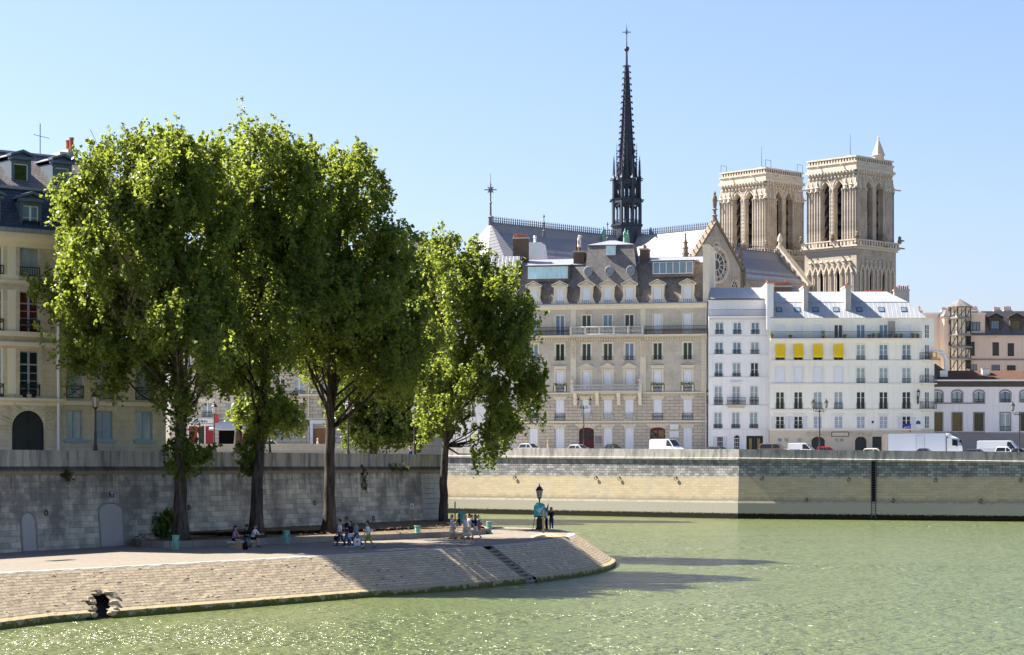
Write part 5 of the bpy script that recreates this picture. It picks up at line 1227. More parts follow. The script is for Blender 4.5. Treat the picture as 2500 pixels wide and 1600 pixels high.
# cresting along the ridges
def crest(a, b):
    mb = MB(); a = Vector(a); b = Vector(b); L_ = (b-a).length; d = (b-a)/L_; n = int(L_/.55)
    mb.bar(a,b,.22,.16); mb.bar(a+Vector((0,0,.5)),b+Vector((0,0,.5)),.10,.09)
    for k in range(n):
        p = a+d*((k+.5)*L_/n); q = Vector((0,0,1))
        mb.hexa([p-d*.2+q*.1,p+q*.1-d.cross(q)*.06,p+d*.2+q*.1,p+q*.1+d.cross(q)*.06],[p-d*.13+q*.6,p+q*.6-d.cross(q)*.06,p+d*.13+q*.6,p+q*.6+d.cross(q)*.06])
        mb.hexa([p-d*.04+q*.55,p+q*.55-d.cross(q)*.05,p+d*.04+q*.55,p+q*.55+d.cross(q)*.05],[p-d*.24+q*1.0,p+q*1.0-d.cross(q)*.05,p+d*.24+q*1.0,p+q*1.0+d.cross(q)*.05]); mb.bar(p+q*1.0,p+q*1.25,.1)
    return mb.build('ridge_cresting', M['crest'], K)
crest((-37,0,zR),(-3,0,zR)); crest((3,0,zR),(47,0,zR)); crest((0,-22.5,zR),(0,-3,zR))
def finial(x, y, z, h, r, mat, name='finial', n=6):
    mb = MB(); mb.lathe([(r,0),(r*.9,h*.25),(r*1.5,h*.27),(r*.6,h*.32),(r*.45,h*.6),(r*1.2,h*.63),(r*.3,h*.68),(r*.25,h*.85),(r*.9,h*.88),(.02,h)], (x,y,z), n); return mb.build(name, M[mat], K)
# apse cross
mb = MB(); x = -37; mb.lathe([(.5,-1.5),(.42,.9),(.6,1.0),(.2,1.3),(.16,3.5),(.34,3.6),(.13,3.9),(.11,7.0)], (x,0,zR), 8)
for a in range(8):
    t = a*math.pi/4; d = Vector((.72,-.69,0))*math.cos(t)+Vector((0,0,1))*math.sin(t); mb.bar(Vector((x,0,zR+6.1)),Vector((x,0,zR+6.1))+d*(1.15 if a%2 == 0 else .75),.22,.18)
mb.ring((x,0,zR+6.1), .5, .1, 'y', 10, 5); mb.tube([(x,0,zR+6.5),(x,0,zR+9.2)], [.09,.03], 6); mb.build('roof_cross', M['crest'], K)
for x, y, h in ((-26,-3,3.4),(-8,-2.4,3.4)): finial(x, y, zR-2.2, 4.4, .26, 'crest')
mb = MB(); mb.lathe([(.5,0),(.35,.5),(.45,1.2),(.35,1.7),(.22,1.8),(.26,2.1),(.05,2.4)], (-18,-4.5,zR-3.6), 8); mb.build('statue', M['cath_trim'], K)
# north transept gable, rose window
gy = -23.25; hw = 7.2; zb = 34.5
mb = MB(); mb.prism([(-hw,zb-26),(hw,zb-26),(hw,zE),(0,zR+.9),(-hw,zE)], gy-.01, gy+.9,'y'); mb.build('transept_gable', M['cath'], K)
rose_z, rose_r = zE+.15, 3.35
mb = MB()
mb.ring((0,gy-.12,rose_z), rose_r, .34, 'y', 36, 8); mb.ring((0,gy-.05,rose_z), rose_r*.68, .14, 'y', 28, 6); mb.ring((0,gy-.05,rose_z), rose_r*.3, .16, 'y', 18, 6)
for k in range(12):
    a = 2*math.pi*k/12; c, s_ = math.cos(a), math.sin(a); mb.bar((c*rose_r*.3,gy-.06,rose_z+s_*rose_r*.3),(c*rose_r*.98,gy-.06,rose_z+s_*rose_r*.98),.17)
    a += math.pi/12; mb.ring((math.cos(a)*rose_r*.82,gy-.05,rose_z+math.sin(a)*rose_r*.82), .42, .10, 'y', 10, 5)
rw = mb.build('rose_window', M['cath_trim'], K)
mb = MB(); mb.add([(rose_r*math.cos(a),gy-.03,rose_z+rose_r*math.sin(a)) for a in np.linspace(0,2*math.pi,37)[:-1]], [tuple(range(36))]); mb.build('rose_glass', M['glass_dark'], rw)
for x, z, r_ in ((0,zR-3.6,.95),(-5.4,zE-3.6,1.15),(5.4,zE-3.6,1.15)):
    mb = MB(); mb.ring((x,gy-.1,z), r_, .2, 'y', 18, 6)
    for k in range(6): a = math.pi*k/3; mb.ring((x+r_*.5*math.cos(a),gy-.06,z+r_*.5*math.sin(a)), r_*.3, .09, 'y', 8, 5)
    o = mb.build('small_rose', M['cath_trim'], K); mb = MB(); mb.add([(x+r_*math.cos(a),gy-.035,z+r_*math.sin(a)) for a in np.linspace(0,2*math.pi,19)[:-1]], [tuple(range(18))]); mb.build('rose_glass', M['void'], o)
mb = MB()
for q in (-1,1):
    mb.hexa([(q*(hw+.5),gy-.35,zE-.6),(0,gy-.35,zR+.9),(0,gy+1.2,zR+.9),(q*(hw+.5),gy+1.2,zE-.6)],[(q*(hw+.5),gy-.35,zE),(0,gy-.35,zR+1.6),(0,gy+1.2,zR+1.6),(q*(hw+.5),gy+1.2,zE)])
    for k in range(1,9):
        t = k/9; x, z = q*(hw+.5)*t, zR+1.5-(zR+1.5-zE)*t; mb.bar((x,gy,z),(x+q*.35,gy,z+.5),.13); mb.lathe([(.02,-.16),(.2,0),(.02,.16)], (x+q*.4,gy,z+.6), 6)
mb.build('gable_coping', M['cath_dark'], K)
mb = MB(); mb.lathe([(.6,0),(.4,1.2),(.55,1.5),(.3,1.7),(.28,2.4),(.62,2.6),(.3,2.8),(.42,3.6),(.5,4.6),(.36,5.2),(.2,5.3),(.28,5.7),(.05,6.1)], (0,gy+.3,zR+.9), 8); mb.build('gable_statue', M['cath_dark'], K)
mb = MB()
for k in range(22): x = -hw+.4+k*(2*hw-.8)/21; mb.box(x-.13,x+.13,gy-1.1,gy-.9,36.8,37.9)
mb.box(-hw-.4,hw+.4,gy-1.2,gy-.0,36.4,36.8); mb.box(-hw-.4,hw+.4,gy-1.2,gy-.8,37.902,38.2); mb.build('gable_balustrade', M['cath_trim'], K)
def pinnacle(x, y, z0, zs_, z1, r, mat='cath_dark', n=8):
    mb = MB(); mb.lathe([(r,0),(r,zs_-z0),(r*1.3,zs_-z0+.1),(r*1.3,zs_-z0+.4),(r*.85,zs_-z0+.5),(r*.12,z1-z0-.5),(r*.3,z1-z0-.35),(.03,z1-z0)], (x,y,z0), n)
    for i in range(5):
        z = zs_+.8+(z1-zs_-1.6)*i/5; rr = r*.85*(1-(z-zs_)/(z1-zs_))+.12
        for k in range(4): a = k*math.pi/2+.4; mb.lathe([(.02,-.2),(.22,0),(.02,.2)], (x+rr*math.cos(a),y+rr*math.sin(a),z), 5)
    for k in range(4):
        a = k*math.pi/2+.4; mb.lathe([(.3,-2.2),(.3,0),(.36,.1),(.03,1.6)], (x+r*1.25*math.cos(a),y+r*1.25*math.sin(a),zs_), 6)
    return mb.build('pinnacle', M[mat], K)
pinnacle(8.0, gy+.6, 34, 44.6, 51.2, .62); pinnacle(-8.0, gy+.6, 34, 44.6, 51.4, .95); pinnacle(-11.5, -10, 38, 47, 50, .7); pinnacle(-7.2, gy+4, 36, 43, 46.5, .4)
# west gable between the towers
mb = MB(); mb.prism([(-8,zE-8),(8,zE-8),(8,zE),(0,zR+1.0),(-8,zE)],47.3,48.4,'x'); mb.build('west_gable', M['cath'], K)
mb = MB()
for q in (-1,1): mb.hexa([(46.9,q*8.2,zE-.4),(46.9,0,zR+1.0),(48.6,0,zR+1.0),(48.6,q*8.2,zE-.4)],[(46.9,q*8.2,zE+.3),(46.9,0,zR+1.7),(48.6,0,zR+1.7),(48.6,q*8.2,zE+.3)])
mb.lathe([(.4,0),(.3,1),(.55,1.2),(.45,2.2),(.3,2.4),(.1,2.9)], (47.7,0,zR+1.4), 8); mb.build('gable_coping', M['cath_trim'], K)

def tower(xc, yc, turret, zoff=0):
    hw = 6.2; zg, za, zs2, zt = 53.4+zoff, 67.2+zoff, 69.6+zoff, 71.9+zoff
    T = link('bell_tower', None, K, (xc,yc,0)); 
    def p(name, mb, mat, smooth=False): return mb.build(name, M[mat], T, smooth=smooth)
    # lower stage with tall blind arcades
    mb = MB(); mb.box(-hw-.6,hw+.6,-hw-.6,hw+.6,8,zg-.8); p('lower_stage', mb, 'cath')
    mb = MB()
    for sx, sy in ((-1,0),(0,-1)):
        for k in range(9):
            t = -hw+.4+(2*hw-.8)*k/8
            c = (sx*(hw+.85) if sx else t, sy*(hw+.85) if sy else t)
            mb.lathe([(.30,30),(.17,30.4),(.17,zg-6.2),(.34,zg-5.6),(.2,zg-5.4)], (*c,0), 6)
            if k < 8:
                t2 = t+(2*hw-.8)/16; w_ = (2*hw-.8)/16
                for q in (-1,1):
                    a = (sx*(hw+.85) if sx else t2+q*w_, sy*(hw+.85) if sy else t2+q*w_, zg-5.5); b = (sx*(hw+.85) if sx else t2, sy*(hw+.85) if sy else t2, zg-3.9); mb.bar(a,b,.32)
                mb.lathe([(.02,-.4),(.42,0),(.02,.45)], (b[0],b[1],zg-3.2), 6)
    p('blind_arcade', mb, 'cath_trim')
    mb = MB()
    for sx, sy in ((-1,0),(0,-1)):
        for k in (2,5):
            t = -hw+.4+(2*hw-.8)*(k+.5)/8; c = (sx*(hw+.605) if sx else t, sy*(hw+.605) if sy else t)
            mb.box(c[0]-(.02 if sx else .35),c[0]+(.02 if sx else .35),c[1]-(.02 if sy else .35),c[1]+(.02 if sy else .35),38,zg-5.4)
    p('slit_window', mb, 'void')
    # gallery with balustrade and small figures
    mb = MB(); mb.box(-hw-.9,hw+.9,-hw-.9,hw+.9,zg-.8,zg-.3); mb.box(-hw-1.25,hw+1.25,-hw-1.25,hw+1.25,zg-.299,zg); p('gallery_slab', mb, 'cath_trim')
    mb = MB(); g = hw+1.15
    for s_ in (-1,1):
        for k in range(16):
            t = -g+2*g*(k+.5)/16; mb.box(t-.2,t+.2,s_*g-.1,s_*g+.1,zg,zg+.95); mb.box(s_*g-.1,s_*g+.1,t-.2,t+.2,zg,zg+.95)
        mb.box(-g-.1,g+.1,s_*g-.16,s_*g+.16,zg+.952,zg+1.2); mb.box(s_*g-.16,s_*g+.16,-g+.18,g-.18,zg+.953,zg+1.201)
    p('gallery_balustrade', mb, 'cath_trim')
    mb = MB(); rr = random.Random(9)
    for a, b in ((-g,-g),(g,-g),(-g,g),(-g,-1.0),(1.5,-g)):
        mb = MB(); mb.lathe([(.35,0),(.5,.5),(.3,.9),(.38,1.3),(.1,1.6)], (a,b,zg+1.1), 7); mb.bar((a,b,zg+1.9),(a+(.9 if a > 0 else -.9),b-.5,zg+1.7),.28); mb.bar((a,b,zg+.2),(a+(1.3 if a > 0 else -1.3),b-.3,zg+.1),.25)
        p('gargoyle', mb, 'cath_dark')
    # belfry: corner piers as clusters of shafts, a middle pier on each face
    pr = 1.75
    mb = MB()
    for sx in (-1,1):
        for sy in (-1,1):
            cx, cy = sx*(hw-pr+.2), sy*(hw-pr+.2); mb.box(cx-pr,cx+pr,cy-pr,cy+pr,zg,za+.8)
            for k in range(6):
                t = -pr+2*pr*k/5
                for fx, fy in ((sx*pr+cx,cy+t),(cx+t,sy*pr+cy)): mb.lathe([(.26,zg),(.17,zg+.5),(.17,za-2.4),(.3,za-2.0),(.17,za-1.7)], (fx,fy,0), 6)
            for k in range(4):
                t = -pr+2*pr*k/3; 
                for fx, fy in ((-sx*pr+cx,cy+t),(cx+t,-sy*pr+cy)): mb.lathe([(.2,zg),(.15,za-2.0),(.28,za-1.7)], (fx,fy,0), 6)
    for ax in range(4):
        c = [(0,-hw+.5),(0,hw-.5),(-hw+.5,0),(hw-.5,0)][ax]; mb.box(c[0]-.62,c[0]+.62,c[1]-.62,c[1]+.62,zg,za)
        for k in range(5):
            a = math.pi*2*k/5; mb.lathe([(.2,zg),(.15,zg+.5),(.15,za-2.3),(.32,za-1.9),(.2,za-1.5)], (c[0]+.66*math.cos(a),c[1]+.66*math.sin(a),0), 6)
    p('belfry_pier', mb, 'cath')
    # carved edges of the piers (crockets) and pier gablets
    mb = MB()
    for sx in (-1,1):
        for sy in (-1,1):
            mb = MB(); e = hw+.22
            z = zg+.8
            while z < za-.5: mb.lathe([(.02,-.17),(.17,0),(.02,.17)], (sx*e,sy*e,z), 5); z += .42
            for dx, dy in ((-sx*1.2,0),(0,-sy*1.2),(0,0),(-sx*2.6,.1*sy),(.1*sx,-sy*2.6)):
                mb.lathe([(.5,0),(.35,.6),(.55,.8),(.3,1.0),(.06,2.4)], (sx*(e-.1)+dx,sy*(e-.1)+dy,za-1.9), 6)
            mb.bar((sx*e,sy*e,za-1.3),(sx*(e+1.1),sy*(e+1.1)*1.0,za-1.5),.28); p('pier_carving', mb, 'cath_trim')
    for ax in range(4):
        mb = MB(); c = [(0,-hw-.1),(0,hw+.1),(-hw-.1,0),(hw+.1,0)][ax]; z = zg+.8
        while z < za-2.6: mb.lathe([(.02,-.15),(.15,0),(.02,.15)], (c[0],c[1],z), 5); z += .42
        p('pier_carving', mb, 'cath_trim')
    # pointed arches over the openings: stepped mouldings
    zsp = za-2.6; o0, o1 = .62, hw-2*pr+.2
    cxs = [-(o0+o1)/2, (o0+o1)/2]; hwid = (o1-o0)/2+.22
    def arch_pts(r_, n=8):      # half-width r_, pointed
        pts = []
        Rr = r_*2.3
        for k in range(n+1): a = math.acos((Rr-r_)/Rr)*k/n; pts.append((-(Rr*math.cos(a)-(Rr-r_)), Rr*math.sin(a)))
        return pts
    mb = MB(); full = hw-.15
    for face in range(4):
        def tr(x, y, z):
            if face == 0: return (x,-y,z)
            if face == 1: return (-x,y,z)
            if face == 2: return (-y,-x,z)
            return (y,x,z)
        ztop = zs2-.89
        L_ = [(-hw+.2,zsp)]
        for c in cxs:
            left = arch_pts(hwid); L_ += [(c+a,zsp+b) for a, b in left]+[(c-a,zsp+b) for a, b in left[::-1]][1:]
        L_ += [(hw-.2,zsp)]
        for i in range(len(L_)-1):
            (xa, z_a), (xb, z_b) = L_[i], L_[i+1]
            if abs(xb-xa) < 1e-6: continue
            q = [tr(xa,full,z_a),tr(xb,full,z_b),tr(xb,full,ztop),tr(xa,full,ztop)]; r2 = [tr(xa,full-1.6,z_a),tr(xb,full-1.6,z_b)]
            mb.add(q+r2, [(0,1,2,3),(0,4,5,1)])
        for c in cxs:
            for rr_, yy in ((hwid+.12,.05),(hwid+.5,.12)):
                pp = arch_pts(rr_); pl_ = [tr(c+a,full+yy,zsp+b) for a, b in pp]+[tr(c-a,full+yy,zsp+b) for a, b in pp[::-1]][1:]
                mb.tube(pl_, .2, 6)
    p('belfry_arches', mb, 'cath_trim')
    mb = MB()
    for face in range(4):
        for c in cxs:
            mb = MB(); n = 6; zz = zg+.1; H = (za+.1-zg)/n
            for k in range(n):
                z = zg+H*k; y0_, y1_ = hw-.95, hw-2.4; ww = hwid+.05
                q = [(c-ww,y0_,z-.1),(c+ww,y0_,z-.1),(c+ww*.72,y1_,z+H*1.1),(c-ww*.72,y1_,z+H*1.1)]
                f_ = [(lambda x,y,z_: (x,-y,z_)),(lambda x,y,z_: (-x,y,z_)),(lambda x,y,z_: (-y,-x,z_)),(lambda x,y,z_: (y,x,z_))][face]
                lo = [f_(*a) for a in q]; hi = [f_(a[0],a[1],a[2]+.16) for a in q]; mb.hexa(lo, hi)
            p('belfry_louvre', mb, 'louvre')
    # cornice with corbels, blind parapet, pierced balustrade, low roof
    mb = MB(); mb.box(-hw-.1,hw+.1,-hw-.1,hw+.1,zs2-1.3,zs2-.9); mb.box(-hw-.55,hw+.55,-hw-.55,hw+.55,zs2-.55,zs2); mb.box(-hw+.0,hw-.0,-hw+.0,hw-.0,zs2-.9,zs2-.56); mb.box(-hw-.2,hw+.2,-hw-.2,hw+.2,zs2+.002,zs2+1.0); p('cornice', mb, 'cath_trim')
    mb = MB()
    for row, (zz, out, n) in enumerate(((zs2-1.75,.12,13),(zs2-.92,.38,15))):
        for s_ in (-1,1):
            for k in range(n):
                t = -hw+2*hw*(k+.5)/n; e = hw+out; mb.lathe([(.05,-.3),(.3,.05),(.3,.36)], (t,s_*e,zz), 5); mb.lathe([(.05,-.3),(.3,.05),(.3,.36)], (s_*e,t,zz), 5)
    p('corbel_trim', mb, 'cath_trim')
    mb = MB(); mb.box(-hw-.03,hw+.03,-hw-.03,hw+.03,zs2-.895,zs2-.565); mb.box(-hw+.1,hw-.1,-hw+.1,hw-.1,zs2+1.35,zs2+2.1); p('shadow_course', mb, 'cath_dark')  # dark bands paint the shade behind the corbels and parapet balusters
    mb = MB(); g = hw+.1
    for s_ in (-1,1):
        for k in range(17): t = -g+2*g*(k+.5)/17; mb.box(t-.16,t+.16,s_*g-.1,s_*g+.1,zs2+1.35,zs2+2.1); mb.box(s_*g-.1,s_*g+.1,t-.16,t+.16,zs2+1.35,zs2+2.1)
        mb.box(-g-.25,g+.25,s_*g-.3,s_*g+.3,zs2+1.002,zs2+1.35); mb.box(s_*g-.3,s_*g+.3,-g+.31,g-.31,zs2+1.003,zs2+1.349)
        mb.box(-g-.2,g+.2,s_*g-.2,s_*g+.2,zs2+2.102,zs2+2.4); mb.box(s_*g-.2,s_*g+.2,-g+.21,g-.21,zs2+2.103,zs2+2.401)
        for t in (-3,3): mb.bar((t,s_*g,zs2+.7),(t,s_*(g+1.0),zs2+.75),.2); mb.bar((s_*g,t,zs2+.7),(s_*(g+1.0),t,zs2+.75),.2)
    p('parapet_balustrade', mb, 'cath_trim')
    mb = MB(); mb.hexa([(-hw,-hw,zs2+1.36),(hw,-hw,zs2+1.36),(hw,hw,zs2+1.36),(-hw,hw,zs2+1.36)],[(-.2,-.2,zs2+3.7),(.2,-.2,zs2+3.7),(.2,.2,zs2+3.7),(-.2,.2,zs2+3.7)]); p('tower_roof', mb, 'lead')
    mb = MB(); mb.tube([(0,0,zs2+3.6),(0,0,zs2+8.2)], [.07,.03], 6); p('lightning_rod', mb, 'iron_grey')
    if turret:
        mb = MB(); mb.lathe([(1.15,0),(1.15,2.6),(1.45,2.7),(1.3,3.0),(.12,6.2),(.25,6.4),(.05,6.8)], (hw-1.2,-hw+2.6,zs2+1), 12); p('stair_turret', mb, 'cath_trim')
    else:
        mb = MB()
        for x, y in ((-g,-g),(g,-g),(-g,g)):
            for dx, dy in ((0,0),(1.8 if x < 0 else -1.8,0)): mb.tube([(x+dx,y,zs2+2.4),(x+dx,y,zs2+4.0)], .05, 5)
            mb.bar((x,y,zs2+4.0),(x+(1.8 if x < 0 else -1.8),y,zs2+4.0),.07)
        rr = random.Random(2)
        for k in range(9): t = -g+2*g*rr.random(); mb.lathe([(.12,0),(.2,.6),(.14,.8),(.16,1.0),(.02,1.15)], (t,-g+.5,zs2+1.5), 6); mb.lathe([(.12,0),(.2,.6),(.14,.8),(.16,1.0),(.02,1.15)], (-g+.5,t,zs2+1.5), 6)
        p('safety_rail', mb, 'iron_grey')
    return T
# tower centres from the photograph's near corners
def locxy(p): d = Vector((p.x-CO.x,p.y-CO.y)); return d.x*ce+d.y*se, -d.x*se+d.y*ce
xn, yn = locxy(P(2090,1140,450)); xs_, ys_ = locxy(P(1869,1140,468))
tower(xn+6.3, yn+6.3, True); tower(xs_+6.3, ys_+6.3, False)
# west front body between and below the towers
mb = MB(); mb.box(48.6,xn+12,-19,19,8,44.5); mb.build('west_front', M['cath'], K)

# needle spire over the crossing
SP = link('spire', None, K, (0,0,0), R(22.5)-th+R(0))
def sz(Y): return zc(Y, 430)
px = 430/F
def sp(name, mb, mat='spire'): return mb.build(name, M[mat], SP)
zb0, z1_, z2_, z3_, z4_, zk, ztop = sz(610), sz(551), sz(489), sz(441), sz(160), sz(126), sz(57)
mb = MB(); mb.lathe([(3.1,zb0-6),(3.1,z1_-.3),(3.35,z1_-.2),(3.35,z1_)], n=8); sp('spire_base', mb)
def stage(z0, z1, r, name):
    mb = MB(); mb.lathe([(r+.1,z0),(r+.1,z0+.25)], n=8)
    for k in range(8):
        a = k*math.pi/4; c = Vector((r*math.cos(a),r*math.sin(a),0)); d = Vector(((r)*math.cos(a+math.pi/4),r*math.sin(a+math.pi/4),0))
        mb.bar(c+Vector((0,0,z0)),c+Vector((0,0,z1)),.42); mid = (c+d)/2
        mb.bar(mid+Vector((0,0,z0)),mid+Vector((0,0,z1-1.2)),.16)
        for q0, q1 in ((c,mid),(mid,d)):
            m2 = (q0+q1)/2; mb.bar(q0+Vector((0,0,z1-1.8)),m2+Vector((0,0,z1-.9)),.2); mb.bar(q1+Vector((0,0,z1-1.8)),m2+Vector((0,0,z1-.9)),.2)
        mb.bar(c+Vector((0,0,z1-.5)),d+Vector((0,0,z1-.5)),.3,.9); mb.bar(c+Vector((0,0,z0+.9)),d+Vector((0,0,z0+.9)),.14)
        for t in np.linspace(.1,.9,6): q = c.lerp(d,t); mb.bar(q+Vector((0,0,z0)),q+Vector((0,0,z0+.9)),.08)
        e = c*((r+.75)/r); mb.bar(c+Vector((0,0,z1-.3)),e+Vector((0,0,z1-.35)),.26); mb.bar(c+Vector((0,0,z0+.1)),c*((r+.5)/r)+Vector((0,0,z0)),.2)
    mb.lathe([(.55,z0),(.55,z1)], n=8) if name == 'open_stage' else mb.lathe([(.4,z0),(.4,z1)], n=8); mb.lathe([(r+.2,z1-.25),(r+.35,z1),(r-.2,z1+.01)], n=8); return sp(name, mb)
stage(z1_, z2_+.2, 2.85, 'open_stage'); stage(z2_+.2, z3_, 2.25, 'upper_stage')
for k in range(8):        # corner pinnacles
    a = k*math.pi/4; r_ = 2.75; x, y = r_*math.cos(a), r_*math.sin(a); zt_ = sz(382)
    mb = MB(); mb.lathe([(.3,z2_),(.26,z3_),(.5,z3_+.2),(.3,z3_+.6),(.18,z3_+1.0),(.03,zt_)], (x,y,0), 6)
    for i in range(8): z = z3_+1.2+(zt_-z3_-2)*i/8; mb.box(x-.2+.012*i,x+.2-.012*i,y-.2+.012*i,y+.2-.012*i,z,z+.14)
    mb.bar((x,y,z3_+.3),(x*1.27,y*1.27,z3_+.1),.2); mb.bar((x,y,z3_-.8),(x*.7,y*.7,z3_+1.5),.16); sp('corner_pinnacle', mb)
for k in range(8):
    a = (k+.5)*math.pi/4; r_ = 1.95; x, y = r_*math.cos(a), r_*math.sin(a); zt_ = sz(350)
    mb = MB(); mb.prism([(-.8,0),(.8,0),(0,3.4)],-.1,.1,'y'); 
    m_ = Matrix.Translation((x*.88,y*.88,z3_-.2))@Matrix.Rotation(a+math.pi/2,4,'Z'); mb.v = [tuple(m_@Vector(v)) for v in mb.v]
    mb.lathe([(.16,z3_+1),(.03,zt_)], (x,y,0), 6)
    for i in range(6): z = z3_+3+(zt_-z3_-4)*i/6; mb.box(x-.15,x+.15,y-.15,y+.15,z,z+.12)
    sp('spire_gablet', mb)
mb = MB(); rb_ = 1.68; mb.lathe([(rb_,z3_-.4),(.24,z4_),(.2,zk),(.42,zk+.1),(.55,zk+.5),(.42,zk+.9),(.12,zk+1.0),(.08,sz(90)),(.03,ztop)], n=8); sp('spire_needle', mb)
mb = MB()
for k in range(8):
    a = k*math.pi/4
    ra, rb2 = rb_+.06, .3
    mb.bar((ra*math.cos(a),ra*math.sin(a),z3_-.3),(rb2*math.cos(a),rb2*math.sin(a),z4_),.2)
    N_ = 19
    for i in range(N_):
        t = (i+.8)/N_; z = z3_+(z4_-z3_)*t; r_ = ra+(rb2-ra)*t
        c = Vector((r_*math.cos(a),r_*math.sin(a),z)); e = Vector(((r_+.36)*math.cos(a),(r_+.36)*math.sin(a),z+.18)); mb.bar(c,e,.15); mb.bar(e,e+Vector((.1*math.cos(a),.1*math.sin(a),-.3)),.14)
sp('crocketed_rib', mb)
mb = MB()
for q in (-1,1): mb.bar((0,0,sz(79)),(q*.85*math.cos(R(22.5)),-q*.85*math.sin(R(22.5)),sz(79)),.13); mb.bar((0,0,sz(79)),(0,0,sz(79)+q*.9),.14)
mb.ring((0,0,sz(79)), .34, .06, 'y', 10, 5); sp('spire_cross', mb)
# verdigris statues on the roof valleys around the spire
for X, d, Yb in ((1473,424,584),(1526,421,590),(1589,430,586)):
    p = P(X,Yb,d); x, y = locxy(p); z = p.z
    mb = MB(); mb.lathe([(.42,-1.5),(.42,0),(.36,.15),(.34,.9),(.30,1.3),(.38,1.75),(.2,2.0),(.12,2.08),(.17,2.25),(.15,2.42),(.02,2.5)], (x,y,z), 9, cap=True); mb.bar((x-.32,y,z+1.6),(x-.5,y-.1,z+.9),.16); mb.bar((x+.32,y,z+1.6),(x+.2,y-.4,z+1.2),.16); st_ = mb.build('statue', M['verdigris'], K, smooth=True)
for x, y in ((-5,-5),(6,-5.5)): mb = MB(); mb.lathe([(.4,-2),(.3,0),(.25,.6),(.1,.8),(.16,1.1),(.03,1.3)], (x,y,zR-.7), 8); mb.build('statue', M['verdigris'], K)
# ================================================================ trees
def leaf_mat(name, cA, cB, cC, trans=.58):
    t = NT(name); g = t.n('NewGeometry'); rnd = g.outputs['Random Per Island']
    r = t.n('ValToRGB', {0: rnd}); e = r.color_ramp.elements; e[0].color = (*cA,1); e[1].color = (*cC,1); m = e.new(.55); m.color = (*cB,1)
    d = t.n('BsdfTranslucent', {0: t.mix(.5, r.outputs[0], (.44,.51,.055))})
    t.set(t.b.inputs['Base Color'], r.outputs[0]); t.set(t.b.inputs['Roughness'], .42); t.set(t.b.inputs['Specular IOR Level'], .45)
    mx = t.n('MixShader', {0: trans}); t.set(mx.inputs[1], t.b.outputs[0]); t.set(mx.inputs[2], d.outputs[0]); t.set(t.o.inputs[0], mx.outputs[0])
    return t.m
LEAF = leaf_mat('poplar_leaves', (.060,.102,.017), (.108,.148,.027), (.18,.195,.045))
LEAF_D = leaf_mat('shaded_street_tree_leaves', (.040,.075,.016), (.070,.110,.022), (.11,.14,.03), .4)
LEAF_B = leaf_mat('shrub_leaves', (.05,.10,.02), (.09,.15,.03), (.18,.24,.06), .35)
def bark():
    t = NT('furrowed_bark'); v = t.coord(); a = t.noise(v, 3.5, 6, .75, (1,1,.14)); b = t.noise(v, .6, 4, .6)
    col = t.mix(t.ramp(a.outputs[0], .38, .62), (.028,.022,.018), (.125,.10,.08)); col = t.mix(t.math('MULTIPLY', t.ramp(b.outputs[0], .5, .7), .4), col, (.16,.14,.115)); t.bump(a.outputs[0], 1.0, .12)
    return t.done(col, .95, .1)
BARK = bark()
def leaf_cloud(clumps, per, size, seed, up=.35, spray=2, tall=1.9):
    """single leaves along short upward sprays round each clump centre; returns the corners of small quads"""
    g = np.random.default_rng(seed)
    sp = np.repeat(clumps, spray, 0); m = len(sp)
    ax = g.normal(0, .45, (m,3)); ax[:,2] += 1.0; ax /= np.linalg.norm(ax, axis=1)[:,None]
    ctr = sp[:,:3]+g.normal(0, .55, (m,3))*sp[:,3:4]
    k = max(4, per//spray); c = np.repeat(ctr, k, 0); s = np.repeat(sp[:,3], k); A = np.repeat(ax, k, 0)
    n = len(c); t_ = g.uniform(-.9, 1.0, n); off = g.normal(0, 1, (n,3)); off /= np.maximum(1e-6, np.linalg.norm(off, axis=1))[:,None]
    rad = (.62-.42*np.clip(t_, -.2, 1))*(g.random(n)**.6)
    pos = c+A*(t_*s*tall*.62)[:,None]+off*(rad*s)[:,None]
    nrm = g.normal(0, 1, (n,3))*.8+off*.6; nrm[:,2] += up; nrm /= np.linalg.norm(nrm, axis=1)[:,None]
    t = np.cross(nrm, g.normal(0, 1, (n,3))); t /= np.maximum(1e-6, np.linalg.norm(t, axis=1))[:,None]; b = np.cross(nrm, t)
    L = size*g.uniform(.6, 1.4, n)[:,None]; w = L*.42
    v = np.stack([pos-t*L*.5, pos+b*w-t*L*.08+nrm*L*.08, pos+t*L*.5, pos-b*w-t*L*.08+nrm*L*.08], 1).reshape(-1,3)
    return v
def quads_mesh(name, v, mat):
    n = len(v)//4; me = bpy.data.meshes.new(name); me.vertices.add(len(v)); me.vertices.foreach_set('co', v.astype(np.float32).ravel())
    me.loops.add(n*4); me.loops.foreach_set('vertex_index', np.arange(n*4, dtype=np.int32))
    me.polygons.add(n); me.polygons.foreach_set('loop_start', np.arange(0, n*4, 4, dtype=np.int32)); me.polygons.foreach_set('loop_total', np.full(n, 4, dtype=np.int32))
    me.materials.append(mat); me.update(); me.validate(); return me
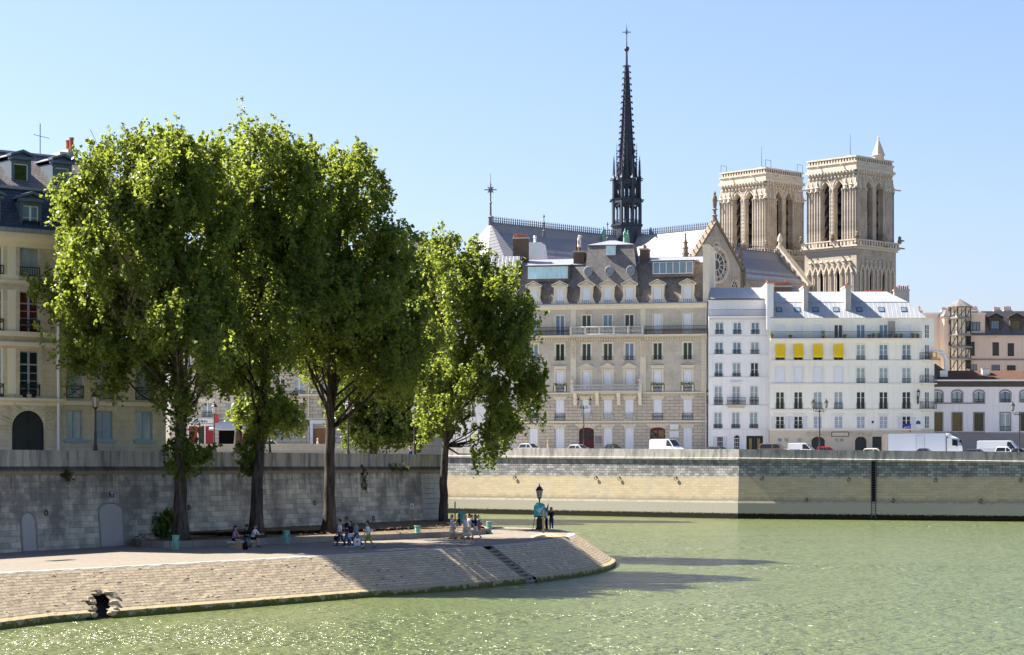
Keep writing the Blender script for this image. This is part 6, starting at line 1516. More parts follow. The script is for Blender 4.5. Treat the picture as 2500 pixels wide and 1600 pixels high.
def ell_clumps(ells, n, seed, smin=.5, smax=1.0, shell=.45, gap=.1):
    g = np.random.default_rng(seed); vol = np.array([e[3]*e[4]*e[5] for e in ells])**.62; pr = vol/vol.sum(); out = []
    ph = g.random((6,3))*6.28; fr = g.normal(0, 1.0, (6,3)); fr[:,2] *= .7; fr[:,1] *= .35; fr[:,0] *= 1.3
    while len(out) < n:
        e = ells[g.choice(len(ells), p=pr)]; d = g.normal(0, 1, 3); d /= np.linalg.norm(d); r = (shell+(1-shell)*g.random()**.8) if g.random() < .8 else g.random()
        p = np.array(e[:3])+d*r*np.array(e[3:6])
        f = sum(math.sin(float(fr[k]@p)+ph[k,0]) for k in range(6))/6
        if f < -gap and e[3] > 1.5: continue
        out.append((*p, g.uniform(smin, smax)))
    return np.array(out)
def tree(name, label, X, Yb, d, zb, r0, ells_px, n, per, size, seed, top=None, lean=0, mat=LEAF, group=None, forks=None, extra=None, nl=18, smin=.4, smax=.85, gap=-.03):
    """ells_px: crown lobes (X, Y, half width px, half height px, depth offset m, half depth m)"""
    base = P(X, Yb, d); base.z = zb; k = d/F
    T = thing(name, label, 'tree', base, 0, group)
    ells = []
    for (ex, ey, rx, rz, dy, ry) in ells_px:
        p = P(ex, ey, d+dy)-base; ells.append((p.x, p.y, p.z-.35, max(.25, rx*k-.25), ry*1.5, max(.3, rz*k-.5)))
    rr = random.Random(seed)
    for e in list(ells):
        if e[3] < 1.1: continue
        for _ in range(3):
            v_ = Vector((rr.gauss(0,1), rr.gauss(0,1), rr.gauss(0,1))).normalized(); q = rr.uniform(.22,.42)*min(e[3], e[5])+.25
            ells.append((e[0]+v_.x*e[3]*.95, e[1]+v_.y*e[4]*.95, e[2]+v_.z*e[5]*.86, q, q, q*rr.uniform(.8,1.5))); main = [(X,Yb)]+(forks or [])
    mb = MB()
    def pts_of(lst):
        return [(P(x, y, d)-base) for x, y in lst]
    trunk = pts_of(main); trunk[0].z = -.2
    H = trunk[-1].z
    tp = resample(trunk, 1.0); rad = []
    for i, p in enumerate(tp): t = max(0, p.z)/H; rad.append(r0*(1-.82*t**1.1)*(1+.55*math.exp(-max(0,p.z)/.7)))
    tp = [p+Vector((rr.uniform(-.06,.06),rr.uniform(-.06,.06),0)) if 0 < i < len(tp)-1 else p for i, p in enumerate(tp)]
    mb.tube(tp, rad, 12); mb.build('trunk', BARK, T, smooth=True)
    cl = ell_clumps(ells, n, seed, smin, smax, gap=gap)
    lim = MB(); idx = list(range(len(cl))); rr.shuffle(idx); c0 = min(e[2]-e[5] for e in ells)
    made = 0
    for i in idx:
        if made >= nl: break
        p = Vector(cl[i][:3])
        zs_ = max(H*.3, p.z-rr.uniform(4,9)*(H/24)); 
        if zs_ > H*.93: continue
        j = min(range(len(tp)), key=lambda q: abs(tp[q].z-zs_)); s_ = tp[j]; rs = rad[j]*rr.uniform(.25,.45)
        m1 = s_.lerp(p, .4)+Vector((0,0,-.08*(p-s_).length)); m1 += Vector((rr.uniform(-.3,.3),rr.uniform(-.3,.3),0))
        q2 = s_.lerp(p, .75)+Vector((rr.uniform(-.3,.3),rr.uniform(-.3,.3),0))
        lim.tube([s_, m1, q2, p], [rs, rs*.7, rs*.42, rs*.12], 6); made += 1
        for _ in range(2):
            e_ = m1.lerp(p, rr.uniform(.3,.8)); t_ = e_+Vector((rr.uniform(-1.6,1.6),rr.uniform(-1.6,1.6),rr.uniform(.8,2.4))); lim.tube([e_, e_.lerp(t_,.5)+Vector((0,0,-.1)), t_], [rs*.4, rs*.25, .02], 5)
    lim.build('limb', BARK, T, smooth=True)
    v = leaf_cloud(cl, per, size, seed)
    if extra:
        ee = []
        for (ex, ey, rx, rz, dy, ry) in extra: p = P(ex, ey, d+dy)-base; ee.append((p.x, p.y, p.z, rx*k, ry, rz*k))
        c2 = ell_clumps(ee, int(14*len(ee)), seed+5, .25, .5, shell=.3, gap=.7); v = np.concatenate([v, leaf_cloud(c2, per, size*.8, seed+6)])
    link('crown', quads_mesh('crown', v, mat), T)
    return T
zbed = Z1+.55
PG = 'tall poplars along the promenade'
tree('poplar_tree', 'broad tall poplar at the embankment whose crown overlaps the ochre house', 440, 1312, 138, 2.92, .43,
 [(350,620,180,270,0,5),(520,850,80,60,-7,2.2),(420,780,90,70,-6.5,2.2),(330,435,115,110,0,3.6),(275,490,100,120,-1,3.4),(215,590,50,120,-1,3),(300,640,150,140,-1,4.5),(420,430,130,130,1,4),(470,560,130,180,1,4.5),(180,730,95,50,-1,2.4),(135,697,45,22,0,1.2),(250,800,95,90,-1,3.2),(330,860,110,85,0,3.6),(430,800,120,150,0,4.2),(450,950,70,75,0,2.4),(345,345,60,45,0,2.2),(215,860,60,45,0,2),(150,470,14,40,0,1),(520,720,80,160,0,4),(260,365,40,50,0,1.8),(420,345,50,50,0,2),(475,380,70,70,0,3),(520,450,70,110,0,3.2),(118,695,55,24,-.5,1.6),(165,680,55,34,-.5,2),(185,740,60,40,-1,2.2),(175,490,40,60,-1,2),(200,640,50,60,-1,2.2),(205,560,40,40,-1,2),(165,800,45,28,-1,1.6),(390,480,110,120,0,4)],  # low lobes reaching forward are added to shade the bank
 1250, 74, .245, 21, forks=[(441,1200),(443,1060),(438,900),(440,760),(425,600),(400,450),(385,350)], extra=[(455,1120,55,45,-.3,1.4),(430,1085,40,30,0,1.2),(495,1105,35,25,0,1)], group=None, nl=38)
tree('poplar_tree', 'tallest poplar with straight dark trunk in the middle of the promenade group', 626, 1303, 146, 2.90, .42,
 [(610,600,150,285,0,4.6),(725,600,100,250,1,3.6),(680,800,90,70,-7.5,2.4),(600,390,75,100,0,3.6),(640,420,110,120,1,4),(560,470,90,130,0,4),(690,500,100,140,1,4),(600,600,140,160,0,4.6),(560,760,120,140,0,4.4),(680,720,110,170,1,4.4),(620,880,130,90,0,4),(540,900,60,80,0,2.5),(575,320,22,40,0,1.1),(640,330,50,42,0,2),(690,360,45,50,0,2),(660,990,60,38,-1,2),(540,480,40,160,2,3),(535,390,50,60,1,2),(720,410,55,70,1,2.6),(550,430,70,80,2,3),(735,500,70,110,2,3),(565,560,70,110,2,3.4),(745,620,60,110,2,3)],  # includes a forward lobe added for dappled shade on the slope
 1050, 74, .25, 22, forks=[(628,1180),(636,1040),(648,900),(645,780),(640,650),(625,500),(610,380)], extra=[(618,1090,28,60,-.2,1.0),(640,1050,28,30,-.2,1),(605,1130,20,25,0,.8),(690,1010,48,20,-.5,1.4)], nl=36)
tree('poplar_tree', 'dense dark-sided poplar nearest the end of the embankment wall', 803, 1294, 155, 2.89, .42,
 [(850,650,150,260,0,4.6),(960,800,75,220,1,3.4),(830,760,95,80,-8,2.6),(950,720,60,70,-6,2.2),(770,430,55,90,0,3.5),(880,440,60,95,0,3.5),(800,500,110,120,0,4.4),(900,560,85,140,0,4.4),(760,640,120,150,0,4.6),(870,700,130,170,0,5),(945,640,65,120,1,3.6),(985,740,60,140,1,3.4),(800,820,130,120,0,4.8),(920,860,110,110,0,4.6),(990,600,22,50,1,1.4),(930,460,32,60,1,1.8),(880,375,32,42,0,1.6),(770,355,26,35,0,1.4),(840,385,40,40,0,1.6),(700,800,70,110,0,3.6),(990,860,50,100,1,2.8),(1012,570,14,40,1,.9),(1000,690,60,80,2,2.6),(1010,800,60,95,2,2.6),(1005,910,65,95,2,2.6),(690,560,60,120,1,3),(700,690,60,120,1,3)],  # forward lobes added here too, for the dapples they cast
 1300, 74, .26, 23, forks=[(804,1180),(806,1050),(808,940),(815,800),(825,650),(830,500),(830,420)], nl=38)
tree('poplar_tree', 'lone lighter poplar standing past the wall end over the water', 1084, 1282, 178, Z1, .36,
 [(1145,850,150,265,0,4.6),(1190,720,95,120,0,3.2),(1080,640,70,75,0,3.2),(1040,700,50,110,0,3),(1130,680,80,90,0,3.4),(1190,760,80,110,0,3.6),(1100,800,110,140,0,4.6),(1210,870,85,100,0,3.8),(1255,800,45,70,0,2.4),(1295,920,42,40,0,1.8),(1130,930,120,110,0,4.8),(1240,980,75,90,0,3.4),(1050,900,55,110,0,3),(1150,1040,100,55,0,4),(1215,1090,70,40,0,2.6),(1290,750,28,50,0,1.5),(1060,585,22,25,0,1.2),(1100,580,25,22,0,1.2),(1160,610,25,30,0,1.3),(1205,640,20,30,0,1.2),(1055,1010,45,55,0,2.2),(1160,1115,30,22,0,1.5)],
 1120, 70, .26, 24, forks=[(1083,1180),(1088,1090),(1094,1000),(1100,900),(1105,790),(1095,680),(1092,610)], nl=38)
SG = 'small trees on the street above the wall'
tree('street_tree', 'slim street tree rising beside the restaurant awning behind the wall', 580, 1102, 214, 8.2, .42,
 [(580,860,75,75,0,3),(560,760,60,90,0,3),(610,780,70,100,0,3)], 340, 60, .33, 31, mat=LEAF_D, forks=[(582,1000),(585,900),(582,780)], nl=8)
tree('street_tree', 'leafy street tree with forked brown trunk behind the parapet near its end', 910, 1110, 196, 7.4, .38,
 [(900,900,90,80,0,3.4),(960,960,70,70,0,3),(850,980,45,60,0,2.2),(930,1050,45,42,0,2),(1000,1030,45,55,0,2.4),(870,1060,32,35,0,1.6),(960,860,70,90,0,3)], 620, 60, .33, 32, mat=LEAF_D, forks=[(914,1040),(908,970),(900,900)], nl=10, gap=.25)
tree('street_tree', 'small bright street tree with spreading low branches behind the second poplar', 660, 1104, 212, 8.2, .12,
 [(625,990,50,35,0,2),(690,1000,45,45,0,2),(650,1030,60,30,0,2),(720,1035,32,18,0,1.2),(600,1010,35,22,0,1.4)], 190, 50, .30, 33, mat=LEAF, forks=[(658,1060),(655,1010)], nl=5, gap=.5)
# shrub by the wall, epicormic plants on the wall
def shrub(name, label, cat, p, ells, n, per, size, seed, mat, smin=.15, smax=.3, stem=None):
    T = thing(name, label, cat, p); cl = ell_clumps(ells, n, seed, smin, smax, gap=.6); mb = MB()
    for i in range(0, len(cl), max(1, len(cl)//7)): q = Vector(cl[i][:3]); mb.tube([stem or (0,0,0), q*.5+Vector((0,0,-.02)), q], [.03,.022,.008], 5)
    mb.build('stem', BARK, T); link('foliage', quads_mesh('foliage', leaf_cloud(cl, per, size, seed), mat), T); return T
p = along(375)+nl*.9; p.z = Z1+.45
shrub('shrub', 'round leafy shrub growing against the wall beside the first poplar', 'shrub', p, [(0,0,.75,.7,.5,.7),(.25,0,1.2,.45,.4,.5),(-.3,0,.5,.45,.4,.45)], 60, 30, .2, 41, LEAF_B)
p, a = on_wall(160, 1150, .15); shrub('wall_plant', 'mossy plant tuft hanging under the cornice of the dark wall', 'plant', p, [(0,0,-.1,.75,.12,.2),(.1,0,-.5,.25,.1,.3)], 26, 26, .11, 42, leaf_mat('moss_leaves', (.05,.05,.015), (.08,.07,.02), (.11,.10,.03), .2), .12, .22)
p, a = on_wall(886, 1165, .12); shrub('wall_plant', 'scraggly dry creeper clinging below the wall cornice near its end', 'plant', p, [(0,0,.3,.25,.12,.5),(.15,0,-.6,.2,.1,.5),(-.1,0,.9,.3,.1,.3)], 22, 20, .12, 43, leaf_mat('dry_creeper', (.04,.04,.02), (.07,.06,.03), (.09,.09,.04), .2), .1, .2)
p, a = on_wall(958, 1143, .12); shrub('wall_plant', 'dark ivy tuft growing from a crack in the parapet', 'plant', p, [(0,0,0,.45,.12,.22),(.9,.6,-.1,.5,.1,.15)], 20, 20, .12, 44, LEAF_D, .1, .2)

# ================================================================ lamps
def lantern(mb_g, mb_c, c, s=1.0):
    c = Vector(c)
    mb_g.lathe([(.16*s,0),(.27*s,.62*s)], c, 6)
    mb_c.lathe([(.05*s,-.16*s),(.17*s,-.04*s),(.17*s,0)], c, 6); mb_c.lathe([(.31*s,.62*s),(.33*s,.68*s),(.2*s,.84*s),(.22*s,.88*s),(.1*s,.96*s),(.05*s,1.0*s),(.07*s,1.08*s),(.01*s,1.22*s)], c, 8)
    for k in range(6): a = k*math.pi/3; mb_c.bar(c+Vector((.165*s*math.cos(a),.165*s*math.sin(a),0)), c+Vector((.275*s*math.cos(a),.275*s*math.sin(a),.63*s)), .035*s)
def lamp(label, base, H, arms=0, group=None, s=1.0, mat='lamp_iron'):
    T = thing('street_lamp', label, 'street lamp', base, 0, group); mb = MB(); Hp = H-1.2*s
    mb.lathe([(.34*s,0),(.34*s,.12),(.27*s,.2),(.25*s,.75*s),(.28*s,.82*s),(.17*s,1.0*s),(.11*s,1.25*s),(.14*s,1.3*s),(.095*s,1.4*s),(.075*s,Hp*.55),(.10*s,Hp*.56),(.065*s,Hp*.6),(.055*s,Hp-.12),(.09*s,Hp-.06),(.05*s,Hp)], n=10)
    mb.build('post', M[mat], T, smooth=True)
    if arms:
        ar = MB(); top = Hp-.35
        for q in (-1,1):
            ar.tube([(0,0,top-.15),(q*.3,0,top-.05),(q*.62,0,top-.12),(q*.88,0,top+.1),(q*.92,0,top+.42)], [.06,.05,.045,.045,.04], 6)
            ar.ring((q*.45,0,top+.12), .14, .028, 'y', 10, 5); ar.tube([(q*.1,0,top+.1),(q*.35,0,top+.3),(q*.6,0,top+.05)], .025, 5)
        ar.lathe([(.08,top-.2),(.12,top),(.05,top+.25),(.02,top+.4)], n=8); ar.build('arm', M[mat], T, smooth=True)
        for q in (-1,1):
            g, c = MB(), MB(); lantern(g, c, (q*.92,0,top+.55), s*.95); l = c.build('lantern', M[mat], T); g.build('lamp_glass', M['lamp_glass'], l)
    else:
        g, c = MB(), MB(); lantern(g, c, (0,0,Hp+.1), s); l = c.build('lantern', M[mat], T); g.build('lamp_glass', M['lamp_glass'], l)
    return T
def behind_far(X, off):
    p, a, D = on_far(X, -off); return p, a
for X, Yt, lab in ((1425,972,'two-armed street lamp in front of the maroon door of the grey-beige house'),(2001,978,'two-armed street lamp in front of the cream house'),(2489,985,'two-armed street lamp by the pale mauve house at the edge of the picture')):
    p, a = behind_far(X, 1.2); d = p.y; zb = top_z(p)-1.0; H = CH-(Yt-HZ)/F*d-zb; lamp(lab, (p.x,p.y,zb), H+.15, 1, None, 1.05)
for X, Yt, off, lab in ((233,952,1.1,'single-lantern street lamp in front of the ochre house'),(850,975,1.1,'single-lantern street lamp between the third poplar and the forked street tree'),(1012,988,1.1,'single-lantern street lamp behind the man in blue on the wall')):
    p = along(X)-nl*off; kx = (X-1250)/F; q = WA-nl*off; t = (kx*q.y-q.x)/(wd.x-kx*wd.y); p = q+wd*t; zb = 7.45
    H = CH-(Yt-HZ)/F*p.y-zb; lamp(lab, (p.x,p.y,zb), H, 0)
p = P(523,1098,205); lamp('single-lantern street lamp in front of the red restaurant', (p.x,p.y,8.15), CH-(982-HZ)/F*205-8.15, 0)
p = G(1317,1293,Z1); lamp('black single-lantern lamp on the promenade tip behind the teal easel', (p.x,p.y,Z1), CH-(1184-HZ)/F*p.y-Z1, 0, None, .95, 'iron')
# wall-mounted lanterns
for Bl, X, Y, y0, lab in ((HB,1729,985,-.45,'ornate wall lantern between the grey-beige and the white house'),(CB,2241,985,-.3,'ornate wall lantern at the corner of the cream house')):
    u = Bl.u(X,y0); z = Bl.z(Y,X,y0); p = Bl.pl.w(u, y0-.5, z); T = thing('wall_lantern', lab, 'lantern', p, Bl.pl.a)
    mb = MB(); mb.tube([(0,.55,.1),(0,.3,.5),(0,.05,.75),(0,0,1.0)], .06, 6); mb.lathe([(.05,0),(.16,.25),(.08,.5),(.18,.8),(.06,1.1)], (0,.4,0), 7); mb.box(-.12,.12,.5,.58,-.1,1.4); mb.ring((0,.25,.95), .18, .03, 'x', 8, 4); mb.build('bracket', M['iron'], T)
    g, c = MB(), MB(); lantern(g, c, (0,0,1.15), .95); l = c.build('lantern', M['iron'], T); g.build('lamp_glass', M['lamp_glass'], l)

# ================================================================ vehicles on the far street
VW = plain('white_car_paint', (.78,.79,.80), .25, .03, 1, .5)
tyre = plain('tyre_rubber', (.02,.02,.02), .8, .2); rimm = plain('wheel_rim', (.4,.4,.42), .3, .1, 2, .5, 0, .8)
redl = plain('tail_lamp', (.35,.01,.01), .2, .1); clear = plain('head_lamp', (.6,.6,.6), .1, .1, 2, .8); trimk = plain('black_trim', (.02,.02,.022), .5, .2)
def wheels(T, xs, w, r=.33):
    for x in xs:
        for q in (-1,1):
            wv = link('wheel', None, T, (x,q*(w/2-.12),r)); mb = MB(); mb.lathe([(r*.62,-.11),(r*.95,-.11),(r,-.07),(r,.07),(r*.95,.11),(r*.62,.11)], n=18, cap=False)
            o = mb.build('tyre', tyre, wv, smooth=True); o.rotation_euler.x = R(90); mb = MB(); mb.lathe([(.02,-.09),(r*.62,-.10),(r*.62,.10),(.02,.09)], n=14); o = mb.build('rim', rimm, wv); o.rotation_euler.x = R(90)
def car(name, label, cat, base, rz, paint, L=4.3, Wd=1.75, H=1.48, prof=None, group=None, kindv='hatch', panels=False):
    T = thing(name, label, cat, base, rz, group); h = L/2; wd_ = Wd/2
    belt = H*.60 if kindv != 'van' else H*.56
    cab = {'hatch': [(-h+.12,belt),(-h+.55,H*.97),(-h+1.1,H),(h-2.05,H),(h-1.15,belt+.02)], 'sedan': [(-h+.75,belt),(-h+1.35,H*.98),(-h+1.7,H),(h-2.1,H),(h-1.25,belt)], 'suv': [(-h+.05,belt),(-h+.25,H*.95),(-h+.6,H),(h-1.9,H),(h-1.05,belt)], 'van': [(-h+.02,belt),(-h+.06,H*.97),(-h+.3,H),(h-1.75,H),(h-.85,belt)]}[kindv]
    low = [(-h,.42),(-h,belt-.12),(-h+.1,belt)]+[(h-1.0,belt),(h-.25,belt-.16 if kindv != 'van' else belt-.3),(h-.03,belt-.4),(h,.4),(h-.1,.24),(-h+.08,.24)]
    mb = MB(); n = len(low)
    rings = []
    for y, ins in ((-wd_,.05),(-wd_+.07,0),(wd_-.07,0),(wd_,.05)): rings.append([(x*(1-ins*.25), y, z-(ins*.5 if z > .5 else -ins*.5)) for x, z in low])
    mb.loft(rings); ci = []
    for y, tp_ in ((-1,0),(1,0)): ci.append(y)
    c2 = []
    for (x, z) in cab:
        f_ = (z-belt)/(H-belt); c2.append((x, z, wd_-.03-.18*f_*(1 if kindv != 'van' else .5)))
    rr_ = [[(x,-w_,z) for x, z, w_ in c2],[(x,-w_+.10 if z > belt+.1 else -w_,z+.03*(z > H*.9)) for x, z, w_ in c2],[(x,w_-.10 if z > belt+.1 else w_,z+.03*(z > H*.9)) for x, z, w_ in c2],[(x,w_,z) for x, z, w_ in c2]]
    mb.loft(rr_); body = mb.build('body', paint, T)
    # glazing, proud of the cabin by a few mm
    def side(q, x0, x1):
        pts = []
        def wat(z): f_ = (z-belt)/(H-belt); return wd_-.03-.18*f_*(1 if kindv != 'van' else .5)+.006
        zb_, zt_ = belt+.05, H-.13
        def xs_(z, back):
            (xa, za), (xb, zb2) = (cab[0], cab[1]) if back else (cab[-1], cab[-2]); t = min(1, (z-za)/(zb2-za)); return xa+(xb-xa)*t
        a0, a1 = max(x0, xs_(zb_,True)+.1), max(x0, xs_(zt_,True)+.12); b0, b1 = min(x1, xs_(zb_,False)-.12), min(x1, xs_(zt_,False)-.12)
        mb = MB(); mb.quad((a0,q*wat(zb_),zb_),(b0,q*wat(zb_),zb_),(b1,q*wat(zt_),zt_),(a1,q*wat(zt_),zt_)); mb.build('window', M['glass_dark'], T)
    for q in (-1,1):
        if kindv == 'van':
            side(q, h-2.2, h)
            mb = MB(); mb.box(-h+.3,h-2.5,q*(wd_+.003)-.004,q*(wd_+.003)+.004,belt-.02,belt+.02); mb.build('side_moulding', trimk, T)
        else: side(q, -h, -.35); side(q, -.25, h)
    (xa, za, wa), (xb, zb2, wb_) = c2[-1], c2[-2]; mb = MB(); t0, t1 = .08, .9
    pA = [xa+(xb-xa)*t0+.02, za+(zb2-za)*t0+.015, wa-.1]; pB = [xa+(xb-xa)*t1+.02, za+(zb2-za)*t1+.015, wb_-.12]
    mb.quad((pA[0],-pA[2],pA[1]),(pA[0],pA[2],pA[1]),(pB[0],pB[2],pB[1]),(pB[0],-pB[2],pB[1])); mb.build('windscreen', M['glass_dark'], T)
    if kindv != 'van':
        (xa, za, wa), (xb, zb2, wb_) = c2[0], c2[1]; mb = MB(); mb.quad((xa+(xb-xa)*.15-.015,wa-.12,za+(zb2-za)*.15+.01),(xa+(xb-xa)*.15-.015,-wa+.12,za+(zb2-za)*.15+.01),(xa+(xb-xa)*.9-.015,-wb_+.14,za+(zb2-za)*.9+.01),(xa+(xb-xa)*.9-.015,wb_-.14,za+(zb2-za)*.9+.01)); mb.build('rear_window', M['glass_dark'], T)
    for q in (-1,1):
        mb = MB(); mb.box(h-.2,h-.015,q*(wd_-.3)-.2,q*(wd_-.3)+.2,belt-.42,belt-.28); mb.build('headlight', clear, T); mb = MB(); mb.box(-h-.004,-h+.1,q*(wd_-.2)-.1,q*(wd_-.2)+.1,belt-.35,belt-.12); mb.build('tail_light', redl, T)
        mb = MB(); mb.lathe([(.02,-.1),(.1,-.06),(.1,.06),(.02,.1)], (h-1.35,q*(wd_+.1),belt+.1), 8); mb.build('mirror', paint if kindv != 'van' else trimk, T)
    mb = MB(); mb.box(h-.05,h+.03,-wd_+.1,wd_-.1,.3,.5); mb.box(-h-.03,-h+.05,-wd_+.1,wd_-.1,.3,.5); mb.build('bumper', trimk, T)
    wheels(T, (-h+.75,h-.82), Wd)
    return T
def on_street(X, Ytop, off, Hveh):
    """stand a vehicle so that its roof reaches row Ytop; off = metres behind the parapet"""
    p, a = behind_far(X, off); zb = top_z(p)-1.0; return (p.x,p.y,zb), a
def cz(X, Ytop, off):
    p, a = behind_far(X, off); return CH-(Ytop-HZ)/F*p.y-(top_z(p)-1.0)
def put(name, label, cat, X, Ytop, off, paint, L, kindv, Wd=1.75, flip=False):
    b, a = on_street(X, Ytop, off, 0); H = max(1.35, cz(X, Ytop, off)); return car(name, label, cat, b, a+(math.pi if flip else 0), paint, L, Wd, H, None, None, kindv)
dark = plain('dark_grey_car_paint', (.06,.065,.07), .25, .1, 1, .5); silver = plain('silver_car_paint', (.42,.43,.45), .3, .06, 1, .5)
put('delivery_van', 'white delivery van parked before the dark red door', 'van', 1629, 1073, 4, VW, 5.4, 'van', 1.95)
put('parked_car', 'silver car roof showing just above the quay parapet beside the lamp post', 'car', 1417, 1086, 3.5, silver, 4.2, 'hatch', flip=False)
put('parked_car', 'dark grey saloon showing its windows above the parapet before the grey-beige house', 'car', 1498, 1084, 3.5, dark, 4.3, 'sedan')
put('parked_car', 'pale silver car partly hidden by the lone poplar', 'car', 1296, 1083, 4, silver, 4.3, 'hatch')
put('parked_car', 'dark car before the narrow white house', 'car', 1757, 1090, 3.5, dark, 4.3, 'hatch')
put('parked_car', 'bronze people carrier with dark windows before the black garage door', 'car', 1894, 1083, 3.5, plain('bronze_paint', (.20,.13,.10), .3, .08, 1, .5), 4.7, 'suv', 1.85)
put('delivery_van', 'small white van between the bronze people carrier and the red car', 'van', 1963, 1083, 4, VW, 4.4, 'van', 1.85)
put('parked_car', 'red car in front of the first arched green door', 'car', 2026, 1091, 3, plain('red_car_paint', (.30,.012,.02), .25, .08, 1, .5), 4.3, 'hatch')
put('parked_car', 'cream car just behind the white lorry', 'car', 2140, 1096, 5, plain('cream_car_paint', (.62,.57,.48), .3, .05, 1, .5), 4.2, 'hatch')
put('parked_car', 'dark saloon on the near side of the white lorry', 'car', 2261, 1094.5, 2.2, plain('slate_car_paint', (.10,.12,.13), .25, .08, 1, .5), 4.4, 'sedan', 1.7)
put('delivery_van', 'long white high-roofed van before the mauve house', 'van', 2444, 1077, 6, VW, 6.4, 'van', 2.0)
put('pickup_truck', 'white pickup-style cab in front of the long van', 'car', 2463, 1091, 3.2, VW, 3.6, 'suv', 1.75)
put('parked_car', 'dark saloon nosing out by the edge lamp post', 'car', 2493, 1094.5, 2.0, dark, 4.3, 'sedan', 1.7)
put('parked_car', 'low dark car roof between lorry and long van', 'car', 2392, 1101, 2.2, dark, 4.2, 'hatch', 1.7)
p = P(667,1090,262); car('parked_car', 'pale blue-silver hatchback on the island street beside the second poplar', 'car', (p.x,p.y,8.7), 0, plain('pale_blue_car_paint', (.50,.56,.60), .25, .06, 1, .5), 4.2, 1.75, 1.9, None, None, 'hatch')
# box lorry
b, a = on_street(2249, 1058, 7.5, 0); zt = cz(2249, 1058, 7.5); T = thing('box_lorry', 'white box lorry with a side door parked in front of the cream house', 'lorry', b, a)
px_m = b[1]/F; x0 = (2171-2249)*px_m; x1 = (2314-2249)*px_m; xc = (2346-2249)*px_m
mb = MB(); mb.box(x0,x1,-1.25,1.25,1.0,zt); bx = mb.build('cargo_box', plain('white_lorry_panel', (.74,.77,.82), .4, .03, 1), T)
mb = MB(); 
for q in (x0,x1-.08): mb.box(q,q+.08,-1.27,-1.252,1.0,zt)
mb.box(x0,x1,-1.27,-1.252,zt-.09,zt+.02); mb.build('box_edge_trim', M['grey_shutter'], bx)
mb = MB(); xa, xb = (2242-2249)*px_m, (2262-2249)*px_m; mb.box(xa,xb,-1.275,-1.252,1.2,zt-.35); d_ = mb.build('side_door', plain('lorry_door', (.70,.72,.76), .4, .03, 1), bx)
mb = MB(); 
for q in ((xa-.05,xa),(xb,xb+.05)): mb.box(q[0],q[1],-1.285,-1.255,1.2,zt-.3)
mb.box(xa,xb,-1.285,-1.276,zt-.35,zt-.3); mb.build('door_frame', M['grey_shutter'], d_)
mb = MB(); mb.box(x0-.75,x0-.06,-1.2,1.2,1.1,zt-.15); mb.build('tail_lift', plain('lift_panel', (.55,.46,.35), .6, .25, 1), T)
mb = MB(); cb = x1+.12; prof_ = [(cb,.5),(cb,2.75),(cb+.35,2.95),(cb+1.2,2.85),(xc-.1,1.75),(xc,1.4),(xc,.45)]
mb.prism(prof_, -1.15, 1.15, 'y'); cabn = mb.build('cab', VW, T)
mb = MB(); mb.prism([(cb+.05,3.0),(cb+.1,zt-.1),(cb+.45,zt-.45),(cb+1.1,2.9)], -1.05, 1.05, 'y'); mb.build('wind_deflector', VW, T)
for q in (-1,1):
    mb = MB(); mb.prism([(cb+.75,1.8),(xc-.35,1.8),(cb+1.25,2.7),(cb+.75,2.72)], q*1.156-.004, q*1.156+.004, 'y'); mb.build('side_window', M['glass_dark'], cabn)
    mb = MB(); mb.box(cb+1.35,cb+1.55,q*1.35-.12,q*1.35+.12,1.7,2.6); mb.build('mirror', trimk, cabn)
    mb = MB(); mb.box(xc-.02,xc+.02,q*.8-.2,q*.8+.2,.8,1.05); mb.build('headlight', clear, cabn)
mb = MB(); mb.quad((xc-.07,-1.0,1.83),(xc-.07,1.0,1.83),(cb+1.24,1.0,2.78),(cb+1.24,-1.0,2.78)); mb.build('windscreen', M['glass_dark'], cabn)
mb = MB(); mb.box(x0,xc-.3,-.5,.5,.6,.98); mb.build('chassis', trimk, T); wheels(T, (x0+1.6,xc-1.0), 2.3, .46)
# ================================================================ people
SKIN = plain('skin', (.50,.29,.20), .55, .08, 5); SKIN2 = plain('tanned_skin', (.34,.19,.12), .55, .08, 5)
def cloth(name, c, var=.1): return plain(name, c, .85, var, 6, .1)
EYE = plain('eye', (.02,.015,.012), .3, .1)
def remesh(mb, vox, name, mat, parent, sm=True):
    me = mb.mesh(name, mat, True); o = link(name, me, parent)
    m = o.modifiers.new('r', 'REMESH'); m.mode = 'VOXEL'; m.voxel_size = vox
    if sm: s_ = o.modifiers.new('s', 'SMOOTH'); s_.iterations = 2; s_.factor = .5
    dg = bpy.context.evaluated_depsgraph_get(); n = bpy.data.meshes.new_from_object(o.evaluated_get(dg)); o.modifiers.clear(); o.data = n
    n.materials.clear(); n.materials.append(mat); n.polygons.foreach_set('use_smooth', [True]*len(n.polygons)); return o
def oval(c, rx, ry, n=12): return [Vector((c[0]+rx*math.cos(2*math.pi*k/n), c[1]+ry*math.sin(2*math.pi*k/n), c[2])) for k in range(n)]
def hand(mb, w, d, side, out, s=1.0):
    """palm and five fingers; d = direction along the forearm, out = palm normal"""
    d = d.normalized(); o = (out-d*out.dot(d)).normalized(); l = d.cross(o)*side
    mb.tube([w-d*.02, w+d*.03, w+d*.085], [.026*s,.036*s,.036*s], 8)
    for k, (q, L_) in enumerate(((-.030,.072),(-.010,.082),(.010,.076),(.029,.058))):
        b = w+d*.08+l*q; mb.tube([b, b+d*L_*.5+o*.012, b+d*L_*.85+o*.036], [.0105*s,.0095*s,.008*s], 6)
    b = w+d*.02+l*-.034; mb.tube([b, b+d*.03+l*-.028+o*.012, b+d*.062+l*-.03+o*.026], [.013*s,.011*s,.009*s], 6)
